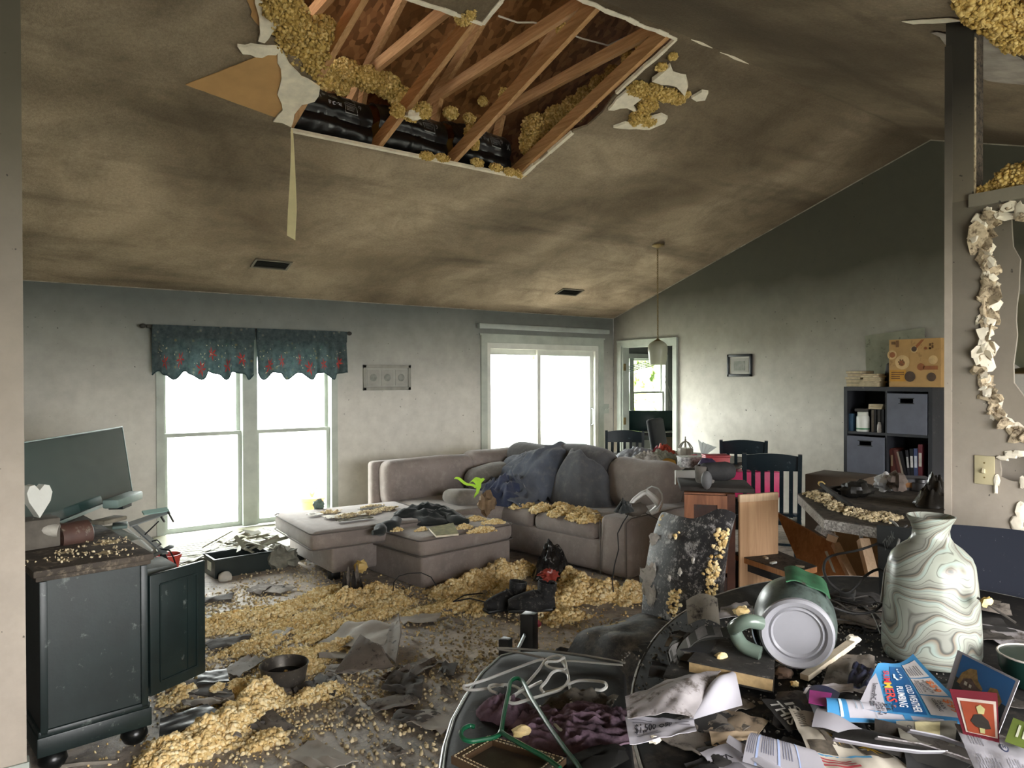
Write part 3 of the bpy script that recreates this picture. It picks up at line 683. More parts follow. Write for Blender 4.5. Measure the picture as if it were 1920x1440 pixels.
# ------------------------------------------------------------ attic: roof deck, trusses, batts
def rz(Y): return 2.80 + .52*(YW-abs(Y-RIDGE)-RIDGE)
rd = tag(link('roof_deck', None), kind='structure')
dz = math.atan(.52); rl = 1/math.cos(dz)
for i in range(4):
    for j in range(4):
        y0 = RIDGE + j*1.08; y1 = min(y0+1.076, YW+.35); x0 = -1.4+i*2.2
        if y1-y0 < .1: continue
        part(rd, 'sheathing_panel', MB().prism([(x0, y0, rz(y0)), (x0+2.196, y0, rz(y0)), (x0+2.196, y1, rz(y1)), (x0, y1, rz(y1))], (0, 0, .02)), M_OSB)
part(rd, 'roofing_felt', MB().prism([(-1.4, RIDGE, rz(RIDGE)+.022), (7.4, RIDGE, rz(RIDGE)+.022), (7.4, YW+.35, rz(YW+.35)+.022), (-1.4, YW+.35, rz(YW+.35)+.022)], (0, 0, .01)), M_BLACK)
part(rd, 'front_sheathing', MB().prism([(-1.4, RIDGE, rz(RIDGE)), (7.4, RIDGE, rz(RIDGE)), (7.4, YF-.6, rz(YF-.6)), (-1.4, YF-.6, rz(YF-.6))], (0, 0, .02)), M_OSB)
part(rd, 'gable_panel', MB().prism([(-1.4, YW, 2.5), (-1.4, RIDGE, RZ+.1), (-1.4, YF, 2.45), (-1.4, YF, rz(YF)+.1), (-1.4, RIDGE, rz(RIDGE)), (-1.4, YW, rz(YW))], (-.03, 0, 0)), M_OSB)
part(rd, 'gable_panel', MB().prism([(7.4, YW, 2.5), (7.4, RIDGE, RZ+.1), (7.4, YF, 2.35), (7.4, YF, rz(YF)+.1), (7.4, RIDGE, rz(RIDGE)), (7.4, YW, rz(YW))], (.03, 0, 0)), M_OSB)
part(rd, 'eave_board', MB().b2(-1.4, 7.4, YW+.17, YW+.19, 2.40, 2.80), M_OSB)
part(rd, 'eave_board', MB().b2(-1.4, 7.4, YF-.16, YF-.14, 2.25, 2.60), M_OSB)
TX = [1.765, 2.43, 3.075, 3.70]
names = ['leftmost roof truss in the big ceiling hole, beside the torn tan paper', 'second roof truss from the left, with a white gypsum lump on it',
         'third roof truss from the left, the longest bared chord in the hole', 'rightmost roof truss along the right edge of the big ceiling hole']
for k, x in enumerate(TX):
    t = thing('roof_truss', names[k], 'roof truss', (x, YW, 2.47), group='roof trusses bared by the ceiling hole')
    c = lambda Y, d: Vector((x, Y, cz(Y)+d))
    w = .038
    part(t, 'bottom_chord', MB().bar(c(RIDGE, .072), c(YW-.1, .072), .10, w, (1, 0, 0)), M_TRUSS)
    part(t, 'top_chord', MB().bar((x, RIDGE, rz(RIDGE)-.06), (x, YW, rz(YW)-.06), .09, w, (1, 0, 0)), M_TRUSS)
    part(t, 'web', MB().bar(c(3.25, .13), (x, 5.12, rz(5.12)-.08), .085, w, (1, 0, 0)), M_TRUSS)
    part(t, 'web', MB().bar(c(5.35, .13), (x, 5.08, rz(5.08)-.1), .085, w, (1, 0, 0)), M_TRUSS)
for x, lb in ((4.35, 'roof truss seen inside the small hole at the top right corner'),):
    t = thing('roof_truss', lb, 'roof truss', (x, 1.4, 3.28), group='roof trusses bared by the ceiling hole')
    part(t, 'bottom_chord', MB().bar((x, RIDGE, cz(RIDGE)+.07), (x, YF, cz(YF)+.07), .09, .038, (1, 0, 0)), M_TRUSS)
    part(t, 'web', MB().bar((x, 2.9, cz(2.9)+.1), (x, 1.2, rz(1.2)-.05), .09, .038, (1, 0, 0)), M_TRUSS)
M_PLAST = P('0b0c0e', .3, .3, 6, .5, 22, spec=.5)
M_PRINT = P('8b8f92', .7, .1, 6, 0)
for k in range(3):
    x0, x1 = TX[k]+.03, TX[k+1]-.03
    t = thing('insulation_batt', ['black plastic faced batt at the left end of the hole, largest print', 'black plastic faced batt between the second and third trusses', 'black plastic faced batt at the right end, print running off the edge'][k], 'insulation batt', ((x0+x1)/2, 5.0, cz(5.0)), group='black faced batts above the lower hole edge')
    def bf(u, v, x0=x0, x1=x1, k=k):
        a = -1.25+v*2.9; ww = .008*noise.noise(Vector((u*9, v*7, k)))+.006*noise.noise(Vector((u*40+v*10, v*6, k+4)))
        crease = .035*math.exp(-((v-.42)/.06)**2)
        rr = .20+ww-crease
        return (x0+(x1-x0)*u, 5.10-rr*math.cos(a)*1.0, 3.475+.01*math.sin(u*5)-.01*u+rr*1.05*math.sin(a))
    part(t, 'plastic_facing', MB().grid(bf, 40, 34, .004), M_PLAST)
    part(t, 'core', MB().rbox(((x0+x1)/2, 5.12, 3.42), (x1-x0-.01, .3, .3), .1, 6), M_INSA)
    fr = lambda a, b, c_, d, e=.006: [('r', a, b, c_, b+e*1.6), ('r', a, d-e*1.6, c_, d), ('r', a, b, a+e, d), ('r', c_-e, b, c_, d)]
    sh = [('t', 'R-3.8', (.60, .60), (-.17, 0), (0, -.05)), ('t', '6', (.86, .66), (-.03, 0), (0, -.08))] + fr(.64, .50, .80, .63) + lines(.66, .53, .78, .61, 4, .3, k) + fr(.64, .66, .80, .74) + lines(.45, .64, .57, .74, 4, .35, k+3)
    if k == 0: sh += [('t', 'Ultra', (.36, .68), (-.16, 0), (0, -.07)), ('p', [(.40+.02*math.cos(q*.6), .68+.03*math.sin(q*.6)) for q in range(10)])]
    if k == 2: sh += [('t', 'X', (.97, .60), (-.06, 0), (0, -.08))]
    emb(t, 'lettering', bf, sh, M_PRINT, .005)
def yb(x, y, Y): return yp(x, y, Y)
fluff('attic_insulation', 'yellow loose fill banked on the left of the ceiling hole', [(yp(x, y, Y), (r, r, r*.9), n) for x, y, Y, r, n in
      ((540, 60, 4.15, .11, 420), (575, 85, 4.25, .13, 520), (560, 120, 4.45, .11, 420), (590, 130, 4.4, .09, 300), (535, 30, 4.0, .10, 300), (520, 5, 3.85, .08, 200), (605, 60, 4.15, .08, 220))], seed=1, size=.014)
fluff('attic_insulation', 'yellow loose fill lying over the two left black batts', [(yp(x, y, 4.95), (r, r*.8, r*.8), n) for x, y, r, n in
      ((615, 150, .07, 200), (650, 135, .09, 320), (690, 148, .09, 320), (725, 160, .09, 320), (755, 185, .09, 300), (640, 165, .05, 120), (765, 210, .07, 180), (845, 212, .05, 120), (880, 222, .04, 90), (905, 190, .035, 60))], seed=2, size=.013)
fluff('attic_insulation', 'yellow loose fill heaped against the right truss of the big hole', [(yp(x, y, Y), (r, r*.8, r*.9), n) for x, y, Y, r, n in
      ((1000, 270, 4.75, .10, 320), (1010, 245, 4.7, .12, 420), (1045, 225, 4.6, .10, 320), (1075, 205, 4.5, .09, 260), (1100, 185, 4.35, .08, 220), (1125, 160, 4.2, .07, 180), (1150, 140, 4.1, .06, 140), (1180, 110, 3.9, .05, 100), (1205, 90, 3.75, .04, 70))], seed=3, size=.014)
fluff('attic_insulation', 'small yellow clump stuck on the third truss', [(yp(885, 250, 4.7), (.05, .04, .06), 160), (yp(890, 270, 4.75), (.03, .03, .04), 70), (yp(945, 180, 4.4), (.03, .03, .05), 70), (yp(1053, 55, 3.8), (.03, .03, .04), 70)], seed=4, size=.012)
fluff('attic_insulation', 'thin yellow crumbs along the lower gypsum edge of the hole', [(yp(x, y, 4.83), (.05, .025, .025), 70) for x, y in ((800, 292), (830, 296), (895, 305), (930, 314), (955, 322), (975, 326))], seed=5, size=.010)
fluff('attic_insulation', 'yellow foam clump bulging from the torn ceiling right of the hole', [(cp(x, y)-Vector((0, 0, d)), (r, r, r*.6), n) for x, y, d, r, n in
      ((1195, 160, .02, .06, 170), (1220, 165, .03, .07, 240), (1250, 170, .03, .06, 200), (1270, 180, .02, .05, 140), (1215, 190, .03, .06, 180), (1200, 210, .03, .06, 180), (1215, 222, .02, .05, 140), (1190, 222, .02, .04, 90), (1285, 172, .02, .03, 60), (1240, 120, .02, .03, 60), (1262, 100, .02, .025, 40))], seed=6, size=.012)
fluff('attic_insulation', 'yellow tuft under the white gypsum tongue at the top of the hole', [(cp(868, 40)+Vector((0, 0, .03)), (.05, .04, .04), 150), (cp(880, 30)+Vector((0, 0, .03)), (.04, .04, .04), 100)], seed=7, size=.010)
fluff('attic_insulation', 'yellow clump round the gypsum lump on the second truss', [(cp(745, 205)-Vector((0, 0, .01)), (.04, .04, .035), 110), (cp(795, 205)-Vector((0, 0, .01)), (.045, .04, .045), 140), (cp(770, 215)-Vector((0, 0, .01)), (.05, .03, .03), 110)], seed=8, size=.010)
solo('gypsum_lump', MB().blob(cp(775, 206)-Vector((0, 0, .035)), (.06, .05, .03), .6, 2, 3, 14), M_GYP, 'white gypsum lump on the second truss of the hole', 'torn drywall', angle=.3)
fluff('attic_insulation', 'yellow insulation sagging from the small hole at the top right corner', [(cp2(x, y)+Vector((0, 0, d)), (r, r, r*.7), n) for x, y, d, r, n in
      ((1830, 8, .02, .07, 220), (1850, 25, .02, .08, 260), (1880, 40, .03, .09, 300), (1905, 65, .04, .09, 320), (1920, 85, .05, .09, 260), (1815, -8, .03, .06, 140), (1940, 60, .08, .1, 200))], seed=9, size=.014)
fluff('ledge_insulation', 'yellow crumbs lying on the ledge of the right stub wall', [(Vector((SXP+.04, xp(x, 360, SXP).y, 2.46+d)), (r, r, r), n) for x, d, r, n in
      ((1836, .01, .03, 60), (1850, .015, .035, 70), (1868, .02, .03, 60), (1880, .05, .05, 120), (1893, .06, .05, 130), (1905, .04, .05, 110), (1918, .05, .06, 130), (1862, .0, .025, 40), (1895, .0, .04, 70))], seed=10, size=.011)
t = solo('electrical_cable', MB().tube([yp(935, 30, 3.7), yp(970, 42, 3.75), yp(1000, 42, 3.8), yp(1040, 52, 3.85), yp(1090, 72, 3.9), yp(1140, 85, 3.95), yp(1190, 62, 4.0)], .006, 6), P('cfc9bb', .5, .1, 5, 0), 'white electrical cable crossing between the roof trusses', 'cable')
# ------------------------------------------------------------ window dressing
M_VAL = None
def val_mat():
    q = NT('floral_valance_cloth'); v = q.n('TexVoronoi', Scale=16, feature='F1'); q.l(q.co(), v.inputs['Vector'])
    n = q.noise(22, 4, .7)
    base = q.ramp(n, [(.3, (.07, .10, .105)), (.7, (.15, .19, .195))])
    base = q.mix(q.ramp(v.outputs['Distance'], [(.0, .75), (.16, .4), (.26, 0.0)]), base, q.ramp(v.outputs['Color'], [(.2, (.42, .40, .33)), (.6, (.10, .20, .17)), (.85, (.34, .26, .12))]))
    m = q.out(base, .9, 0, .1); t = q.t; o = t.nodes['Material Output']
    tr = q.n('BsdfTranslucent'); q.l(base, tr.inputs['Color']); mx = q.n('MixShader'); mx.inputs[0].default_value = .55
    q.l(q.b.outputs[0], mx.inputs[1]); q.l(tr.outputs[0], mx.inputs[2]); q.l(mx.outputs[0], o.inputs[0]); return m
M_VAL = val_mat()
M_RED = P('b23a34', .8, .2, 12, .1); M_CREAM = P('cfc4a2', .8, .1, 8, .1)
YV = YW-.09
def valance(xa, xb, k, label):
    X0, X1 = yp(xa, 660, YV).x, yp(xb, 660, YV).x; zt = 2.085; zb = yp((xa+xb)/2, 703, YV).z
    t = thing('window_valance', label, 'valance', ((X0+X1)/2, YV, zb), group='floral valances over the big window')
    def f(u, v):
        x = X0+(X1-X0)*u; fold = .022*math.sin(u*44+k+.9*math.sin(u*9))*(.35+.65*v)+.01*noise.noise(Vector((u*20, v*2, k)))
        bot = zb + .035*math.sin(u*25+k*1.3) + .012*math.sin(u*51)
        return (x+.012*math.sin(u*30+k)*v, YV-.01-fold-.01*v, zt+.02*(1-v)*0 + (bot-zt)*v)
    def h(u, v):
        x = X0+(X1-X0)*u; return (x, YV-.045-.008*math.sin(u*60+k), 2.10+(1.985-2.10)*v)
    part(t, 'skirt', MB().grid(f, 150, 14, .003), M_VAL); part(t, 'header', MB().grid(h, 110, 4, .003), M_VAL)
    rnd = random.Random(k); sh = []; sc = []
    for c in range(6):
        fl_g = []; sh.append(fl_g)
        u0, v0 = .1+.8*c/5+rnd.uniform(-.04, .04), rnd.uniform(.55, .8)
        for q in range(6):
            a = q*math.pi/3+rnd.random()*.4; r = .10; w = .28
            fl_g.append(('p', [(u0, v0), (u0+r*.42*.5*math.cos(a-w), v0+r*.5*math.sin(a-w)*1.7), (u0+r*.42*math.cos(a), v0+r*math.sin(a)*1.7), (u0+r*.42*.5*math.cos(a+w), v0+r*.5*math.sin(a+w)*1.7)]))
    for c in range(46):
        u0, v0 = rnd.random()*.96+.02, rnd.uniform(.35, .9); a = rnd.random()*6; r = rnd.uniform(.02, .05)
        sc.append(('p', [(u0, v0), (u0+r*.2*math.cos(a-.5), v0+r*.6*math.sin(a-.5)), (u0+r*.42*math.cos(a), v0+r*math.sin(a)), (u0+r*.2*math.cos(a+.5), v0+r*.6*math.sin(a+.5))]))
    emb_each(t, 'red_flower_print', f, sh, M_RED, -.004); emb(t, 'cream_leaf_print', f, sc, M_CREAM, -.004)['kind'] = 'stuff'
    hm = MB().tube([Vector(f(i/60, 1)) for i in range(61)], .006, 5); part(t, 'hem', hm, P('2c3f42', .9, .2, 9, .1))
valance(284, 476, 0, 'left dark floral valance panel above the big window'); valance(479, 648, 2, 'right dark floral valance panel above the big window')
t = thing('curtain_rod', 'dark curtain rod carrying the two floral valances', 'curtain rod', (2.3, YV, 2.08))
xa, xb = yp(268, 615, YV).x, yp(655, 629, YV).x
part(t, 'rod', MB().tube([(xa+.03, YV, 2.085), (xb-.03, YV, 2.085)], .016, 8), M_SOOTM)
for x in (xa, xb): part(t, 'finial', MB().blob((x, YV, 2.085), (.03, .022, .022), .05, 2, 0, 10), M_SOOTM)
for x in (xa+.08, xb-.08): part(t, 'bracket', MB().box((x, YV+.045, 2.085), (.02, .09, .03)), M_SOOTM)

# ------------------------------------------------------------ wall pictures, vents, lamp
def picture(name, label, o, ax, w, h, fm, mm, n=1, fw=.03):
    """o: centre on the wall; ax 'x' hangs on the back wall, 'y' on the right wall"""
    t = thing(name, label, 'picture frame', o, 0 if ax == 'x' else R(-90))
    q = MB(); q.cbox((0, -.012, h/2-fw/2), (w, .024, fw), .004).cbox((0, -.012, -h/2+fw/2), (w, .024, fw), .004).cbox((-w/2+fw/2, -.012, 0), (fw, .024, h), .004).cbox((w/2-fw/2, -.012, 0), (fw, .024, h), .004)
    part(t, 'frame', q, fm, False); part(t, 'backing', MB().box((0, -.006, 0), (w-fw, .008, h-fw)), mm, False)
    iw = (w-2*fw)/n
    for i in range(n):
        cx = -w/2+fw+iw*(i+.5); part(t, 'mat', MB().box((cx, -.012, 0), (iw*.86, .004, (h-2*fw)*.84)), P((.30, .30, .27), .8, .15, 8), False)
        part(t, 'print', MB().lathe([(iw*.24, 0), (iw*.24, .003)], 18, (cx, -.014, 0), frame((0, -1, 0))) if n > 1 else MB().box((cx, -.015, -.005), (iw*.55, .003, h*.42)), P((.20, .21, .19), .8, .3, 20), False)
    return t
a, b = yp(680, 684, YW), yp(769, 731, YW)
picture('triple_picture_frame', 'wide sooty frame with three openings on the wall left of the slider', ((a.x+b.x)/2, YW, (a.z+b.z)/2), 'x', b.x-a.x, a.z-b.z, P((.25, .25, .22), .7, .2, 8), P((.33, .33, .3), .8, .1), 3, .035)
a, b = xp(1365, 665, XW), xp(1411, 706, XW)
picture('picture_frame', 'small square black frame on the gable wall', (XW, (a.y+b.y)/2, (a.z+b.z)/2), 'y', a.y-b.y, a.z-b.z, M_BLACKW, P((.46, .45, .41), .8, .1), 1, .03)
for (cx, cy, lb) in ((509, 495, 'left ceiling vent above the big window'), (1068, 547, 'right ceiling vent near the gable corner')):
    c = cp(cx, cy); t = thing('ceiling_vent', lb, 'vent', c, group='slatted ceiling vents')
    t.rotation_euler = (-math.atan(SL), 0, 0); m = M_SOOTM
    q = MB().b2(-.17, .17, -.085, -.07, -.012, 0).b2(-.17, .17, .07, .085, -.012, 0).b2(-.17, -.15, -.085, .085, -.012, 0).b2(.15, .17, -.085, .085, -.012, 0)
    part(t, 'frame', q, P('6c665a', .7, .2, 8), False)
    for i in range(6): part(t, 'slat', MB().box((0, -.058+i*.023, -.006), (.3, .018, .003), (.6, 0, 0)), m, False)
    part(t, 'duct', MB().b2(-.15, .15, -.07, .07, -.001, .0), M_BLACK, False)
c = cp(1233, 459); zt = yp(1233, 640, c.y).z; zb = yp(1233, 684, c.y).z
t = thing('pendant_lamp', 'glass pendant lamp on a long chain by the doorway', 'pendant lamp', (c.x, c.y, zb))
part(t, 'canopy', MB().lathe([(.075, 0), (.07, -.012), (.03, -.03), (.008, -.04)], 20, c), M_BRASS)
q = MB(); n = 40; L = (c.z-.04-zt)/n
for i in range(n):
    z = c.z-.04-L*(i+.5); pa = [Vector((c.x+(.009*math.cos(k*math.pi/4) if i % 2 else 0), c.y+(0 if i % 2 else .009*math.cos(k*math.pi/4)), z+L*.72*math.sin(k*math.pi/4))) for k in range(8)]
    q.tube(pa, .0028, 4, True)
part(t, 'chain', q, M_BRASS)
part(t, 'cap', MB().lathe([(.012, .03), (.03, .012), (.055, 0), (.05, -.012)], 18, (c.x, c.y, zt)), M_BRASS)
q = NT('frosted_shade'); tr = q.n('BsdfTranslucent'); tr.inputs[0].default_value = (.62, .64, .52, 1); mx = q.n('MixShader'); mx.inputs[0].default_value = .5
q.out((.50, .51, .42), .25); q.l(q.b.outputs[0], mx.inputs[1]); q.l(tr.outputs[0], mx.inputs[2]); q.l(mx.outputs[0], q.t.nodes['Material Output'].inputs[0]); M_SHADE = q.m
hh = zt-zb
part(t, 'shade', MB().lathe([(.055, 0), (.085, -.02), (.105, -.05), (.108, -.1), (.10, -hh*.7), (.088, -hh), (.085, -hh), (.097, -hh*.7), (.104, -.1), (.1, -.052), (.08, -.024), (.05, -.004)], 24, (c.x, c.y, zt), cap=False), M_SHADE)
part(t, 'bulb', MB().blob((c.x, c.y, zt-.11), (.03, .03, .045), 0, 1, 0, 10), M_WHITE)
# lamp glass seen through the torn wall
c = dp(1925, 640, 4.2)
t = thing('hanging_glass_shade', 'clear glass lamp shade on a brass plate seen through the torn wall', 'lamp shade', (c.x, c.y, c.z-.2))
part(t, 'glass', MB().lathe([(.135, .26), (.128, .12), (.105, -.02), (.07, -.12), (.03, -.15), (.03, -.146), (.066, -.115), (.1, -.02), (.123, .12), (.13, .26)], 24, c, cap=False), M_SHADE)
part(t, 'brass_plate', MB().lathe([(.03, -.15), (.115, -.175), (.12, -.185), (.02, -.19)], 24, c), M_BRASS)
part(t, 'stem', MB().tube([c+Vector((0, 0, .26)), c+Vector((0, 0, 1.6))], .008), M_BRASS)

# ------------------------------------------------------------ television corner
M_CABK = P('15201f', .42, .3, 6, .12, 50, dirt=.06, dcol='5d6460')
al = R(6); cl = Vector((.225, 3.47, 0))
t = thing('tv_cabinet', 'black wooden television cabinet with bun feet and open door', 'cabinet', cl, al)
L, Wd, Hh = 1.75, .40, .84
M_CTOP = P('3d362e', .8, .35, 9, .4, 40, dirt=.3, dcol='6e6455')
part(t, 'body', MB().b2(0, Wd, 0, .03, .16, .8).b2(0, Wd, L-.03, L, .16, .8).b2(0, .02, 0, L, .16, .8).b2(0, Wd, 0, L, .16, .19).b2(0, Wd, 0, L, .74, .8).b2(Wd*.1, Wd-.02, .03, L-.03, .44, .46), M_CABK, False)
part(t, 'corner_stile', MB().cbox((.012, -.004, .48), (.028, .012, .62), .003), M_CABK, False); part(t, 'corner_stile', MB().cbox((Wd-.012, -.004, .48), (.028, .012, .62), .003), M_CABK, False)
part(t, 'top', MB().cbox((Wd/2, L/2, .825), (Wd+.05, L+.05, .03), .008).cbox((Wd/2, L/2, .802), (Wd+.03, L+.03, .022), .006), M_CTOP, False)
part(t, 'plinth', MB().cbox((Wd/2, L/2, .125), (Wd+.03, L+.03, .08), .006).cbox((Wd/2, L/2, .175), (Wd+.02, L+.02, .03), .008), M_CABK, False)
for (x, y) in ((.05, .05), (Wd-.04, .05), (.05, L-.05), (Wd-.04, L-.05)): part(t, 'bun_foot', MB().lathe([(.02, 0), (.042, .012), (.056, .04), (.05, .068), (.03, .085)], 18, (x, y, 0)), P('0d0f0f', .3, .2, 6, 0), False)
dx, dy = math.cos(R(20)), math.sin(R(20))        # door leaf swung out
hp = Vector((Wd+.012, .015, 0)); Rz = Matrix.Rotation(R(22), 3, 'Z')
def dl(x, y, z): return hp + Rz @ Vector((x, y, z))
Wl = .30; z0, z1 = .20, .735
o = part(t, 'door', MB().cbox(dl(Wl/2, 0, (z0+z1)/2), (Wl, .02, z1-z0), .004, (0, 0, R(22))), M_CABK, False)
part(o, 'moulding', MB().box(dl(.05, -.012, (z0+z1)/2), (.008, .006, z1-z0-.1), (0, 0, R(22))).box(dl(Wl-.05, -.012, (z0+z1)/2), (.008, .006, z1-z0-.1), (0, 0, R(22))).box(dl(Wl/2, -.012, z1-.05), (Wl-.1, .006, .008), (0, 0, R(22))).box(dl(Wl/2, -.012, z0+.05), (Wl-.1, .006, .008), (0, 0, R(22))).box(dl(Wl*.66, -.011, (z0+z1)/2), (.004, .004, z1-z0-.1), (0, 0, R(22))), M_CABK, False)
part(o, 'knob', MB().lathe([(.006, 0), (.006, .014), (.016, .02), (.014, .032), (.004, .036)], 12, dl(Wl-.03, .012, (z0+z1)/2-.02), Rz @ frame((.5, 1, 0))), M_BLACK, False)
part(t, 'drawer', MB().cbox((Wd+.10, .33, .69), (.20, .22, .05), .004), P('8f9694', .8, .3, 7, .2, 40), False, label='pulled out drawer with a pale dusty top')
# television leaning back on the cabinet
t = thing('television', 'large flat television leaning on the black cabinet', 'television', (.5, 4.4, .86))
A = Vector((.215, 4.15, 0)); B = Vector((.86, 5.3, 0)); e = (B-A).normalized(); wd = (B-A).length
nrm = Vector((e.y, -e.x, 0)); tilt = R(8)
up = Vector((0, 0, 1))*math.cos(tilt) - nrm*math.sin(tilt); fn_ = nrm*math.cos(tilt)+Vector((0, 0, 1))*math.sin(tilt)
Mt = Matrix(((e.x, fn_.x, up.x), (e.y, fn_.y, up.y), (e.z, fn_.z, up.z))); base = (A+B)/2+Vector((0, 0, .848)); Ht = .452
def tv(x, y, z): return base + e*x + fn_*y + up*z
q = NT('tv_screen'); M_SCR = q.out((.026, .052, .048), .06, 0, .6)  # teal of the screen's reflections is put into its base colour
part(t, 'housing', MB().cbox(tv(0, -.02, Ht/2), (wd, .04, Ht), .006, Mt), M_BLACK)
part(t, 'screen', MB().box(tv(0, .0015, Ht/2+.006), (wd-.012, .003, Ht-.03), Mt), M_SCR)
part(t, 'bezel', MB().box(tv(0, .002, Ht-.003), (wd, .008, .006), Mt).box(tv(-wd/2+.003, .002, Ht/2), (.006, .008, Ht), Mt).box(tv(wd/2-.003, .002, Ht/2), (.006, .008, Ht), Mt).box(tv(0, .003, .008), (wd, .01, .018), Mt), P('5d706c', .4, .1, 6, 0))
t = thing('soundbar_box', 'pale long speaker box under the right end of the television', 'speaker', (.7, 4.6, .86))
part(t, 'body', MB().cbox((.74, 4.86, .885), (.34, .09, .05), .01, (0, 0, R(58))), P('7d918b', .5, .15, 6, .1))
part(t, 'foot', MB().box((.72, 4.84, .851), (.12, .08, .02), (0, 0, R(58))), M_BLACKW)
# broken mount arms
t = thing('broken_tv_mount', 'twisted silver and black metal mount hanging off the cabinet end', 'television mount', (.86, 4.0, .7))
def pz(x, y, d): return dp(x, y, d)
for a, b, w, m, nm in (((318, 958), (242, 984), .035, M_METAL, 'arm'), ((315, 955), (268, 962), .03, P('7f9a92', .5, .1, 6, 0), 'arm'), ((250, 984), (310, 1038), .035, M_METAL, 'arm'), ((240, 992), (285, 1032), .012, M_WHITE, 'rail'), ((300, 1030), (325, 1078), .03, M_BLACKW, 'arm'), ((276, 1048), (322, 1024), .025, M_METAL, 'plate'), ((314, 958), (325, 978), .008, M_SOOTM, 'pin'), ((300, 965), (308, 978), .008, M_SOOTM, 'pin'), ((297, 978), (272, 1002), .006, M_BLACK, 'rod')):
    part(t, nm, MB().bar(pz(*a, 3.85), pz(*b, 3.75), w, .008, (.4, -.4, .8)), m)
part(t, 'cable', MB().tube([pz(x, y, 3.76) for x, y in ((285, 1015), (295, 1012), (302, 1020), (292, 1028), (318, 1032), (325, 1045), (330, 1060), (326, 1068), (318, 1062))], .004, 5), M_BLACK)
# ornaments on the cabinet
hx = zp(76, 972, .845); t = None
pts = [(.0, 0), (.055, .075), (.065, .115), (.05, .145), (.025, .15), (0, .125), (-.025, .15), (-.05, .145), (-.065, .115), (-.055, .075)]
c = dp(75, 971, 3.3); solo('dusty_carton', MB().cbox((c.x-.01, c.y+.02, (c.z-.002+.8415)/2), (.15, .13, c.z-.002-.8415), .006, (0, 0, .2)), P('57524a', .9, .3, 9, .3, 40), 'small dusty carton carrying the white heart', 'box'); ex = Vector((math.cos(R(-10)), math.sin(R(-10)), 0))
solo('heart_ornament', MB().prism([c+ex*x*.75+Vector((0, 0, z)) for x, z in pts], Vector((-.02, .045, 0))), P('c9cac2', .7, .1, 6, .1), 'white wooden heart standing on the cabinet before the television', 'ornament')
c = dp(138, 1000, 3.42)
t = thing('brown_jar', 'brown sooty jar lying on the cabinet top', 'jar', c)
part(t, 'body', MB().lathe([(.02, -.075), (.062, -.07), (.066, 0), (.066, .06), (.05, .07)], 20, c+Vector((0, 0, -.01)), frame((1, .35, 0))), P('4a342c', .6, .3, 9, .2, 40, dirt=.2, dcol='7b7466'))
c = dp(82, 992, 3.3); solo('plastic_cup', MB().lathe([(.028, -.06), (.035, 0), (.042, .05), (.039, .05), (.03, -.05)], 16, c, frame((-1, .3, .2)), cap=False), P('9a968c', .4, .3, 12, .3), 'crumpled clear plastic cup beside the brown jar', 'cup')
f = quad_fn(dp(76, 1024, 3.33), dp(160, 1020, 3.4), dp(135, 998, 3.65), dp(95, 999, 3.6), lambda u, v: .02*math.sin(u*5)*math.sin(v*3)+.008*noise.noise(Vector((u*6, v*6, 1))))
t = thing('dusty_letter', 'grey dusty sheet of paper on the cabinet top', 'paper', f(.5, .5)); part(t, 'sheet', MB().grid(f, 12, 10), P('9b958a', .9, .2, 10, .2)); emb(t, 'print', f, lines(.1, .1, .4, .3, 2, .5), P('5b564e', .9))
f = quad_fn(dp(165, 1022, 3.42), dp(268, 1012, 3.6), dp(215, 985, 3.95), dp(150, 992, 3.85), lambda u, v: .012*noise.noise(Vector((u*5, v*5, 4))))
solo('dusty_sheet', MB().grid(f, 12, 10), P('7d8378', .9, .2, 8, .3), 'greenish dusty paper under the television stand', 'paper')
M_DUST = P('6f6a5c', .9, .4, 12, .6, 40)
for i, (x, y, s) in enumerate(((150, 985, .05), (205, 975, .06), (225, 985, .05), (100, 985, .05))):
    solo('dusty_gadget', MB().cbox(dp(x, y, 3.75), (s*2.6, s*1.4, s*.35), .006, (0, 0, i*.7)), M_DUST if i % 2 else P('4b5a55', .7, .3, 8), ['thin dusty remote lying behind the brown jar', 'grey flat gadget under the television bottom edge', 'dark slab beside the speaker box on the cabinet', 'flat gadget behind the plastic cup'][i], 'gadget')
mound('cabinet_debris', 'yellow and grey crumbs on the cabinet top', [(.32, 3.6, .13, .10, 0, .003, 16), (.5, 3.62, .12, .1, 0, .003, 18), (.52, 3.85, .10, .10, 0, .005, 26), (.34, 3.75, .05, .05, 0, .006, 12)], .842, .0055, 61, M_CRUMB)
# red pot, blind, tray with strips
c = zp(318, 1075, 0); c = dp(316, 1062, 5.0)
t = thing('red_pot', 'small red pot behind the open cabinet door', 'pot', (c.x, c.y, c.z-.11))
part(t, 'body', MB().lathe([(.05, -.1), (.075, .06), (.082, .06), (.085, .085), (.078, .085), (.07, .05), (.045, -.09)], 20, c), P('b3423a', .5, .1, 6, .05)); part(t, 'soil', MB().lathe([(.07, .045), (.02, .055)], 16, c), P('26211d', .9))
solo('pot_stand_box', MB().cbox((c.x, c.y, (c.z-.11)/2), (.24, .24, c.z-.112), .006, (0, 0, .3)), P('6f756c', .8, .2), 'grey green box carrying the small red pot', 'storage box')
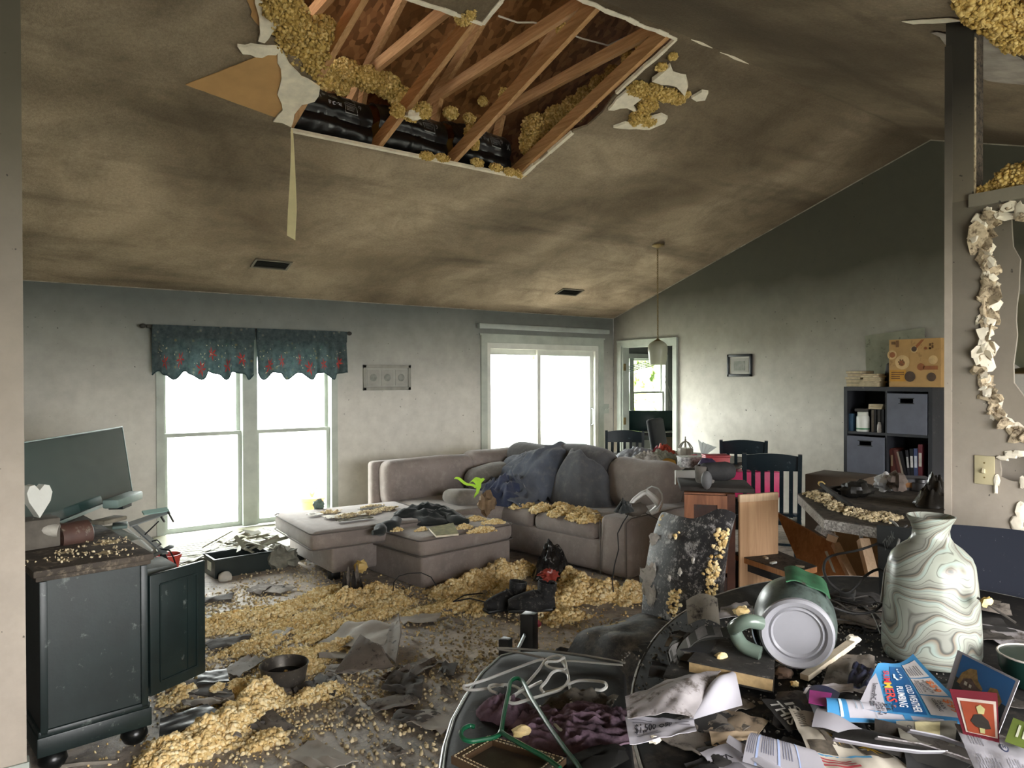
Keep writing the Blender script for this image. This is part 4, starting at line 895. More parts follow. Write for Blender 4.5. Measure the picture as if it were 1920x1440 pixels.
# collapsed blind under the window
t = thing('collapsed_blind', 'collapsed pale slatted blind heaped under the big window', 'window blind', (2.0, 7.1, 0))
M_SLAT = P('7c7b67', .6, .15, 5, .05, 40)
for i in range(16):
    def sf(u, v, k=i):
        x = 1.36+2.02*u-.03*math.sin(k); y = 7.33-.026*k-.05*v-.10*math.sin(u*3.1)*(k/16)**2-.10*(1-u)**2*(k/16); z = .128-.0072*k+.012*math.sin(u*6+k*.25)*(k/16)+(.02*math.sin(u*4+1)*(1-k/16))
        return Vector((x, y, max(.006+.002*(16-k)*.3, z)-.012*v+.006))
    part(t, 'slat', MB().grid(sf, 22, 1, .003), M_SLAT)
rnd = random.Random(8)
for i in range(9):
    c = zp(345+i*7, 1072-i*3, .01); part(t, 'slat', MB().box(c+Vector((0, 0, .015+.01*i)), (.55, .05, .003), (rnd.uniform(-.1, .1), rnd.uniform(-.1, .05), R(28)+rnd.uniform(-.3, .3))), M_SLAT)
c = (zp(403, 1086, 0)+zp(510, 1062, 0))/2; a_ = zp(403, 1086, 0); b_ = zp(508, 1068, 0); ang = math.atan2(b_.y-a_.y, b_.x-a_.x); Lb = (b_-a_).length
M_TRAY = P('1c2624', .4, .2, 6, .1)
cc = (a_+b_)/2 + Vector((-math.sin(ang), math.cos(ang), 0))*.14
t = thing('black_tray', 'black shallow crate on the floor full of pale torn strips', 'crate', cc, ang)
q = MB().b2(-Lb/2, Lb/2, -.14, -.125, 0, .15).b2(-Lb/2, Lb/2, .125, .14, 0, .15).b2(-Lb/2, -Lb/2+.015, -.14, .14, 0, .15).b2(Lb/2-.015, Lb/2, -.14, .14, 0, .15).b2(-Lb/2, Lb/2, -.14, .14, 0, .012)
part(t, 'body', q, M_TRAY, False); part(t, 'rim', MB().cbox((0, -.14, .15), (Lb+.02, .02, .015), .004), M_TRAY, False); part(t, 'rim', MB().cbox((0, .14, .15), (Lb+.02, .02, .015), .004), M_TRAY, False)
part(t, 'label_sticker', MB().box((-Lb/2-.001, 0, .08), (.002, .1, .07)), P('c0c4bd', .7), False)
t2 = thing('blind_scrap_pile', 'tangle of broken white slats piled in the black crate', 'broken slats', cc+Vector((0, 0, .10)), ang)
for i in range(34):
    L = rnd.uniform(.12, .34); q = MB().box((rnd.uniform(-Lb/2+.1, Lb/2+.12), rnd.uniform(-.08, .25), .07+rnd.uniform(0, .10)), (L, .035, .003), (rnd.uniform(-.9, .9), rnd.uniform(-.5, .5), rnd.uniform(0, 3.1)))
    part(t2, 'slat_piece', q, P('9c998a', .6, .15, 5, .05, 40) if i % 3 else M_SLAT, False)
solo('rag_bundle', MB().blob(zp(527, 1045, .08), (.14, .12, .1), .5, 3, 7, 20), P('7d7c70', .9, .4, 14, .6, 30), 'crumpled grey rag bundle between crate and chaise', 'rag')
solo('white_stone', MB().blob(zp(422, 1083, .02), (.055, .05, .05), .2, 2, 3, 12), P('bdbab0', .8, .1), 'rounded white chunk in front of the black crate', 'debris')

# ------------------------------------------------------------ sectional sofa and ottoman
def cloth_mat(name, c, sc=180, dust=.35):
    q = NT(name); n = q.noise(3, 5, .6); w = q.noise(sc, 2, .5)
    base = q.ramp(n, [(.3, tuple(x*.78 for x in c)), (.7, tuple(min(1, x*1.15) for x in c))])
    base = q.mix(q.math('MULTIPLY', q.ramp(q.noise(14, 6, .75), [(.5, 0.0), (.72, 1.0)]), dust), base, (.42, .39, .34))
    q.bump(q.math('ADD', w, q.math('MULTIPLY', q.noise(7, 3), 2.0)), .3, .006); m = q.out(base, .95, 0, .1)
    q.b.inputs['Sheen Weight'].default_value = .25; return m
M_SOFA = cloth_mat('grey_brown_sofa_cloth', (.245, .208, .188)); M_PIPE = P((.115, .10, .09), .9, .1)
t = thing('sectional_sofa', 'dusty grey brown sectional sofa with chaise under the window wall', 'sofa', (4.2, 5.6, 0))
sk = R(4)
# run along the window wall
part(t, 'chaise_base', MB().rbox((3.45, 5.92, .185), (2.32, .96, .25), .03, 6), M_SOFA)
part(t, 'chaise_cushion', MB().rbox((2.68, 5.78, .36), (1.16, 1.02, .155), .06, 9, (0, 0, R(-3)), .06), M_SOFA)
part(t, 'seat_cushion', MB().rbox((3.72, 5.9, .36), (.84, .95, .15), .055, 9, (0, 0, 0), .06), M_SOFA)
def pipe(c, sx, sy, z, rz_, r=.05):
    pts = []; M_ = Matrix.Rotation(rz_, 3, 'Z')
    for (qx, qy, a0) in ((1, 1, 0), (-1, 1, 90), (-1, -1, 180), (1, -1, 270)):
        for k in range(5):
            a = R(a0+k*22.5); pts.append(Vector(c)+M_ @ Vector((qx*(sx/2-r)+r*math.cos(a), qy*(sy/2-r)+r*math.sin(a), z)))
    return pts
part(t, 'piping', MB().tube(pipe((2.68, 5.78, 0), 1.165, 1.025, .422, R(-3)), .006, 6, True).tube(pipe((2.68, 5.78, 0), 1.165, 1.025, .302, R(-3)), .006, 6, True), M_PIPE)
part(t, 'back_frame', MB().rbox((4.15, 6.55, .46), (2.0, .13, .66), .04, 7), M_SOFA)
part(t, 'back_cushion', MB().rbox((3.72, 6.40, .58), (1.02, .26, .44), .09, 9, (R(-6), 0, 0), .12, .02, 3, 1), M_SOFA)
part(t, 'back_cushion', MB().rbox((4.62, 6.36, .60), (.90, .30, .46), .1, 9, (R(-6), 0, R(-6)), .15, .03, 3, 2), M_SOFA)
for (x, y) in ((2.34, 5.52), (2.34, 6.3), (4.4, 5.55)): part(t, 'foot', MB().cbox((x, y, .03), (.08, .08, .06), .004), M_BLACK)
# run towards the camera
def sr(x, y, z): return Vector((4.02+.17, 3.99, 0)) + Matrix.Rotation(R(7), 3, 'Z') @ Vector((x, y, 0)) + Vector((0, 0, z))
part(t, 'base', MB().rbox(sr(.45, 1.25, .16), (1.02, 2.45, .26), .03, 6, (0, 0, R(7))), M_SOFA)
for k, (y0, y1) in enumerate(((.36, 1.06), (1.08, 1.72))):
    part(t, 'seat_cushion', MB().rbox(sr(.36, (y0+y1)/2, .34), (.88, y1-y0, .15), .06, 9, (0, 0, R(7)), .06, .01, 3, k), M_SOFA)
part(t, 'arm', MB().rbox(sr(.42, .15, .265), (1.02, .30, .47), .05, 9, (0, 0, R(7)), .04, .008, 3, 3), M_SOFA)
part(t, 'seam', MB().tube([sr(-.095, .02, .03), sr(-.1, .02, .47), sr(-.03, .02, .5), sr(.8, .02, .5)], .005, 5).tube([sr(-.095, .28, .03), sr(-.1, .28, .46)], .005, 5), M_PIPE)
part(t, 'back_frame', MB().rbox(sr(.98, 1.25, .42), (.18, 2.5, .62), .05, 8, (0, 0, R(7))), M_SOFA)
M_SLATE = cloth_mat('slate_cushion_cloth', (.105, .105, .108), 150, .2)
for k, (y, w, h, ll) in enumerate(((.52, .74, .44, .0), (1.22, .72, .52, .03), (1.9, .7, .50, .02))):
    part(t, 'back_cushion', MB().rbox(sr(.82, y, .40+h/2), (.30, w, h), .13, 10, (0, R(9), R(7)), .22, .05, 2.6, 5+k), M_SOFA if k == 0 else M_SLATE)
# ottoman
N, Lc, Rc = zp(773, 1111, 0), zp(669, 1056, 0), zp(947, 1068, 0)
ex = (Rc-N); ey = (Lc-N); oa = math.atan2(ex.y, ex.x); ow, od = ex.length, ey.length; oc = N+(ex+ey)/2
t = thing('ottoman', 'square grey brown ottoman in front of the chaise', 'ottoman', oc, oa)
part(t, 'base', MB().rbox((0, 0, .125), (ow-.02, od-.02, .24), .025, 6), M_SOFA, False)
part(t, 'cushion', MB().rbox((0, 0, .315), (ow+.02, od+.02, .15), .055, 10, (0, 0, 0), .07, .008, 3, 2), M_SOFA, False)
part(t, 'piping', MB().tube(pipe((0, 0, 0), ow+.03, od+.03, .372, 0), .006, 6, True).tube(pipe((0, 0, 0), ow+.03, od+.03, .252, 0), .006, 6, True), M_PIPE, False)

# ------------------------------------------------------------ cloth heaps
def drape(name, label, cat, c, rx, ry, rot, h, mat, seed=0, ripple=.06, n=54, base=0.0, edge=.2, fs=3.0, pw=1.6, th=.006):
    """crumpled cloth lying in a heap: polar sheet with folds, rim resting on the base"""
    c = Vector(c); c = Vector((c.x, c.y, 0)) if base else c; ca, sa = math.cos(rot), math.sin(rot); mb = MB(); vs = []; fs_ = []; rings = max(6, n//3)
    def pt(r, a, lift):
        e = 1+edge*noise.noise(Vector((math.cos(a)*1.6, math.sin(a)*1.6, seed)))+edge*.5*noise.noise(Vector((math.cos(a)*4, math.sin(a)*4, seed+5)))
        x = r*math.cos(a)*rx*e; y = r*math.sin(a)*ry*e
        k = 1-r**pw; f = noise.noise(Vector((x/rx*fs, y/ry*fs, seed*2.0))); g = noise.noise(Vector((x/rx*fs*2.6, y/ry*fs*2.2, seed+9)))
        rg = 1-abs(noise.noise(Vector((x/rx*fs*1.3+3, y/ry*fs*1.3, seed+2))))*2
        z = base + max(.004, h*k*(.8+.5*f)+ripple*(g*.5+max(0, rg)*.6)*(1-r**4)*1.0+.012*(1-r)) + lift
        return c+Vector((x*ca-y*sa, x*sa+y*ca, z))
    for lift in (th, 0):
        o = len(vs)
        for i in range(rings+1):
            for k in range(n): vs.append(pt(max(.001, i/rings), 2*math.pi*k/n, lift if i < rings else lift))
        for i in range(rings):
            for k in range(n):
                q = [o+i*n+k, o+(i+1)*n+k, o+(i+1)*n+(k+1) % n, o+i*n+(k+1) % n]; fs_.append(q if lift else q[::-1])
    o = (rings+1)*n
    for k in range(n): a, b = rings*n+k, rings*n+(k+1) % n; fs_.append([a, b, b+o, a+o][::-1])
    mb.add(vs, fs_)
    return solo(name, mb, mat, label, cat, angle=1.2)
M_DUVET = cloth_mat('blue_grey_duvet', (.10, .115, .145), 120, .15); M_DARKC = cloth_mat('black_fleece', (.020, .024, .024), 200, .0); M_NAVY = cloth_mat('navy_cloth', (.035, .045, .085), 150, .1)
# duvet thrown over the back cushions
c = sr(.58, 1.68, .0)
def duv(u, v):
    # u across the sofa front to back, v along it
    prof = [(.0, .43), (.10, .50), (.24, .58), (.36, .70), (.46, .84), (.58, .95), (.82, .99), (1.08, .90)]
    s = u*(len(prof)-1); i = min(len(prof)-2, int(s)); tt = s-i; px = prof[i][0]*(1-tt)+prof[i+1][0]*tt; pz_ = prof[i][1]*(1-tt)+prof[i+1][1]*tt
    y = 1.28+.95*v+.05*math.sin(u*6); env = math.sin(math.pi*min(1, max(0, v)))**.35; pz_ = .44+(pz_-.44)*env*(.86+.14*math.sin(v*6.5+.3)) if u > .25 else .42+(pz_-.42)*env
    w = noise.noise(Vector((u*4, v*4, 3)))*.07+noise.noise(Vector((u*9, v*8, 8)))*.03
    rg = max(0, 1-abs(noise.noise(Vector((u*6+2, v*6, 5))))*4)*.035
    return sr(px-.03*(1-u)-w*.5, y+.05*noise.noise(Vector((u*3, v*2, 9))), pz_+w*.6+rg)
t = thing('grey_duvet', 'bunched blue grey duvet thrown over the sofa back', 'duvet', sr(.5, 1.5, .42)); part(t, 'cloth', MB().grid(duv, 46, 60, .012), M_DUVET, angle=1.4)
drape('duvet_fold', 'puffy blue grey bedding bunched at the sofa corner', 'bedding', sr(.22, 1.66, 0), .24, .36, R(10), .24, M_DUVET, 4, .09, 60, .42, .25, 3.2)
drape('grey_throw', 'thick grey throw rising over the tall middle sofa cushion', 'blanket', sr(.66, 1.12, 0), .30, .36, R(7), .50, cloth_mat('slate_throw', (.10, .105, .115), 150, .15), 6, .05, 60, .42, .12, 1.8, 3.0)
solo('sofa_pillow', MB().rbox((4.25, 6.08, .60), (.50, .26, .20), .09, 9, (R(10), R(-6), R(-6)), .25, .02, 4, 3), cloth_mat('taupe_pillow', (.17, .16, .14)), 'taupe pillow with crumbs resting below the sofa back', 'pillow')
solo('sofa_pillow', MB().rbox((3.72, 5.75, .49), (.36, .26, .13), .06, 9, (0, R(8), R(15)), .25, .02, 4, 5), cloth_mat('tan_pillow', (.20, .18, .155)), 'small tan pillow lying beside the navy jacket', 'pillow')
drape('navy_jacket', 'crumpled navy jacket on the corner seat of the sofa', 'jacket', (4.13, 5.62, 0), .34, .26, R(10), .26, M_NAVY, 11, .06, 56, .42, .3, 3)
M_HIVIS = P((.42, .72, .06), .7, .15, 8, .2)
c0 = dp(905, 905, 6.3)
t = thing('hi_vis_strap', 'bright lime green vest strap lying on the navy jacket', 'safety vest', c0)
for pth, w in ((((853, 896), (866, 902), (880, 908), (893, 915)), .012), (((893, 900), (898, 908), (897, 918), (893, 930)), .032), (((884, 902), (897, 899), (905, 904)), .028)):
    P3 = [dp(x, y, 6.28) for x, y in pth]
    def hf(u, v, P3=P3, w=w):
        s = u*(len(P3)-1); i = min(len(P3)-2, int(s)); p = P3[i].lerp(P3[i+1], s-i); return p+Vector((.35, -.5, .6)).normalized()*(v-.5)*w*2+Vector((0, 0, .01*math.sin(u*9)))
    part(t, 'strap', MB().grid(hf, 12, 2, .004), M_HIVIS)
drape('black_fleece_jacket', 'black fleece jacket flung across the ottoman', 'jacket', zp(795, 972, .40), .36, .24, R(-22), .10, M_DARKC, 21, .05, 60, .39, .45, 2.4, 2.2)
def sleeve(p0, p1, r, name, label, mat, cat, seed):
    P3 = [Vector(p0).lerp(Vector(p1), i/9)+Vector((.02*math.sin(i), .02*math.cos(i*1.3), 0)) for i in range(10)]
    solo(name, MB().tube(P3, [r*(.9+.2*math.sin(i*2.1+seed))*(1 if i < 7 else [.9, .7, .35][i-7]) for i in range(10)], 10), mat, label, cat)
sleeve(zp(745, 980, .42), zp(698, 1000, .42), .05, 'fleece_sleeve', 'black sleeve hanging towards the left edge of the ottoman', M_DARKC, 'jacket sleeve', 1)
sleeve(zp(830, 968, .43), zp(876, 980, .42), .045, 'fleece_sleeve', 'black sleeve stretched to the right over the ottoman', M_DARKC, 'jacket sleeve', 2)
# paperback on the ottoman
f = quad_fn(zp(818, 1008, .408), zp(860, 1004, .408), zp(850, 984, .408), zp(804, 993, .408))
t = thing('paperback_book', 'olive covered paperback lying open-edged on the ottoman', 'book', f(.5, .5)); pts = [f(0, 0), f(1, 0), f(1, 1), f(0, 1)]
part(t, 'pages', MB().prism(pts, (0, 0, .014)), P('d7cfb8', .9)); part(t, 'cover', MB().prism([p+Vector((0, 0, .014)) for p in pts], (0, 0, .003)), P('6f6a3f', .7, .4, 30, .1))
# thin sheets and scraps on the chaise
for i, (x, y, w, h, m, lb) in enumerate(((645, 968, .34, .14, 'c9c4b8', 'pale torn paper strip lying along the chaise'), (590, 966, .12, .10, 'd5d2ca', 'white paper corner on the front of the chaise'), (700, 955, .26, .10, '5a564e', 'dark charred paper on the chaise by the seat back'), (665, 975, .30, .08, '55503f', 'brown charred strip along the chaise edge'))):
    c = zp(x, y, .448); f = quad_fn(c+Vector((-w/2, -h/2, 0)), c+Vector((w/2, -h/2, 0)), c+Vector((w/2, h/2, 0)), c+Vector((-w/2, h/2, 0)), lambda u, v, i=i: .012*noise.noise(Vector((u*5, v*4, i)))+.01)
    solo('paper_scrap', MB().grid(f, 12, 8, .003), P(m, .9, .3, 16, .3, 40, dirt=.2), lb, 'paper')
solo('plant_tuft', MB().blob(zp(597, 948, .46), (.05, .05, .05), .9, 4, 3, 14), P('6f837a', .8, .4, 20, .3), 'pale green tuft on the far corner of the chaise', 'plant', angle=.3)
# things on the sofa arm
c = dp(1205, 940, 5.15)
t = thing('handheld_console', 'white looped handheld gadget leaning on the sofa arm', 'gadget', c)
lp = [(1180, 948), (1190, 936), (1203, 926), (1212, 922), (1224, 932), (1236, 945), (1232, 955), (1220, 962)]
part(t, 'frame', MB().tube([dp(x, y, 5.12+.01*i) for i, (x, y) in enumerate(lp)], [.014, .016, .018, .02, .024, .03, .028, .018], 8), P('b9b9b4', .5, .1, 6, .1))
part(t, 'cord_loop', MB().tube([dp(x, y, 5.1) for x, y in ((1212, 924), (1214, 916), (1222, 912), (1234, 916), (1241, 926), (1242, 938), (1236, 950), (1230, 958))], .006, 6), P('a9aca8', .5, .1, 6, 0))
part(t, 'pouch', MB().blob(dp(1192, 955, 5.08), (.10, .06, .045), .3, 3, 2, 14), P('4c4740', .8, .3))
drape('dark_pouch', 'small black crumpled pouch on the sofa arm', 'pouch', dp(1170, 960, 5.0)-Vector((0, 0, .0)), .09, .06, .3, .06, M_DARKC, 31, .03, 30, .0, .3, 3)
t = solo('black_wire', MB().tube([dp(x, y, 4.78-.002*i) for i, (x, y) in enumerate(((1180, 962), (1168, 980), (1158, 1000), (1160, 1030), (1152, 1060), (1148, 1090), (1150, 1110)))], .004, 5), M_BLACK, 'thin black cord running down the front of the sofa arm', 'cord')
solo('thin_wire', MB().tube([dp(x, y, 5.0) for x, y in ((1210, 962), (1230, 972), (1250, 985), (1262, 1000), (1258, 1015))], .003, 5), M_BLACK, 'thin cord trailing over the side of the sofa arm', 'cord')
# ------------------------------------------------------------ office glimpsed through the doorway
c = dp(1224, 800, 11.3)
t = thing('office_monitor', 'large dark monitor on the desk seen through the doorway', 'monitor', (c.x, c.y, .77)); ma = R(-45)
part(t, 'screen_panel', MB().cbox((c.x, c.y, c.z+.02), (.74, .03, .46), .006, (0, 0, ma)), P('2b4444', .25, .1, 4, 0)); part(t, 'stand', MB().box((c.x, c.y, .87), (.06, .03, .22), (0, 0, ma)).box((c.x, c.y, .78), (.24, .16, .016), (0, 0, ma)), M_BLACK)
dk = Vector((c.x, c.y, 0))
t = thing('office_desk', 'dark office desk beyond the doorway', 'desk', dk, ma)
part(t, 'top', MB().cbox((.1, 0, .75), (1.3, .6, .035), .005), M_BLACKW, False)
for x in (-.5, .7): part(t, 'side_panel', MB().box((x, 0, .365), (.03, .55, .73)), M_BLACKW, False)
part(t, 'drawer_front', MB().box((.3, -.28, .56), (.5, .02, .3)), P('6b6250', .7, .2), False)
for i, (dx, dy) in enumerate(((-.2, -.2), (.1, -.22), (.35, -.18))): solo('desk_papers', MB().cbox(dk+Matrix.Rotation(ma, 3, 'Z') @ Vector((dx, dy, .775+.004*i)), (.26, .18, .01+.006*i), .002, (0, 0, ma+i*.3)), M_WHITE, ['white papers on the left of the office desk', 'white papers in the middle of the office desk', 'white papers on the right of the office desk'][i], 'paper')
c = dp(1205, 840, 9.0)
t = thing('office_chair', 'black office chair with armrests in front of the desk', 'chair', (c.x, c.y, 0), R(20))
part(t, 'seat', MB().rbox((0, 0, .47), (.5, .48, .08), .03, 6), M_BLACK, False); part(t, 'backrest', MB().rbox((-.05, -.22, .86), (.42, .07, .5), .05, 6, (R(-10), 0, 0)), P('1a1d1e', .9, .2), False)
for s in (-1, 1): part(t, 'armrest', MB().tube([(s*.25, .1, .5), (s*.29, .1, .68), (s*.29, -.12, .7)], .022, 7), M_BLACK, False)
part(t, 'column', MB().tube([(0, 0, .08), (0, 0, .44)], .03, 10), M_BLACK, False)
for k in range(5): a = k*1.2566; part(t, 'base_leg', MB().bar((0, 0, .09), (.28*math.cos(a), .28*math.sin(a), .04), .04, .03), M_BLACK, False)
t = thing('vertical_blind_cords', 'two white cords hanging at the right of the office window', 'blind cord', (9.4, 8.1, .9))
part(t, 'cord', MB().tube([dp(1247, 705, 10.6), dp(1264, 762, 10.6)], .006, 5), M_WHITE); part(t, 'cord', MB().tube([dp(1247, 715, 10.6), dp(1256, 762, 10.6)], .006, 5), M_WHITE)
t = thing('raised_office_blind', 'half raised dark blind across the office window', 'window blind', (9.3, 8.8, 1.7))
for i in range(4): part(t, 'slat', MB().bar(yp(1170, 689+i*3, 8.8), yp(1226, 676+i*3, 8.8), .03, .012), P('56645f', .6))

# ------------------------------------------------------------ dining table with clutter
TC = Vector((6.02, 5.25, 0)); TW, TL = 1.25, 1.55
t = thing('dining_table', 'dark rounded dining table cluttered with papers behind the sofa', 'table', TC, R(6))
M_DT = P('3b3630', .6, .3, 6, .2, 40)
ov = [(TW/2*math.copysign(abs(math.cos(a))**.6, math.cos(a)), TL/2*math.copysign(abs(math.sin(a))**.6, math.sin(a))) for a in [2*math.pi*k/48 for k in range(48)]]
part(t, 'top', MB().prism([(x, y, .715) for x, y in ov], (0, 0, .035)), M_DT, False)
part(t, 'apron', MB().prism([(x*.86, y*.86, .62) for x, y in ov], (0, 0, .095)), M_BLACKW, False)
for sx in (-1, 1):
    for sy in (-1, 1): part(t, 'leg', MB().tube([(sx*.42, sy*.55, 0), (sx*.42, sy*.55, .35), (sx*.42, sy*.55, .64)], [.025, .04, .045], 8), M_BLACKW, False)
def slat_chair(name, label, loc, rz_, mat):
    t = thing(name, label, 'chair', loc, rz_, 'black slat back dining chairs')
    part(t, 'seat', MB().rbox((0, 0, .45), (.44, .42, .035), .012, 5), mat, False)
    for s in (-1, 1):
        part(t, 'leg', MB().tube([(s*.19, .18, 0), (s*.19, .18, .44)], [.016, .022], 6), mat, False)
        part(t, 'back_post', MB().bar((s*.2, -.22, 0), (s*.2, -.2, .45), .04, .03).bar((s*.2, -.2, .45), (s*.205, -.27, 1.0), .04, .03), mat, False)
    q = MB(); seg = 10
    for i in range(seg):
        x0, x1 = -.2+.4*i/seg, -.2+.4*(i+1)/seg; h = lambda x: .985+.022*math.cos(x*7.5)
        q.prism([(x0, -.255-.02*math.cos(x0*7), .87), (x1, -.255-.02*math.cos(x1*7), .87), (x1, -.275-.02*math.cos(x1*7), h(x1)), (x0, -.275-.02*math.cos(x0*7), h(x0))], (0, .022, 0))
    part(t, 'top_rail', q, mat, False)
    for i in range(5): x = -.14+.07*i; part(t, 'slat', MB().bar((x, -.205, .5), (x, -.262, .89), .012, .03, (1, 0, 0)), mat, False)
    part(t, 'lower_rail', MB().bar((-.2, -.21, .52), (.2, -.21, .52), .035, .022), mat, False)
    part(t, 'stretcher', MB().bar((-.19, .18, .2), (.19, .18, .2), .02, .02).bar((-.19, .18, .25), (-.19, -.21, .25), .02, .02).bar((.19, .18, .25), (.19, -.21, .25), .02, .02), mat, False)
    return t
M_CH = P('18242a', .32, .2, 6, .08, 50, dirt=.06, dcol='59636a')
c1 = zp(1177, 822, .99); ch = slat_chair('slat_back_chair', 'black slat back chair at the far end of the dining table by the doorway', (6.08, 6.12, 0), R(180-48), M_CH)
ch.location = (c1.x+.45, c1.y+.5, 0)
c2_ = zp(1394, 828, .99); dup(ch, (c2_.x+.22, c2_.y+.16, 0), R(-42-12), 'blue grey slat back chair facing the right end of the dining table')
c3 = zp(1447, 850, .98); dup(ch, (c3.x, c3.y, 0), R(-42-14), 'black slat back chair in front of the pink box, nearest the wood cabinet')
# pink and red boxes, box against the wall
def boxy(name, label, cat, c, sz, rz_, mat, lid=None, r=.006):
    t = thing(name, label, cat, Vector(c), rz_); part(t, 'body', MB().cbox((0, 0, sz[2]/2), sz, r), mat, False)
    if lid: part(t, 'lid', MB().cbox((0, 0, sz[2]+.008), (sz[0]+.01, sz[1]+.01, .02), r), lid, False)
    return t
M_PINK = P('b81f5a', .5, .2, 8, .05); M_REDB = P('b03a3e', .5, .15, 6, .05)
boxy('pink_box', 'hot pink carton on a chair seat behind the black slat chair', 'box', (6.02, 4.22, .471), (.46, .26, .24), R(-40), M_PINK)
c = dp(1346, 855, 6.6); boxy('red_storage_box', 'red plastic box on the right end of the dining table', 'box', (c.x+.1, c.y+.1, .752), (.22, .16, .12), R(-38), M_REDB, P('9c3238', .5))
c = dp(1520, 890, 6.0); boxy('cardboard_box', 'open brown cardboard box on the floor by the gable wall', 'box', (6.35, 3.5, 0), (.42, .5, .72), R(8), P('51463a', .9, .2, 5, .1))
c = dp(1456, 843, 6.4)
solo('white_plastic_bag', MB().blob((6.1, 4.2, .79), (.11, .09, .08), .7, 3, 4, 18), P('c9c6c0', .5, .1, 6, .2), 'crumpled white bag on top of the hot pink carton', 'bag', angle=.4)
# clutter on the table
ZT = .752
def onT(x, y, d=0): return zp(x, y, ZT+d)
M_CLUT = ['8d9098', 'b9b6ae', '9a948a', '7b7f8c', 'c7bfae']
drape('folded_blanket', 'grey striped blanket folded on the left of the dining table', 'blanket', onT(1195, 860), .30, .24, R(40), .10, P('8e929a', .9, .3, 30, .4, 40), 41, .05, 44, ZT, .2, 3)
drape('crumpled_cloth', 'pale patterned cloth bunched on the dining table front edge', 'cloth', onT(1212, 868), .26, .2, R(10), .08, P('a9a69f', .9, .4, 40, .4, 40), 42, .05, 44, ZT, .3, 4)
drape('crumpled_cloth', 'grey green rag heap in the middle of the dining table', 'cloth', onT(1240, 866), .24, .18, 0, .09, P('8a8b7d', .9, .4, 30, .4, 40), 43, .05, 40, ZT, .3, 4)
drape('orange_wrapper', 'orange and red gift wrap scraps on the dining table', 'wrapping paper', onT(1246, 858), .2, .12, .4, .12, P('a8432f', .6, .5, 14, .3), 44, .05, 36, ZT, .4, 5)
drape('red_ribbon_bag', 'dark red crumpled bag beside the gift wrap', 'bag', onT(1232, 862), .10, .09, .2, .12, P('7a2530', .6, .3, 10, .3), 45, .03, 30, ZT, .3, 4)
f = quad_fn(onT(1238, 868, .01), onT(1268, 872, .01), onT(1266, 864, .03), onT(1236, 862, .03), lambda u, v: .02*math.sin(u*3)); solo('yellow_envelope', MB().grid(f, 8, 6, .003), P('cf9d3c', .8, .1), 'yellow envelope in front of the floral box', 'envelope')
t = boxy('floral_box', 'small white box with dark floral print on the dining table', 'box', onT(1299, 876), (.26, .17, .085), R(-36), P('a8a8a8', .6, .8, 45, 0), P('b5b5b3', .6, .6, 45, 0))
c = onT(1285, 862)
t = thing('candle_lantern', 'white metal lantern with a pointed crown on the dining table', 'lantern', c)
part(t, 'body', MB().lathe([(.075, 0), (.08, .01), (.08, .11), (.075, .12)], 8, c), P('b9b8ac', .6, .2, 20, .1)); 
q = MB()
for k in range(8): a = k*math.pi/4; q.tube([c+Vector((.075*math.cos(a)*s, .075*math.sin(a)*s, .12+.07*(1-s*s))) for s in (1, .8, .6, .4, .2, 0)], .006, 5)
part(t, 'crown', q, P('8d8b80', .6, .2, 20, .1)); part(t, 'finial', MB().lathe([(.006, 0), (.012, .012), (.004, .03), (.008, .04), (.001, .055)], 10, c+Vector((0, 0, .19))), P('8d8b80', .6))
for i, (x, y, m, s, lb) in enumerate(((1302, 846, 'b8475c', .05, 'pink ball ornament behind the floral box'), (1306, 856, 'c05a6e', .04, 'pale pink cup behind the floral box'), (1320, 848, '3b8a6e', .06, 'green tissue bunch beside the red box'), (1326, 862, '3e3550', .09, 'dark purple bag crumpled beside the red box'))):
    solo('party_item', MB().blob(onT(x, y+14, s*.8), (s, s, s*.9), .3, 3, i, 14), P(m, .5, .3, 12, .2), lb, 'ornament', angle=.5)
t = thing('tissue_fan', 'clear crinkled tissue sticking up behind the green bunch', 'tissue paper', onT(1318, 860, .1))
for k in range(4): b0 = onT(1316, 858, .1); part(t, 'leaf', MB().prism([b0, b0+Vector((.03*k-.02, -.03*k+.03, .17-.02*k)), b0+Vector((.03*k+.02, -.03*k, .13-.01*k))], (.004, .004, 0)), P('a9b3ae', .4, .1))
rnd = random.Random(77)
for i in range(7):
    x, y = rnd.uniform(1200, 1330), rnd.uniform(864, 880); c = onT(x, y, .004+.003*i)
    solo('table_paper', MB().cbox(c, (rnd.uniform(.14, .24), rnd.uniform(.1, .18), .004), .001, (0, 0, rnd.random()*3)), P(M_CLUT[i % 5], .9, .2), 'loose sheet of paper among the clutter on the dining table', 'paper', 'loose papers on the dining table')
t = solo('oval_tray', MB().lathe([(.02, 0), (.2, .004), (.23, .02), (.225, .024), (.19, .01), (.02, .008)], 28, onT(1345, 878)), P('4f4a46', .5, .2), 'dark oval tray at the right tip of the dining table', 'tray')

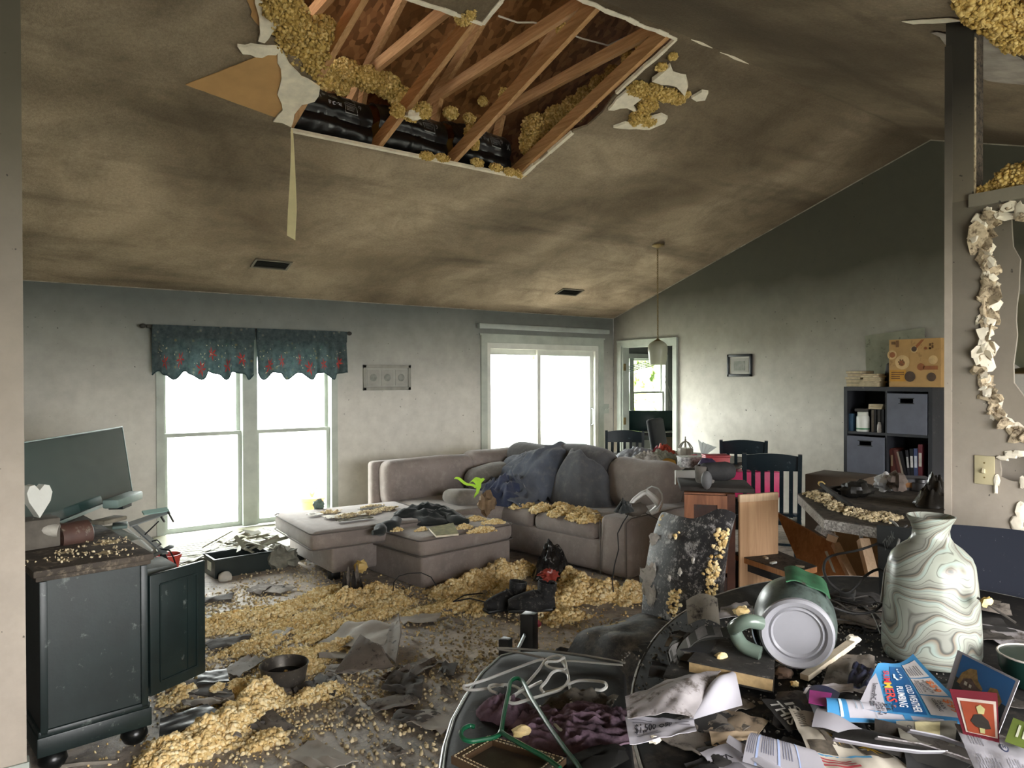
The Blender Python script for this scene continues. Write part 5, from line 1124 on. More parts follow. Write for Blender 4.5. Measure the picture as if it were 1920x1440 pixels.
# ------------------------------------------------------------ cube bookshelf
XF = 6.90; ya, yb_ = xp(1582, 760, XF).y, xp(1748, 760, XF).y; zs = 1.508
M_SH = P('24262b', .5, .25, 6, .08, 40, dirt=.05, dcol='5a5854')
t = thing('cube_bookshelf', 'tall black cube bookshelf against the gable wall', 'bookshelf', (XW-.2, (ya+yb_)/2, 0))
Wy = ya-yb_; d0, d1 = XF, XW-.012
col = [yb_+.035, (ya+yb_)/2-.008, (ya+yb_)/2+.008, ya-.035]
rows = [0.0, .31, .33, xp(1582, 886, XF).z-.012, xp(1582, 886, XF).z+.012, xp(1582, 810, XF).z-.012, xp(1582, 810, XF).z+.012, zs-.04]
part(t, 'side', MB().b2(d0, d1, yb_, yb_+.035, 0, zs), M_SH); part(t, 'side', MB().b2(d0, d1, ya-.035, ya, 0, zs), M_SH)
part(t, 'top', MB().b2(d0, d1, yb_, ya, zs-.04, zs), M_SH); part(t, 'divider', MB().b2(d0+.005, d1, col[1], col[2], 0, zs-.04), M_SH); part(t, 'back', MB().b2(d1-.01, d1, yb_, ya, 0, zs), M_BLACK)
for z0, z1 in ((.0, .035), (rows[1], rows[2]), (rows[3], rows[4]), (rows[5], rows[6])): part(t, 'shelf', MB().b2(d0+.005, d1, yb_, ya, z0, z1), M_SH)
M_BIN = P('5d616c', .85, .12, 8, .15, 120)
def bin_(label, y0, y1, z0, z1):
    t = thing('fabric_bin', label, 'storage bin', ((d0+d1)/2, (y0+y1)/2, z0), group='grey bins in the cube bookshelf'); hz = z0+(z1-z0)*.82; ym = (y0+y1)/2
    part(t, 'body', MB().holed([(d0-.01, y0, z0), (d0-.01, y1, z0), (d0-.01, y1, z1), (d0-.01, y0, z1)], [[(d0-.01, ym-.06, hz-.02), (d0-.01, ym-.06, hz+.02), (d0-.01, ym+.06, hz+.02), (d0-.01, ym+.06, hz-.02)]], (.012, 0, 0)).b2(d0, d1-.02, y0, y0+.006, z0, z1).b2(d0, d1-.02, y1-.006, y1, z0, z1).b2(d0, d1-.02, y0, y1, z0, z0+.006), M_BIN)
    part(t, 'handle_rim', MB().b2(d0-.014, d0-.008, ym-.07, ym+.07, hz+.02, hz+.028).b2(d0-.014, d0-.008, ym-.07, ym+.07, hz-.028, hz-.02), M_BLACK)
bin_('grey bin in the upper right cube of the bookshelf', col[0]+.008, col[1]-.006, rows[6]+.003, rows[7]-.02)
bin_('grey bin pulled slightly out in the middle left cube', col[2]+.006, col[3]-.004, rows[4]+.003, rows[5]-.02)
def book(label, c, sz, mat, rot=(0, 0, 0), group=None, name='book', pages='cfc6ae', lab=None):
    """sz = depth (spine to fore edge, +x), thickness (y), height (z); the spine faces -x"""
    t = thing(name, label, 'book', c, 0, group); M3 = eul(rot); dd, tt, hh_ = sz; bz = Vector((0, 0, hh_/2))
    def T(p): return M3 @ (Vector(p))
    q = MB(); 
    for cc, ss in (((dd/2, tt/2-.0015, hh_/2), (dd, .003, hh_)), ((dd/2, -tt/2+.0015, hh_/2), (dd, .003, hh_)), ((.0015, 0, hh_/2), (.003, tt, hh_))): q.box(T(cc), ss, M3)
    part(t, 'cover', q, mat, False); part(t, 'pages', MB().box(T((dd/2+.002, 0, hh_/2)), (dd-.008, tt-.006, hh_-.008), M3), P(pages, .9, .1), False)
    if lab: part(t, 'spine_label', MB().box(T((-.001, 0, hh_*.55)), (.002, tt*.7, hh_*.4), M3), P(lab, .7), False)
    return t
BC = [('4f2823', '8d7a62', 'dark red'), ('572c27', None, 'red brown'), ('421f1d', None, 'deep maroon'), ('5e3630', None, 'faded red'), ('9a8f80', None, 'tan'), ('1c1b1f', None, 'black'), ('23232a', 'b9b9b9', 'black labelled'), ('1a1d22', 'd0d0d0', 'tall black white lettered'), ('46527a', 'cfd6e0', 'blue'), ('6e2f38', 'd9d4cc', 'red white labelled')]
y = col[1]-.012; zb_ = rows[2]+.0
zb_ = rows[4]+.002
zb2 = rows[4]
y = col[1]-.01
row_z = rows[2]
for i, (cm, lb, nm) in enumerate(BC):
    th_ = [.026, .03, .022, .026, .018, .03, .024, .03, .034, .036][i]; hh_ = [.255, .25, .245, .25, .235, .24, .25, .265, .27, .31][i]; ln = [.0, .18, .2, .22, .24, .24, .1, .04, .02, 0][i]
    y -= th_/2+.001; book('%s book, number %d from the left in the lower right cube' % (nm, i+1), (XF+.05, y, rows[4]+.001 if False else rows[4]+.001), (.2, th_, hh_), P(cm, .6, .2, 10, .05), (-ln, 0, 0), 'books in the middle right cube', lab=lb)
    y -= th_/2
# things in the upper left cube
zc = rows[6]
yy = lambda x: xp(x, 790, XF+.06).y
t = thing('supplement_jar', 'white plastic jar with green band in the upper left cube', 'jar', (XF+.07, yy(1617), zc))
part(t, 'body', MB().lathe([(.055, 0), (.06, .006), (.06, .14), (.05, .155)], 22, (XF+.07, yy(1617), zc)), P('d3d6d0', .4, .05, 5, 0)); part(t, 'cap', MB().lathe([(.05, .155), (.05, .185), (.046, .19)], 22, (XF+.07, yy(1617), zc)), M_WHITE); part(t, 'label_band', MB().lathe([(.0605, .02), (.0605, .035)], 22, (XF+.07, yy(1617), zc), cap=False), P('3d7a52', .5))
boxy('blue_carton', 'blue and white carton left of the white jar', 'box', (XF+.08, yy(1597), zc), (.1, .055, .17), 0, P('3c5a74', .6, .2))
for i, (px_, w) in enumerate(((1636, .024), (1641, .02), (1648, .03), (1655, .024))): book('%s upright book right of the white jar' % ['thin grey', 'slim black', 'thick dark', 'black spined'][i], (XF+.06, yy(px_), zc), (.18, w, [.21, .215, .22, .22][i]), P(['6a6459', '1c1c1e', '2a2624', '121214'][i], .6), (0, 0, 0), 'upright books in the upper left cube')
solo('pebble_bottle', MB().lathe([(.018, 0), (.022, .02), (.02, .07), (.012, .09), (.012, .1)], 12, (XF+.03, yy(1652), zc)), P('8f8a84', .4, .4, 30, .2), 'small speckled bottle in front of the upright books', 'bottle')
def flat_book(label, c, w, d, th_, rz_, m, group): 
    t = thing('book', label, 'book', c, rz_, group); part(t, 'cover', MB().box((0, 0, .0012), (d, w, .0024)).box((0, 0, th_-.0012), (d, w, .0024)).box((d/2-.001, 0, th_/2), (.002, w, th_)), P(m, .7, .2, 10, .05), False); part(t, 'pages', MB().box((-.002, 0, th_/2), (d-.006, w-.006, th_-.005)), P('b9ab8c', .9, .2, 30, .2), False)
for i in range(3): flat_book('%s of three thin booklets lying over the upright books' % ['lowest', 'middle', 'topmost'][i], (XF+.12, yy(1643)+.005*i, zc+.222+.016*i), .13, .17, .014, .1*i, ['cdc5b0', 'bdb29a', 'd2ccba'][i], 'booklets lying in the upper left cube')
boxy('dark_gadget_box', 'grey gadget lying on top of the white jar', 'gadget', (XF+.09, yy(1614), zc+.192), (.08, .12, .03), .2, P('4c4a48', .6))
# on top of the bookshelf
zt_ = zs
yt = lambda x: xp(x, 715, XF+.12).y
rnd = random.Random(3)
for i in range(5): flat_book('%s of the five books in the left stack on the bookshelf' % ['bottom', 'second lowest', 'middle', 'second highest', 'top'][i], (XF+.15, yt(1608)+rnd.uniform(-.012, .012), zt_+[0, .036, .072, .098, .128][i]), .17, .2, [.034, .034, .024, .028, .026][i], rnd.uniform(-.15, .15), ['8c8678', '4c4636', '9a9080', '8a7060', '2e2a28'][i], 'left book stack on the bookshelf')
for i in range(7): flat_book('%s of the seven papers books in the right stack on the bookshelf' % ['lowest', 'second', 'third', 'fourth', 'fifth', 'sixth', 'topmost'][i], (XF+.12, yt(1641)+rnd.uniform(-.02, .02), zt_+.001+.018*i), .19-.008*i, .2, .017, rnd.uniform(-.3, .3), ['8f8672', 'a39a84', '6f6858', 'aea28a', '948a72', 'a89e88', '7d745f'][i], 'right book stack on the bookshelf')
solo('black_speaker', MB().rbox((XF+.24, yt(1659)-.02, zt_+.115), (.14, .11, .23), .03, 6, (.12, 0, 0)), M_BLACK, 'black rounded speaker behind the book stacks', 'speaker')
ya_, yb2 = xp(1667, 680, XF+.03).y, xp(1764, 680, XF+.03).y; hb_ = xp(1700, 636, XF+.03).z-zt_
t = thing('cookware_box', 'tan cookware carton with printed cups and plates on the bookshelf', 'box', (XF+.15, (ya_+yb2)/2, zt_))
part(t, 'carton', MB().b2(XF+.03, XF+.26, yb2, ya_, zt_, zt_+hb_), P('b08c58', .6, .15, 4, .03, dirt=.1, dcol='7c5c38'))
bfn = lambda u, v: Vector((XF+.029, ya_+(yb2-ya_)*u, zt_+hb_*v)); ar = abs(ya_-yb2)/hb_
ell = lambda u, v, r, n=18: ('p', [(u+r*math.cos(2*math.pi*k/n)/ar, v+r*math.sin(2*math.pi*k/n)) for k in range(n)])
emb_each(t, 'printed_plate', bfn, [[q_] for q_ in [ell(.27, .52, .15), ell(.06, .68, .10), ell(.86, .56, .09), ell(.5, .78, .07)]], P('c6a878', .6), .002)
emb_each(t, 'printed_dark_pan', bfn, [[q_] for q_ in [ell(.42, .22, .11), ell(.83, .21, .09), ell(.5, .79, .055)]], P('4a3a2c', .6), .003)
emb_each(t, 'printed_cup', bfn, [[q_] for q_ in [ell(.63, .42, .075), ('r', .68, .36, .95, .44), ('p', [(.55, .8), (.7, .98), (.64, .98), (.53, .86)]), ell(.26, .5, .06), ell(.07, .68, .06), ell(.72, .8, .03)]], P('8a5530', .6), .003)
emb(t, 'printed_herbs', bfn, [ell(.82+.03*math.cos(k*2.1), .84+.05*math.sin(k*2.7), .022, 8) for k in range(7)]+[ell(.25+.05*math.cos(k), .52+.05*math.sin(k), .02, 7) for k in range(6)]+[('r', .05, .9, .12, .96), ('r', .14, .84, .2, .98)], P('6e5030', .6), .0035)
emb(t, 'printed_panel', bfn, [('r', .02, .12, .34, .36)], P('b8862f', .6), .0025); emb(t, 'panel_text', bfn, lines(.05, .16, .31, .33, 4, .45, 2), P('6b4a24', .6), .004)
f = lambda u, v: Vector((XW-.006-.02*v*v-.015*abs(noise.noise(Vector((u*4, v*3, 2)))), xp(1625, 640, XW).y+(xp(1736, 640, XW).y-xp(1625, 640, XW).y)*u, 1.50+.52*v+(.05*u if v > .5 else 0)))
solo('wall_poster', MB().grid(f, 16, 14, .002), P('8b8d7d', .9, .2, 5, .1, 40, dirt=.15, dcol='4d4a40'), 'curling sooty poster on the wall behind the bookshelf boxes', 'poster')

# ------------------------------------------------------------ kitchen peninsula wreck
ZC = .91
lam = NT('speckled_laminate'); v_ = lam.n('TexVoronoi', Scale=140); lam.l(lam.co(), v_.inputs['Vector'])
M_LAM = lam.out(lam.mix(lam.ramp(lam.noise(8, 6, .7), [(.4, 0.0), (.6, .7)]), lam.ramp(v_.outputs['Color'], [(.2, (.14, .13, .12)), (.5, (.34, .32, .29)), (.8, (.52, .5, .46))]), (.11, .10, .09)), .5)
M_LTOP = P('4a433a', .8, .35, 8, .3, 40, dirt=.45, dcol='1d1a17')
pc = [zp(1545, 972, ZC), zp(1496, 926, ZC), zp(1560, 911, ZC), zp(1690, 911, ZC), Vector((5.05, 2.0, ZC)), Vector((5.05, 1.62, ZC)), Vector((3.97, 1.62, ZC)), Vector((3.86, 1.58, ZC)), zp(1700, 998, ZC), zp(1648, 988, ZC)]
t = thing('peninsula_counter', 'speckled laminate counter slab with a clipped corner beside the stub wall', 'countertop', (3.9, 1.9, .85))
part(t, 'edge_band', MB().prism([p+Vector((0, 0, -.055)) for p in pc], (0, 0, .05)), M_LAM); part(t, 'surface', MB().prism([p+Vector((0, 0, -.005)) for p in pc], (0, 0, .006)), M_LTOP)
t = thing('peninsula_cabinet', 'tan peninsula base cabinet under the laminate counter', 'cabinet', (4.75, 1.86, 0))
part(t, 'body', MB().cbox((4.75, 1.86, .43), (.56, .46, .85), .004), M_BOARD); part(t, 'leg_panel', MB().cbox((4.0, 1.68, .43), (.5, .02, .85), .004), M_BOARD)
mound('counter_debris', 'yellow crumbs along the front edge of the laminate counter', [((zp(x, y, ZC)).x, (zp(x, y, ZC)).y, .10, .06, .6, .022, 150) for x, y in ((1545, 938), (1570, 952), (1600, 962), (1630, 970), (1660, 972), (1530, 930))], ZC+.001, .010, 62, M_CRUMB)
t = thing('charred_stick', 'charred stick lying across the laminate counter', 'debris', zp(1570, 935, ZC)); part(t, 'stick', MB().tube([zp(1540, 908, ZC+.05), zp(1565, 928, ZC+.03), zp(1600, 955, ZC+.015)], [.012, .016, .02], 7), P('2a2622', .9, .5, 20, .8, 30))
part(t, 'tip', MB().blob(zp(1540, 907, ZC+.05), (.025, .02, .015), .4, 3, 1, 8), M_INSA)
solo('charred_lump', MB().blob(zp(1607, 918, ZC+.04), (.12, .07, .05), .4, 3, 2, 18), P('1b1a18', .35, .4, 14, .6, 20), 'glossy black melted lump at the back of the laminate counter', 'debris', angle=.5)
for i, (x, y, rz_) in enumerate(((1560, 921, .2), (1575, 917, .9), (1590, 926, .4))): solo('charred_twig', MB().tube([zp(x-18, y, ZC+.012), zp(x, y-4, ZC+.03), zp(x+22, y+3, ZC+.012)], .008, 6), P('1d1a18', .9, .4), 'thin charred twig among the debris at the counter corner', 'debris', 'charred twigs on the counter')
t = boxy('grey_organiser', 'grey slotted organiser box standing on the back of the counter', 'box', zp(1702, 916, ZC), (.26, .2, .07), R(-50), P('5f6066', .7, .2)); 
part(t, 'orange_slot', MB().box((.0, -.101, .035), (.12, .004, .03)), P('b98450', .7), False)
solo('white_crumpled_cloth', MB().blob(zp(1662, 905, ZC+.05), (.085, .06, .05), .6, 3, 5, 18), P('cfd0d2', .8, .1, 8, .2), 'white crumpled cloth on the grey drawer', 'cloth', angle=.5)
solo('grey_crumpled_cloth', MB().blob(zp(1682, 902, ZC+.07), (.07, .05, .05), .6, 3, 8, 16), P('6b5f57', .9, .3, 10, .3), 'brown grey crumpled paper behind the white cloth', 'paper', angle=.5)
c = zp(1724, 920, ZC); t = thing('metal_tin', 'dull round metal tin on the counter by the stub wall', 'tin', c); part(t, 'body', MB().lathe([(.05, 0), (.055, .004), (.055, .05), (.05, .052)], 20, c), P('6a6a6c', .4, .2, 8, .1, metal=.6)); part(t, 'lid', MB().lathe([(.036, .052), (.036, .068), (.033, .07)], 20, c), P('5a5a5c', .4, .2, 8, .1, metal=.6))
drape('black_bin_bag', 'shiny dark crumpled bag heaped beside the stub wall', 'bag', zp(1752, 948, ZC), .14, .11, .3, .13, P('2d2b28', .25, .3, 8, .4, 12), 51, .05, 40, 0, .25, 3)
# small wood cabinet with its door open
A = zp(1283, 924, .86); an = R(-50); B = A+Vector((math.cos(an), math.sin(an), 0))*.315; Lc_ = .315
t = thing('wood_cabinet', 'brown framed wood cabinet with its plain door swung open', 'cabinet', (A.x, A.y, 0), an)
part(t, 'body', MB().b2(0, .02, .02, .5, .06, .86).b2(Lc_-.02, Lc_, .02, .5, .06, .86).b2(0, Lc_, .02, .5, .84, .86).b2(0, Lc_, .02, .5, .06, .08).b2(0, Lc_, .48, .5, .06, .86).b2(.02, Lc_-.02, .06, .46, 0, .06), M_CABW, False)
o = part(t, 'door', MB().b2(0, Lc_-.05, 0, .02, .36, .85).b2(0, Lc_-.05, 0, .02, .08, .33), P('3d241a', .6, .4, 6, .1, 40, dirt=.2), False)
part(o, 'door_frame', MB().b2(0, .06, -.012, 0, .36, .85).b2(Lc_-.11, Lc_-.05, -.012, 0, .36, .85).b2(.06, Lc_-.11, -.012, 0, .79, .85).b2(.06, Lc_-.11, -.012, 0, .36, .42), M_CABW, False)
part(t, 'stile', MB().b2(Lc_-.05, Lc_, -.004, .02, .06, .86), P('4a2a1c', .7, .3), False); part(t, 'hinge', MB().cbox((Lc_-.04, -.012, .72), (.03, .02, .06), .004), P('2e2a26', .6), False)
od = zp(1452, 922, .86)-B; od.z = 0; oan = math.atan2(od.y, od.x)-an
o = part(t, 'open_door', MB().rbox((Lc_+.02+math.cos(oan)*od.length/2, math.sin(oan)*od.length/2, .50), (od.length, .02, .72), .008, 4, (0, 0, oan)), M_PLY, False)
part(o, 'edge_strip', MB().rbox((Lc_+.02+math.cos(oan)*od.length/2, math.sin(oan)*od.length/2-.002, .835), (od.length, .026, .05), .006, 4, (0, 0, oan)), M_PINE, False)
t = thing('charred_counter_board', 'charred dark board lying on top of the wood cabinet', 'board', (A.x+.2, A.y+.15, .862)); part(t, 'board', MB().cbox((A.x+.30, A.y-.0, .882), (.46, .42, .03), .006, (0, R(1), an+.06)), P('2f2b27', .9, .4, 10, .5, 30))
c = zp(1345, 905, .90); solo('charred_roll', MB().lathe([(.02, -.11), (.06, -.1), (.065, .06), (.05, .11)], 16, c+Vector((0, 0, .075)), frame((1, -.4, 0))), P('232323', .8, .4, 14, .6, 30), 'charred black cylinder on the wood cabinet', 'debris')
c = zp(1322, 905, .90); solo('ash_coated_pot', MB().lathe([(.055, 0), (.065, .02), (.068, .11), (.06, .115), (.058, .02)], 18, c), P('6d6862', .9, .3, 14, .5, 30), 'ash coated pot on the left of the wood cabinet', 'pot')
c = zp(1325, 915, .90); solo('grey_egg_ornament', MB().blob(c+Vector((0, 0, .05)), (.035, .035, .06), .05, 2, 1, 14), P('5b5b5c', .7, .2, 10, .2), 'grey rounded ornament standing before the ash coated pot', 'ornament')
solo('white_board', MB().cbox(dp(1310, 895, 5.2), (.34, .03, .10), .003, (0, 0, R(-34))), P('cfcfcb', .6, .05, 5, 0), 'white flat board behind the burnt things on the wood cabinet', 'board')
# broken boards below the counter
def slab(name, label, px, d, th_, mat, cat='board'):
    pts = [dp(x, y, dd) for (x, y), dd in zip(px, d)]; n = (pts[1]-pts[0]).cross(pts[2]-pts[0]).normalized()
    return solo(name, MB().prism(pts, n*th_), mat, label, cat)
slab('oak_panel', 'big orange oak panel leaning with a broken corner under the counter', [(1458, 960), (1512, 990), (1546, 1008), (1562, 1018), (1604, 1092), (1662, 1196), (1568, 1188), (1502, 1060)], [4.95, 4.80, 4.71, 4.66, 4.46, 4.18, 4.35, 4.72], .018, M_ORANGE)
t = thing('pine_batten', 'pale pine batten along the edge of the orange oak panel', 'batten', dp(1580, 1092, 4.4)); part(t, 'rail', MB().bar(dp(1566, 1020, 4.58), dp(1652, 1190, 4.1), .045, .035), M_PINE); part(t, 'block', MB().box(dp(1560, 1010, 4.58), (.07, .06, .04), (.3, .2, .5)), M_PINE); part(t, 'speckled_end', MB().box(dp(1550, 1000, 4.6), (.13, .06, .04), (.2, .5, -.4)), M_LAM)
t = thing('wooden_prop', 'square pale wood post standing under the counter', 'wood post', dp(1635, 1095, 4.3)); part(t, 'post', MB().bar(dp(1618, 1012, 4.45), dp(1664, 1192, 4.15), .06, .05), M_PINE)
for k in (-1, 1): part(t, 'bolt', MB().tube([dp(1616+k*2, 1013, 4.45), dp(1614+k*2, 1004, 4.45)], .005, 5), M_METAL)
slab('tan_board', 'tan flat board leaning behind the square post', [(1562, 978), (1652, 988), (1700, 1180), (1600, 1185)], [4.95, 4.85, 4.5, 4.5], .02, M_BOARD)
slab('label_sticker', 'white paper label stuck on the orange oak panel', [(1546, 1034), (1551, 1033), (1567, 1074), (1562, 1072)], [4.58, 4.57, 4.45, 4.46], .002, M_WHITE, 'sticker')
# wooden stool seat
t = thing('wooden_stool', 'low stool with orange edged wooden seat and black legs', 'stool', zp(1450, 1062, .0))
pc = [zp(1370, 1037, .46), zp(1484, 1075, .46), zp(1532, 1062, .46), zp(1440, 1026, .46)]
part(t, 'seat', MB().prism([p-Vector((0, 0, .035)) for p in pc], (0, 0, .033)), M_ORANGE); part(t, 'charred_top', MB().prism([p-Vector((0, 0, .002)) for p in pc], (0, 0, .004)), P('4c453e', .8, .4, 14, .4, 40, dirt=.4, dcol='1d1a18'))
cen = sum(pc, Vector())/4
for p in pc: q = cen.lerp(p, .78); part(t, 'leg', MB().tube([Vector((q.x, q.y, .42)), Vector((q.x+(q.x-cen.x)*.2, q.y+(q.y-cen.y)*.2, .003))], [.03, .022], 6), P('2b3034', .5))
part(t, 'apron', MB().prism([cen.lerp(p, .82)-Vector((0, 0, .09)) for p in pc], (0, 0, .055)), P('2b3034', .5))
for i, (x, y) in enumerate(((1450, 1055), (1435, 1045), (1500, 1062))): solo('chip', MB().cbox(zp(x, y, .472), (.05, .02, .012), .002, (0, 0, i)), M_WHITE if i == 0 else M_GYPC, ['white chip on the charred stool seat', 'small pale chip at the back of the stool seat', 'pale chip near the right corner of the stool seat'][i], 'debris')
# dark rubble on the floor behind the table
rnd = random.Random(44)
RM = [P('25211e', .9, .5, 14, .6, 30), P('4b443d', .9, .4, 14, .5, 30), P('7b746a', .9, .3, 10, .3, 30), P('191817', .6, .4, 10, .5, 20)]
for i in range(46):
    x, y = rnd.uniform(2.9, 4.6), rnd.uniform(2.0, 3.4); s = rnd.uniform(.05, .16)
    if (x-3.75)**2+(y-2.95)**2 < .12: continue
    solo('floor_rubble', MB().box((x, y, s*.28+.004), (s*rnd.uniform(.8, 2.2), s, s*.3), (rnd.uniform(-.25, .25), rnd.uniform(-.2, .2), rnd.random()*3)) if i % 2 else MB().blob((x, y, s*.25), (s, s*.7, s*.35), .7, 2.5, i, 10), RM[i % 4], 'dark charred rubble piece on the floor between stool and counter', 'debris', 'charred rubble on the floor', angle=.4)
# ------------------------------------------------------------ foreground: round black table
TP = .75; TCX, TCY = 2.08, .76; TEa, TEb, TRa = 1.3, .89, math.atan2(.6, .8)
def tell(s, a): return Vector((TCX+(TEa*s)*math.cos(a)*math.cos(TRa)-(TEb*s)*math.sin(a)*math.sin(TRa), TCY+(TEa*s)*math.cos(a)*math.sin(TRa)+(TEb*s)*math.sin(a)*math.cos(TRa), 0))
def on_table(p, m=.9): q = Matrix.Rotation(-TRa, 3, 'Z') @ Vector((p.x-TCX, p.y-TCY, 0)); return (q.x/TEa)**2+(q.y/TEb)**2 < m*m
def tt(x, y, d=0.0): return zp(x, y, TP+d)
t = thing('oval_table', 'large oval black dining table buried in papers and ash', 'table', (TCX, TCY, 0))
M_TBL = P('1b1a19', .8, .4, 7, .3, 30, dirt=.35, dcol='37322d', spec=.2)
part(t, 'top', MB().lathe([(.97, TP-.04), (1, TP-.03), (1, TP-.008), (.988, TP)], 96, (TCX, TCY, 0), Matrix.Rotation(TRa, 3, 'Z') @ Matrix.Diagonal((TEa, TEb, 1))), M_TBL)
part(t, 'rim', MB().tube([tell(1.001, 2*math.pi*k/96)+Vector((0, 0, TP-.006)) for k in range(96)], .004, 5, True), P('8a8880', .5, .3, 20, .2))
part(t, 'pedestal', MB().lathe([(.3, 0), (.3, .04), (.09, .1), (.07, .4), (.1, .68), (.3, .71)], 24, (TCX, TCY, 0)), M_BLACKW)

# ---- black leather bench with clothes hangers
ZB = .5
t = thing('leather_bench', 'black leather bench seat with silver welt beside the oval table', 'bench', (1.35, 1.75, 0))
M_LEA = P('18191a', .62, .35, 12, .25, 60, dirt=.12, dcol='3a3733', spec=.3); M_WELT = P('6f7472', .35, .2, 20, .2, 60)
pb = [zp(975, 1219, ZB), zp(1020, 1219, ZB), zp(1100, 1230, ZB), zp(1158, 1243, ZB), zp(1172, 1262, ZB), zp(1174, 1300, ZB), zp(1182, 1380, ZB), zp(1190, 1440, ZB), zp(1200, 1560, ZB), zp(1120, 1600, ZB), zp(860, 1600, ZB), zp(832, 1540, ZB), zp(828, 1440, ZB), zp(835, 1395, ZB), zp(850, 1345, ZB), zp(875, 1300, ZB), zp(905, 1258, ZB), zp(938, 1228, ZB)]
cb = sum(pb, Vector())/len(pb)
q = MB(); n = len(pb); lay = [(1.0, -.10), (1.015, -.06), (1.015, -.03), (1.0, -.008), (.97, .0), (.86, .006), (.6, .012), (.3, .012)]
vs = []
for s, d in lay: vs += [cb+(p-cb)*s+Vector((0, 0, d)) for p in pb]
q.add(vs, [[i*n+k, i*n+(k+1) % n, (i+1)*n+(k+1) % n, (i+1)*n+k] for i in range(len(lay)-1) for k in range(n)]+[list(range(n))[::-1], [(len(lay)-1)*n+k for k in range(n)]])
part(t, 'cushion', q, M_LEA, angle=1.0)
part(t, 'welt', MB().tube([cb+(p-cb)*1.012+Vector((0, 0, -.012)) for p in pb[9:]+pb[:1]], .007, 8), M_WELT)
part(t, 'stitching', MB().tube([cb+(p-cb)*.985+Vector((0, 0, .001)) for p in pb[9:]+pb[:1]], .003, 5), P('9aa09a', .5))
for p in (pb[1], pb[4], pb[8], pb[11]): r_ = cb.lerp(p, .85); part(t, 'leg', MB().tube([Vector((r_.x, r_.y, .41)), Vector((r_.x, r_.y, 0))], [.028, .02], 8), M_BLACKW)
part(t, 'seat_frame', MB().prism([cb+(p-cb)*.92+Vector((0, 0, -.15)) for p in pb], (0, 0, .05)), M_BLACKW)

def hang(name, label, mat, paths, z0=.012, r=.0052, cat='clothes hanger'):
    t = thing(name, label, cat, zp(*paths[0][1][0], ZB+z0), group='plastic hangers on the bench')
    for i, (nm, pth) in enumerate(paths):
        pts = [zp(x, y, ZB+z0+.006+(0.004*i)+.004*math.sin(k*.7)) for k, (x, y) in enumerate(pth)]
        sm = []
        for k in range(len(pts)-1):
            p0, p1, p2, p3 = pts[max(0, k-1)], pts[k], pts[k+1], pts[min(len(pts)-1, k+2)]
            for s in (0, .25, .5, .75): sm.append(.5*((2*p1)+(p2-p0)*s+(2*p0-5*p1+4*p2-p3)*s*s+(3*p1-p0-3*p2+p3)*s**3))
        sm.append(pts[-1]); part(t, nm, MB().tube(sm, r, 8), mat)
M_HW = P('d9d9d6', .35, .1, 8, 0); M_HG = P('17573a', .3, .2, 8, 0)
hang('green_hanger', 'dark green plastic hanger lying on the purple towel', M_HG, [('hook', [(890, 1363), (880, 1361), (868, 1367), (864, 1376), (870, 1386), (884, 1390), (905, 1387), (925, 1383), (936, 1377), (940, 1369)]),
     ('arm', [(940, 1372), (944, 1345), (949, 1318), (954, 1295), (957, 1279), (966, 1272), (976, 1274), (984, 1284), (996, 1308), (1014, 1337), (1034, 1368), (1060, 1405), (1080, 1430), (1092, 1450)]), ('arm', [(940, 1372), (952, 1381), (975, 1394), (1000, 1408), (1022, 1420), (1050, 1440)])], .055, .0068)
hang('white_hanger', 'white hanger with its arm pointing to the left end of the bench', M_HW, [('arm', [(1022, 1235), (1000, 1241), (960, 1256), (915, 1273), (880, 1284), (870, 1286), (872, 1292), (888, 1294), (914, 1291), (925, 1288), (945, 1284), (965, 1287), (980, 1297), (1000, 1318), (1022, 1336)]), ('hook', [(945, 1286), (925, 1284), (917, 1288), (920, 1295), (932, 1300)])], .02)
hang('white_hanger', 'white hanger whose corner reaches down to the purple towel', M_HW, [('arm', [(953, 1317), (985, 1285), (1010, 1256), (1023, 1238), (1040, 1230), (1056, 1233), (1062, 1252), (1068, 1285), (1071, 1320), (1074, 1362), (1068, 1368), (1052, 1369), (1042, 1360), (1030, 1347), (1012, 1325)]), ('hook', [(1058, 1233), (1046, 1240), (1028, 1241), (1024, 1247), (1036, 1253), (1060, 1254), (1052, 1238)])], .032)
hang('white_hanger', 'white hanger with its hook curling at the right over the bench', M_HW, [('hook', [(1117, 1293), (1128, 1294), (1137, 1288), (1134, 1280), (1118, 1277), (1088, 1276), (1070, 1281), (1045, 1293), (1020, 1299)]), ('arm', [(1020, 1299), (1014, 1290), (1024, 1278), (1035, 1262), (1048, 1257), (1062, 1262), (1066, 1275), (1052, 1292), (1020, 1303), (990, 1312), (965, 1319), (953, 1315), (962, 1305), (990, 1290), (1015, 1278)])], .045)
hang('grey_hanger_wire', 'grey straight hanger bars along the back of the bench', P('8d8b84', .5, .2, 8, .1), [('bar', [(932, 1215), (980, 1217), (1060, 1224), (1120, 1233), (1172, 1243)]), ('bar', [(934, 1217), (975, 1224), (1010, 1232), (1040, 1238), (1085, 1240), (1120, 1243), (1168, 1247)])], .015, .0045)
M_TOW = cloth_mat('dusty_purple_towel', (.21, .125, .17), 160, .05)
q = NT('sooty_purple_towel'); nb = q.noise(5, 6, .7); M_TOW = q.out(q.mix(q.ramp(nb, [(.52, 0.0), (.66, .85)]), q.ramp(q.noise(18, 4), [(.3, (.125, .08, .108)), (.7, (.225, .15, .195))]), (.03, .022, .028)), .95, 0, .1); q.bump(q.noise(150, 3), .4, .004)
drape('purple_towel', 'dusty purple towel crumpled on the bench under the green hanger', 'towel', zp(1075, 1372, ZB), .23, .155, R(-28), .016, M_TOW, 61, .036, 90, ZB+.008, .3, 3.4, 2.4)
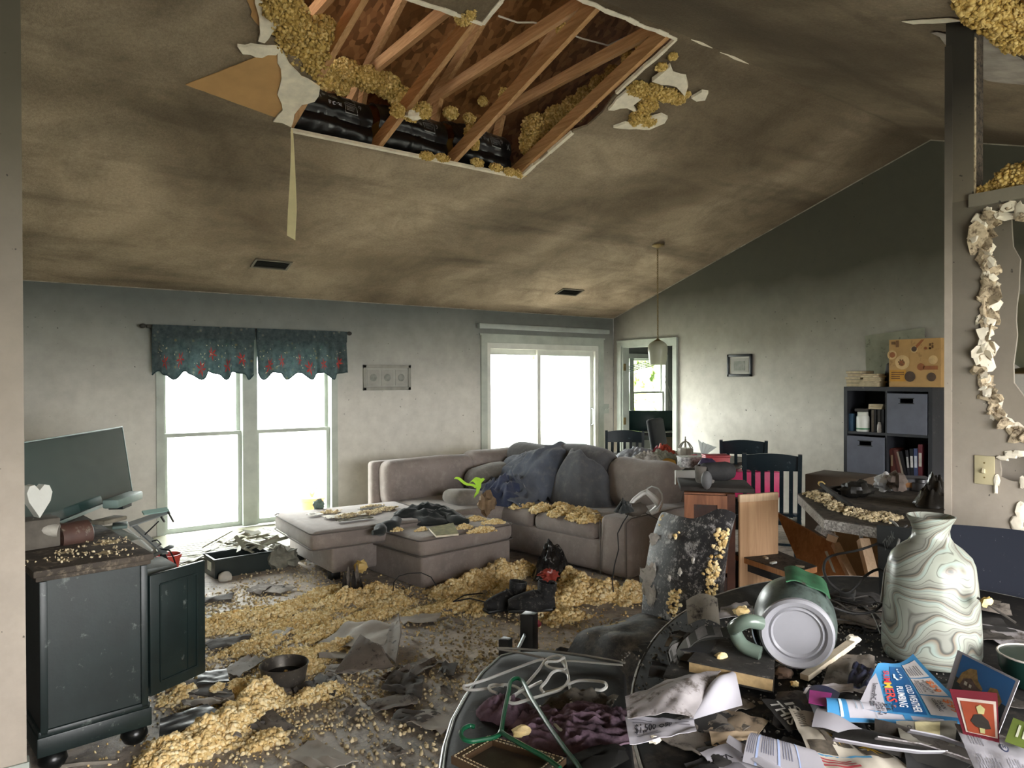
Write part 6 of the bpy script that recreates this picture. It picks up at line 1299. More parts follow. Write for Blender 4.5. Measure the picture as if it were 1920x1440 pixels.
drape('purple_towel_end', 'folded end of the purple towel left of the green hanger', 'towel', zp(945, 1345, ZB), .085, .10, R(30), .025, M_TOW, 62, .028, 50, ZB+.008, .2, 3.0, 3.0)
f = quad_fn(zp(1000, 1335, ZB+.02), zp(1140, 1340, ZB+.02), zp(1160, 1302, ZB+.02), zp(1060, 1300, ZB+.03), lambda u, v: .03*abs(noise.noise(Vector((u*5, v*4, 7))))+.012*math.sin(u*6))
solo('grey_ashy_sheet', MB().grid(f, 22, 14, .002), P('58534b', .9, .4, 12, .4, 40, dirt=.3), 'grey ash covered paper behind the purple towel on the bench', 'paper')
solo('foam_bit', MB().blob(zp(977, 1371, ZB+.07), (.028, .022, .014), .5, 3, 1, 12), M_INS, 'tan foam bit on the purple towel', 'debris')
# brown leather tray/frame at the bottom
fr = [zp(846, 1432, ZB+.03), zp(915, 1392, ZB+.03), zp(1062, 1436, ZB+.03), zp(985, 1500, ZB+.03)]
t = thing('leather_photo_frame', 'brown stitched leather picture frame lying on the bench', 'picture frame', sum(fr, Vector())/4); cf = sum(fr, Vector())/4
M_BLE = P('4a3826', .5, .25, 8, .15, 60)
part(t, 'border', MB().holed(fr, [[cf.lerp(p, .76) for p in fr]], (0, 0, .022)), M_BLE); part(t, 'photo_plate', MB().prism([cf.lerp(p, .8)+Vector((0, 0, .002)) for p in fr], (0, 0, .004)), P('3d372f', .35, .3, 9, .1))
q = MB()
for s in (.95, .80):
    for i in range(4):
        a_, b_ = cf.lerp(fr[i], s), cf.lerp(fr[(i+1) % 4], s); m_ = int((b_-a_).length/.012)
        for k in range(m_): q.bar(a_.lerp(b_, (k+.15)/m_)+Vector((0, 0, .023)), a_.lerp(b_, (k+.75)/m_)+Vector((0, 0, .023)), .003, .002)
part(t, 'stitches', q, P('b9a888', .7), kind='stuff')
solo('dark_rag', MB().blob(zp(1110, 1430, ZB+.02), (.12, .06, .02), .5, 3, 3, 16), P('22211f', .9, .3), 'dark sooty rag under the purple towel edge', 'rag')

# ---- chair beyond the bench: black padded seat and debris covered back
t = thing('padded_chair', 'black padded dining chair with a debris spattered back by the table', 'chair', (2.3, 2.13, 0))
q = NT('spattered_leather'); n1 = q.noise(16, 10, .8); n2 = q.noise(60, 6, .75)
b_ = q.mix(q.ramp(n1, [(.53, 0.0), (.61, .9)]), (.016, .016, .018), (.42, .41, .40)); b_ = q.mix(q.ramp(n2, [(.57, 0.0), (.66, .8)]), b_, (.5, .47, .42)); q.bump(n1, .4, .01); M_SPAT = q.out(b_, .45)
q = NT('ashy_black_leather'); M_ASH = q.out(q.mix(q.ramp(q.noise(11, 8, .8), [(.45, 0.0), (.68, .75)]), (.022, .021, .02), (.17, .145, .11)), .7); q.bump(q.noise(40, 6, .7), .5, .01)
X0, X1, Y0, Y1 = 2.04, 2.50, 1.93, 2.34
def bk(u, v):
    y = Y1+(Y0-Y1)*u; top = .965+.06*min(1, max(0, (u-.55)/.3))**1.5*(1-.25*max(0, (u-.9)/.1)**2)-.05*max(0, 1-u/.14)**2
    return Vector((X1+.02+.10*v*v-.05*math.sin(math.pi*u)*(.4+.6*v)+(.05*max(0, v-.8)*5*.4), y, .40+(top-.40)*v))
part(t, 'backrest', MB().grid(bk, 26, 22, .05), M_SPAT, angle=1.0)
def st(u, v):
    x = X0+(X1+.03-X0)*u; e = (2*v-1); return Vector((x, Y0+(Y1-Y0)*v, .475+.035*(1-e*e)*(1-(2*u-1)**4)-.10*max(0, .16-u)/.16*(1-.2*e)+.012*noise.noise(Vector((u*5, v*5, 2)))))
part(t, 'seat', MB().grid(st, 26, 20, .06), M_ASH, angle=1.0)
part(t, 'seat_frame', MB().cbox((2.3, 2.14, .40), (.42, .44, .07), .006), M_BLACK)
for (x, y) in ((2.1, 1.95), (2.1, 2.33), (2.5, 1.95), (2.5, 2.33)): part(t, 'leg', MB().tube([(x, y, .4), (x, y, 0)], [.026, .02], 8), M_BLACK)
for i_, (u_, v_, a_, b_s) in enumerate(((.10, .80, .035, .03), (.10, .50, .05, .06), (.16, .36, .035, .04), (.06, .42, .03, .04), (.34, .86, .012, .012), (.88, .36, .02, .05), (.55, .62, .010, .016), (.70, .70, .008, .012), (.42, .55, .008, .012))):
    p_ = bk(u_, v_); part(t, 'plaster_splat', MB().blob(p_+Vector((-.028, -.002, 0)), (.006, a_, b_s), .9, 4, i_, 16), P('b5b1aa', .9, .3, 30, .5, 60), angle=.4)
mb = []; rs = np.random.RandomState(5)
pts = []; rad = []
for (u, v, n_) in ((.97, .82, 60), (.93, .62, 60), (.92, .5, 50), (.06, .97, 8), (.52, .42, 30), (.5, .33, 34), (.78, .2, 50), (.82, .26, 30), (.30, .05, 12), (.26, .14, 10), (.4, .9, 4), (.6, .25, 6)):
    for k in range(n_):
        p = bk(min(1, max(0, u+rs.normal()*.03)), min(1, max(0, v+rs.normal()*.04))); pts.append((p.x-.03, p.y-.004, p.z)); rad.append(rs.uniform(.003, .010))
stuff('foam_spatter', arr_mesh('foam_spatter', [nug_arrays(np.array(pts), np.array(rad), 3, True)], M_INS), 'yellow foam bits stuck on the padded chair back', 'insulation', (2.5, 2.1, .5))
mound('seat_crumbs', 'dusty crumbs on the padded chair seat', [(2.3, 2.14, .18, .2, 0, .004, 60)], .512, .006, 64, M_CRUMB)
# loose posts, dark plastic bag, cushion on the floor by the chair
for i, (x, y, zt, d, w) in enumerate(((992, 1150, .50, 3.4, .065), (948, 1197, .40, 3.35, .05))):
    c = dp(x, y, d); solo('chair_leg_post', MB().cbox((c.x, c.y, c.z/2), (w, w, c.z), .004, (0, 0, .5)), M_BLACK, ['tall black square leg standing beyond the bench', 'short black square stub left of the tall leg'][i], 'furniture leg')
solo('silver_bracket', MB().bar(dp(972, 1215, 3.35), dp(984, 1190, 3.35), .03, .01), M_METAL, 'silver strip leaning on the tall black leg', 'bracket')
sk_ = drape('black_plastic_sack', 'black plastic sack with a red printed corner behind the bench', 'bag', (2.42, 2.72, 0), .36, .22, R(-25), .22, P('22211f', .3, .4, 8, .5, 14, dirt=.3, dcol='6d6a68'), 71, .06, 50, 0, .2, 3)

_c = dp(1004, 1168, 3.42); part(sk_, 'red_print', MB().blob(_c, (.03, .01, .02), .2, 2, 1, 12, (0, .4, -.6)), P('9c4048', .5), label='red printed patch')
# ---- vase
c = zp(1745, 1232, TP)
q = NT('marbled_glaze'); co = q.co(); mp = q.n('Mapping'); mp.inputs['Rotation'].default_value = (.35, .5, 0); q.l(co, mp.inputs[0])
ns_ = q.n('TexNoise', Scale=6.0, Detail=1.5, Roughness=.4, Distortion=.3); q.l(mp.outputs[0], ns_.inputs['Vector'])
sx = q.n('SeparateXYZ'); q.l(mp.outputs[0], sx.inputs[0])
w = q.math('ADD', q.math('MULTIPLY', sx.outputs['Z'], 21.0), q.math('MULTIPLY', ns_.outputs['Fac'], 6.5))
fr_ = q.math('FRACT', w); g2 = q.math('FRACT', q.math('MULTIPLY', w, 3.3))
b_ = q.ramp(fr_, [(.0, (.17, .17, .15)), (.10, (.235, .245, .21)), (.45, (.275, .295, .25)), (.62, (.255, .315, .285)), (.80, (.20, .165, .125)), (.86, (.055, .06, .055)), (.93, (.21, .215, .185))])
b_ = q.mix(q.ramp(g2, [(.0, .75), (.10, 0.0), (.88, 0.0), (.97, .75)]), b_, (.085, .08, .07))
M_VASE = q.out(b_, .3, 0, .3)
t = thing('marbled_vase', 'tall marbled grey green ceramic vase on the oval table', 'vase', c)
VS = .955
prof = [(.10, 0), (.128, .004), (.134, .03), (.134, .08), (.130, .16), (.123, .25), (.117, .30), (.108, .325), (.085, .35), (.062, .368), (.052, .385), (.05, .405), (.055, .425), (.065, .444), (.067, .45), (.063, .451), (.051, .43), (.045, .405), (.046, .38), (.06, .35)]
part(t, 'body', MB().lathe([(r_, z_*VS) for r_, z_ in prof], 56, c, cap=True), M_VASE, angle=1.2)
# ---- pitcher on its side, base towards the camera
bc = dp(1494, 1190, 2.02); ax = Vector((.82, .57, .07)).normalized()
t = thing('ceramic_pitcher', 'grey green pitcher lying on its side with its base to the viewer', 'pitcher', Vector((bc.x, bc.y, TP)))
Mx = frame(ax); M_PIT = P('46504c', .35, .4, 10, .2, 40, dirt=.4, dcol='1b1e1e'); M_PBASE = P('838388', .35, .1, 5, .05, 40)
part(t, 'base', MB().lathe([(.004, .012), (.062, .012), (.068, .006), (.074, .010), (.080, .0), (.092, -.004), (.099, .004), (.1, .014)], 48, bc, Mx), M_PBASE, angle=.5)
part(t, 'body', MB().lathe([(.099, .012), (.106, .03), (.112, .08), (.113, .13), (.106, .18), (.09, .21), (.086, .23), (.082, .228), (.1, .18), (.107, .13)], 48, bc, Mx, cap=False), M_PIT, angle=1)
lf = -_R; hp_ = [bc+ax*.03+lf*.10+Vector((0, 0, .02)), bc+ax*.02+lf*.135+Vector((0, 0, .03)), bc+ax*.04+lf*.165+Vector((0, 0, .01)), bc+ax*.08+lf*.175+Vector((0, 0, -.02)), bc+ax*.06+lf*.15+Vector((0, 0, -.055)), bc+ax*.03+lf*.10+Vector((0, 0, -.065))]
part(t, 'handle', MB().tube(smooth(hp_), .020, 12), P('5d6a60', .25, .2, 6, .05), angle=1.2)
part(t, 'green_cover', MB().grid(lambda u, v: bc+ax*(.09+.13*v)+Mx @ (Vector((math.cos(R(78+62*u)), math.sin(R(78+62*u)), 0))*(.119+.004*math.sin(u*9))), 14, 8, .004), P('2a5238', .5, .4, 12, .3, 30, dirt=.2), label='green plastic sheet')
part(t, 'paper_wrap', MB().grid(lambda u, v: bc+ax*(.03+.13*v)+Mx @ (Vector((math.cos(R(-35+40*u)), math.sin(R(-35+40*u)), 0))*.118), 8, 6, .003), P('9aa6b0', .7, .2))

# ---- charred books and stick
M_CHR = P('2b2926', .8, .5, 14, .6, 30, dirt=.2, dcol='6b665e')
def cbook(label, px, z0, th_, pages, cover):
    t = thing('charred_book', label, 'book', zp(*px[0], TP+z0)); pts = [zp(x, y, TP+z0) for x, y in px]; n = Vector((0, 0, 1))
    part(t, 'pages', MB().prism(pts, n*th_), P(pages, .9, .2, 40, .2, 80)); c_ = sum(pts, Vector())/len(pts)
    part(t, 'cover', MB().prism([c_.lerp(p, 1.03)+n*th_ for p in pts], n*.004), cover); part(t, 'back_cover', MB().prism([c_.lerp(p, 1.03)-n*.004 for p in pts], n*.004), cover)
cbook('charred thick book with tan page edges in front of the pitcher', [(1292, 1262), (1448, 1296), (1452, 1240), (1330, 1215)], .022, .032, 'b59b70', M_CHR)
cbook('lower charred book with white page edge left of the thick book', [(1245, 1283), (1340, 1300), (1370, 1250), (1268, 1232)], .004, .018, '9a958c', M_CHR)
cbook('black upright edged book behind the charred books', [(1262, 1240), (1330, 1250), (1345, 1222), (1290, 1208)], .02, .035, '5a554d', P('1b1c1e', .6, .3))
rnd = random.Random(12)
for i in range(7):
    a_ = tt(1255+i*3, 1250-i*2, .04); b_2 = tt(1285+i*14, 1205-i*3, .06+.01*i); m_ = tt(1262+i*6, 1222-i*3, .05)
    f = lambda u, v, a_=a_, b_2=b_2, m_=m_, i=i: (a_*(1-u)**2+m_*2*u*(1-u)+b_2*u*u)+Vector((.012*v, .02*v, .02*v+.01*math.sin(u*5+i)))
    solo('burnt_page', MB().grid(f, 10, 3, .0015), P('4c4a47' if i % 2 else '24241f', .9, .4, 20, .3), 'curled burnt page sticking up behind the charred books', 'paper', 'burnt pages behind the charred books')
t = thing('gypsum_stick', 'broken white lath of plaster lying right of the pitcher base', 'debris', tt(1510, 1275)); 
part(t, 'lath', MB().bar(tt(1508, 1270, .015), tt(1596, 1206, .035), .024, .016), P('b9ad98', .9, .2, 20, .5, 40)); part(t, 'broken_tip', MB().blob(tt(1600, 1200, .04), (.022, .02, .014), .6, 3, 3, 10), M_GYP, angle=.4)
# ---- cables
M_CAB = P('1b1a19', .6, .3, 10, .1)
solo('black_power_cable', MB().tube(smooth([dp(x, y, d) for x, y, d in ((1700, 985, 2.75), (1665, 1010, 2.7), (1615, 1030, 2.6), (1560, 1042, 2.5), (1545, 1060, 2.45), (1550, 1085, 2.4), (1570, 1105, 2.38), (1588, 1112, 2.36), (1605, 1100, 2.36), (1625, 1078, 2.36), (1650, 1068, 2.34), (1665, 1090, 2.3), (1660, 1120, 2.28), (1640, 1145, 2.28), (1600, 1150, 2.3), (1560, 1138, 2.32))]), .0045, 8), M_CAB, 'thick black cable looping up from the table left of the vase', 'cable')
solo('grey_cable', MB().tube(smooth([dp(x, y, d) for x, y, d in ((1668, 975, 2.7), (1682, 985, 2.65), (1687, 1002, 2.6), (1682, 1025, 2.5), (1670, 1045, 2.35), (1660, 1070, 2.3), (1656, 1100, 2.28), (1652, 1130, 2.25))]), .004, 7), P('8a8a86', .4, .2), 'silvery cable standing up beside the neck of the vase', 'cable')
for i, pth in enumerate((((1540, 1120), (1570, 1130), (1600, 1148), (1640, 1150), (1655, 1165)), ((1545, 1112), (1590, 1122), (1630, 1118), (1650, 1140)), ((1560, 1160), (1600, 1165), (1640, 1175), (1655, 1170)), ((1600, 1128), (1625, 1140), (1640, 1160), (1652, 1190)))):
    solo('thin_table_cable', MB().tube(smooth([tt(x, y, .02+.008*i) for x, y in pth]), .003, 6), P('35322f' if i % 2 else '6a6864', .6), ['thin dark cable nearest the pitcher on the table', 'thin grey cable running under the loop', 'thin dark cable low in front of the vase', 'thin grey cable hugging the left of the vase'][i], 'cable')
solo('power_adapter', MB().cbox(tt(1590, 1115, .03), (.07, .05, .035), .006, (0, 0, .4)), P('232321', .6, .3), 'black power adapter under the cable loop', 'adapter')
# ---- laptop lid and black chair on the far side
t = thing('laptop', 'dark laptop lid standing on end behind the vase', 'laptop', tt(1690, 1110)); A, B = dp(1646, 984, 2.66), dp(1760, 996, 2.42); A0, B0 = dp(1652, 1112, 2.66), dp(1760, 1130, 2.42)
lf_ = quad_fn(A0, B0, B, A); part(t, 'lid', MB().grid(lf_, 4, 4, .014), P('171b20', .5, .2, 6, .1)); emb(t, 'lettering', lf_, [('t', 'Think', (.13, .62), (.20, .22), (-.03, .14))], P('6d7072', .4), .008)
t = thing('black_high_back_chair', 'navy black high back chair across the oval table', 'chair', (3.4, 1.05, 0))
P0, P1 = dp(1700, 984, 3.0), dp(2000, 1012, 2.8)
def hb(u, v): return Vector((P0.x+(P1.x-P0.x)*u+.03*math.sin(u*3.1), P0.y+(P1.y-P0.y)*u, .46+(P0.z+(P1.z-P0.z)*u-.46)*v-.02*(2*u-1)**4*v))+Vector((.08*v*v, .02*v, 0))
q = NT('navy_leather_dusty'); M_NVL = q.out(q.mix(q.ramp(q.noise(60, 4, .8), [(.66, 0.0), (.74, .6)]), (.012, .014, .021), (.22, .22, .22)), .85, 0, .15)
part(t, 'backrest', MB().grid(hb, 16, 14, .05), M_NVL, angle=1); part(t, 'seat', MB().rbox((3.36, 1.1, .46), (.44, .5, .08), .03, 6, (0, 0, .4)), M_NVL)
for (x, y) in ((3.2, .92), (3.52, .98), (3.2, 1.3), (3.5, 1.32)): part(t, 'leg', MB().tube([(x, y, .44), (x, y, 0)], [.025, .02], 8), M_BLACK)
# ---- green bowl with a crusted spoon
c = dp(1938, 1172, 2.0); c = Vector((c.x, c.y, TP+.045)); 
t = thing('green_bowl', 'dark green bowl with pale pink inside at the right edge of the table', 'bowl', Vector((c.x, c.y, TP)))
part(t, 'outside', MB().lathe([(.03, -.045), (.06, -.04), (.08, 0), (.085, .04)], 28, c), P('14312b', .3, .2, 6, .05)); part(t, 'inside', MB().lathe([(.082, .041), (.075, .0), (.05, -.03), (.002, -.035)], 28, c+Vector((0, 0, .001)), cap=False), P('c9b0a4', .6, .2, 30, .1))
part(t, 'rim', MB().tube([c+Vector((.0835*math.cos(2*math.pi*k/32), .0835*math.sin(2*math.pi*k/32), .041)) for k in range(32)], .003, 6, True), P('b9b3aa', .5))
t = thing('crusted_spoon', 'spoon handle with yellow crust leaning out of the green bowl', 'spoon', c); part(t, 'handle', MB().bar(dp(1832, 1120, 2.06), dp(1905, 1168, 2.0), .01, .004), P('3d3a36', .5)); part(t, 'crust', MB().blob(dp(1850, 1128, 2.05), (.03, .015, .012), .6, 4, 2, 10), M_INSA)
# ------------------------------------------------------------ papers on the oval table
def sheet(name, label, px, hs, mat, cat='paper', dz=None, nu=16, nv=12, th=.0016, base=TP):
    """px: bottom-left, bottom-right, top-right, top-left; hs: height above the table at each corner"""
    f = quad_fn(*[zp(x, y, base+h) for (x, y), h in zip(px, hs)], dz)
    t = thing(name, label, cat, f(.5, .5)); part(t, 'sheet', MB().grid(f, nu, nv, th), mat, angle=1.2); return t, f
nzf = lambda a, s, k=3: (lambda u, v: a*noise.noise(Vector((u*k, v*k, s)))+a*.4*noise.noise(Vector((u*k*2.5, v*k*2.5, s+3))))
M_PW = P('a19fa6', .8, .08, 6, .08, 30); M_PWD = P('9d9899', .85, .2, 9, .15, 30, dirt=.35, dcol='57504a'); M_TXT = P('2c2a30', .8, .1); M_BLU = P('3a7aa6', .5, .1, 6, .05); M_DBL = P('174f80', .5, .15, 6, .05); M_ORA = P('c96a34', .6, .1); M_REDT = P('b8343c', .6, .1); M_GRY = P('b3b0ae', .7, .12, 20, .05)
rnd = random.Random(9)
ashm = [P('2a2826', .9, .5, 12, .4, 30), P('45403b', .9, .4, 12, .4, 30, dirt=.3), P('6a635b', .9, .35, 10, .3, 30, dirt=.3), P('1b1a1a', .7, .4, 10, .4, 30)]
for i in range(44):
    x, y = rnd.uniform(1245, 1900), rnd.uniform(1115, 1440); c = zp(x, y, TP+.003+.0012*i*.3)
    if not on_table(c, .86) or (c-zp(1745, 1232, TP)).length < .2: continue
    a = rnd.random()*3.1; w, h = rnd.uniform(.10, .24), rnd.uniform(.06, .16); e1, e2 = Vector((math.cos(a), math.sin(a), 0))*w/2, Vector((-math.sin(a), math.cos(a), 0))*h/2
    f = quad_fn(c-e1-e2, c+e1-e2, c+e1+e2, c-e1+e2, nzf(.012, i*2.3))
    solo('ash_sheet', MB().grid(f, 9, 7, .002), ashm[i % 4], 'charred sheet of paper in the ash on the oval table', 'paper', 'charred sheets on the oval table', angle=1.0)
sheet('charred_folder', 'dark flat folder lying right of the gypsum stick', [(1540, 1290), (1640, 1300), (1640, 1230), (1560, 1225)], (.02, .02, .02, .02), ashm[2], dz=nzf(.008, 4))
sheet('blue_tinted_pouch', 'dark bluish transparent pouch left of the plumbing flyer', [(1585, 1285), (1632, 1290), (1640, 1258), (1602, 1240)], (.03, .03, .04, .04), P('2a2c3e', .25, .3, 6, .2), dz=nzf(.012, 6))
# curled letter with the coupon
t, f = sheet('curled_letter', 'smudged white letter curling over the table edge above the coupon', [(1177, 1347), (1300, 1352), (1352, 1262), (1172, 1306)], (.02, .035, .05, .03), M_PWD, dz=lambda u, v: .05*math.sin(math.pi*min(1, u*.9))*(.3+.7*u)*math.sin(math.pi*(.15+.7*v))+.006*noise.noise(Vector((u*6, v*6, 2))), nu=26)
emb(t, 'print', f, lines(.03, .55, .55, .95, 4, .12, 1), P('8a8078', .9))
sheet('curled_letter_end', 'rolled white end of the smudged letter', [(1290, 1352), (1392, 1322), (1378, 1256), (1330, 1280)], (.03, .03, .05, .06), M_PW, dz=lambda u, v: .035*math.sin(math.pi*u)*math.sin(math.pi*v), nu=20)
t, f = sheet('coupon_letter', 'white coupon letter reading 1,500 off hanging over the table edge', [(1181, 1396), (1306, 1370), (1300, 1348), (1172, 1345)], (.008, .03, .03, .012), M_PW, dz=nzf(.006, 12))
emb(t, 'headline', f, [('t', '$1,500 OFF', (.10, .30), (.56, .08), (.02, .34))], M_TXT); emb(t, 'small_print', f, lines(.12, .18, .55, .32, 2, .3, 3)+lines(.10, .72, .5, .92, 2, .35, 4)+lines(.72, .5, .95, .75, 2, .4, 5), P('6a676c', .9)); emb(t, 'mark', f, [('r', .78, .8, .82, .95)], M_TXT)
sheet('tan_page', 'tan smoke stained page below the rolled letter end', [(1312, 1382), (1400, 1404), (1442, 1352), (1350, 1326)], (.006, .008, .012, .012), P('8a7a66', .9, .2, 8, .2, 30, dirt=.2), dz=nzf(.008, 14))
sheet('tan_page', 'brown page flap lying on the tan stained page', [(1335, 1398), (1400, 1408), (1420, 1372), (1330, 1372)], (.012, .014, .016, .016), P('a08d74', .9, .2, 8, .2, 30), dz=nzf(.006, 15))
t, f = sheet('car_brochure', 'white car brochure with angular logo at the bottom of the table', [(1352, 1452), (1452, 1452), (1372, 1390), (1312, 1411)], (.012, .016, .02, .016), M_PW, dz=nzf(.004, 16))
emb(t, 'logo', f, [('t', 'KI', (.22, .55), (.18, .0), (.0, .14)), ('p', [(.42, .55), (.46, .55), (.51, .66), (.56, .55), (.60, .55), (.53, .70), (.49, .70)])], M_TXT); emb(t, 'photo', f, [('r', .05, .05, .6, .4)], P('6d6b70', .7))
sheet('brochure_fold', 'white folded edge of the car brochure', [(1450, 1452), (1480, 1452), (1372, 1386), (1362, 1392)], (.02, .02, .04, .04), M_PW, dz=lambda u, v: .012*math.sin(math.pi*u))
t, f = sheet('rolled_leaflet', 'white leaflet with blue ruled columns rolled over at the bottom', [(1392, 1428), (1560, 1480), (1510, 1412), (1418, 1386)], (.02, .02, .05, .05), M_PW, dz=lambda u, v: .035*math.sin(math.pi*v), nu=24)
emb(t, 'blue_rules', f, [('r', .14, 0, .17, 1), ('r', .42, 0, .45, 1), ('r', .68, 0, .7, 1)], P('9aa9cc', .8)); emb(t, 'text_columns', f, lines(.02, .15, .12, .85, 4, .35, 1, True)+lines(.20, .2, .38, .85, 6, .35, 2, True)+lines(.48, .2, .62, .8, 4, .35, 3, True), P('6a6c7c', .9))
# newspapers
t, f = sheet('black_newspaper', 'black newspaper page with big white block letters', [(1478, 1372), (1528, 1356), (1500, 1312), (1428, 1312)], (.03, .035, .04, .04), P('242220', .8, .2, 8, .1), dz=nzf(.004, 21))
emb(t, 'headline', f, [('t', 'THIS', (.10, .92), (.10, -.80), (.30, .02)), ('t', 'IS', (.50, .86), (.08, -.42), (.26, .02))], P('c9c9c6', .8))
t, f = sheet('colour_newspaper', 'newspaper page with yellow flower pictures', [(1530, 1440), (1730, 1460), (1560, 1336), (1478, 1330)], (.03, .03, .045, .045), P('b9b2a4', .85, .12, 8, .1, 30), dz=nzf(.012, 22), nu=22)
emb(t, 'picture', f, [('r', .30, .38, .62, .62), ('r', .66, .25, .97, .55), ('r', .05, .25, .35, .42)], P('4d463c', .8, .6, 40)); 
fl_ = lambda u, v, r: [('p', [(u, v), (u+r*.35*math.cos(a-.35), v+r*.35*math.sin(a-.35)), (u+r*math.cos(a), v+r*math.sin(a)), (u+r*.35*math.cos(a+.35), v+r*.35*math.sin(a+.35))]) for a in [k*.785 for k in range(8)]]
emb_each(t, 'yellow_flower', f, [fl_(.47, .50, .11), fl_(.82, .40, .13)], P('c9a02c', .7, .3, 30), .0026); emb(t, 'red_print', f, lines(.05, .03, .5, .2, 3, .5, 5), P('b0444c', .8)); emb(t, 'blue_rule', f, [('r', .0, .215, .7, .24)], P('4d86a8', .8)); emb(t, 'text', f, lines(.07, .66, .3, .95, 7, .4, 6), P('5b564e', .9))
sheet('white_newspaper_fold', 'white folded newspaper band above the flower pictures', [(1522, 1362), (1656, 1398), (1664, 1388), (1536, 1326)], (.05, .045, .055, .06), M_PW, dz=lambda u, v: .012*math.sin(math.pi*v)+.004*math.sin(u*7))
for i, (a, b, m, lb) in enumerate((([(1560, 1382), (1800, 1452), (1830, 1430), (1570, 1352)], .045, ashm[0], 'dark scorched newspaper fold nearest the white band'), ([(1640, 1372), (1860, 1450), (1880, 1420), (1640, 1352)], .05, ashm[1], 'scorched newspaper fold under the plumbing flyer'), ([(1700, 1440), (1850, 1470), (1800, 1400), (1690, 1408)], .035, ashm[3], 'black glossy page at the bottom of the newspaper pile'))):
    sheet('scorched_newspaper', lb, a, (b, b, b+.01, b+.01), m, dz=lambda u, v, i=i: .018*math.sin(u*3+i)*math.sin(math.pi*v))
for i, pth in enumerate((((1560, 1388), (1640, 1402), (1720, 1412), (1770, 1412)), ((1640, 1385), (1720, 1398), (1790, 1420), (1840, 1440)), ((1700, 1372), (1760, 1384), (1810, 1402)))):
    f = lambda u, v, pth=pth, i=i: Vector(zp(*[pth[min(len(pth)-2, int(u*(len(pth)-1)))][k]+(pth[min(len(pth)-2, int(u*(len(pth)-1)))+1][k]-pth[min(len(pth)-2, int(u*(len(pth)-1)))][k])*(u*(len(pth)-1)-min(len(pth)-2, int(u*(len(pth)-1)))) for k in (0, 1)], TP+.07))+Vector((0, 0, .012*v))+Vector((-.01*v, -.012*v, 0))
    solo('newspaper_edge', MB().grid(f, 18, 3, .003), M_PW if i != 1 else M_PWD, ['lowest white curled newspaper edge', 'middle pale curled newspaper edge', 'upper white curled newspaper edge by the letter'][i], 'paper')
t, f = sheet('bank_note_page', 'page printed with a bank note picture under the plumbing flyer', [(1690, 1392), (1790, 1400), (1795, 1352), (1680, 1352)], (.06, .06, .075, .075), P('6d6a60', .8, .3, 20), dz=nzf(.004, 31)); emb(t, 'note_print', f, [('r', .30, .3, .72, .95)], P('b0a882', .8, .2, 30)); emb(t, 'letter', f, [('t', 'O', (.16, .62), (.08, -.02), (.0, .2))], M_TXT)
solo('food_photo', MB().blob(zp(1775, 1436, TP+.03), (.045, .035, .004), .2, 3, 2, 16), P('c08a2c', .6, .6, 30), 'orange food picture scrap at the bottom edge', 'paper')
# plumbing flyer, propped against the vase
t, f = sheet('plumbing_flyer', 'blue and white plumbing flyer with coupons propped before the vase', [(1606, 1330), (1842, 1356), (1712, 1224), (1646, 1252)], (.075, .075, .13, .12), M_BLU, dz=lambda u, v: .012*math.sin(u*4+v*2)*v, nu=22, nv=22)
emb(t, 'white_margin', f, [('p', [(.0, .0), (.25, .0), (.17, .45), (.05, .75), (.0, .6)])], M_PW)
emb(t, 'blue_panel', f, [('r', .30, .02, .58, .90)], M_DBL); emb(t, 'coupon', f, [('r', .61, .67, .93, .93), ('r', .61, .36, .93, .65), ('r', .61, .03, .93, .34)], M_GRY, .002)
emb(t, 'brand_lettering', f, [('t', 'SUM', (.17, .78), (.035, -.25), (.10, .0))], M_REDT, .003); emb(t, 'brand_lettering', f, [('t', 'M', (.205, .525), (.015, -.10), (.10, .0))], P('d0a93c', .6), .003); emb(t, 'brand_lettering', f, [('t', 'ERS', (.222, .41), (.03, -.24), (.10, .0))], P('c4443c', .6), .003)
emb(t, 'web_address', f, [('t', 'SummersPHC.com', (.07, .52), (.03, -.44), (.055, .0))], M_TXT, .003)
emb(t, 'panel_lettering', f, [('t', 'COLD WEATHER', (.475, .50), (.0, -.46), (.075, .0)), ('t', 'PLUMBING', (.36, .46), (.0, -.36), (.08, .0))], P('d9dde0', .7), .003)
pp = [(.45, .86), (.44, .80), (.46, .74), (.48, .68), (.45, .62), (.40, .60), (.36, .64), (.36, .70)]
emb(t, 'pipe_picture', f, [('p', [(pp[i][0]-.016, pp[i][1]-.016), (pp[i][0]+.016, pp[i][1]-.012), (pp[i+1][0]+.016, pp[i+1][1]+.012), (pp[i+1][0]-.016, pp[i+1][1]+.016)]) for i in range(len(pp)-1)], P('c2ccd2', .3), .003)
emb(t, 'price', f, [('t', '$59', (.80, .60), (.0, -.19), (.10, .0)), ('t', '$99', (.80, .29), (.0, -.20), (.10, .0))], M_ORA, .0035)
emb(t, 'coupon_text', f, [('t', 'WATER HEATER', (.755, .62), (.0, -.24), (.035, .0)), ('t', 'SAFETY', (.715, .57), (.0, -.14), (.033, .0)), ('t', 'INSPECTION', (.675, .60), (.0, -.21), (.033, .0)), ('t', 'DRAIN', (.745, .26), (.0, -.13), (.04, .0)), ('t', 'CLEANING', (.70, .29), (.0, -.2), (.036, .0))], M_TXT, .0035)
emb(t, 'fine_print', f, lines(.63, .70, .88, .90, 6, .35, 7, True)+lines(.615, .38, .665, .62, 2, .4, 8, True), P('77767a', .9), .003)
t, f = sheet('flyer_roll', 'rolled front part of the plumbing flyer offering a free second opinion', [(1552, 1353), (1842, 1362), (1770, 1322), (1548, 1310)], (.055, .06, .075, .075), M_PW, dz=lambda u, v: .02*math.sin(math.pi*v)*(1-.5*u), nu=26)
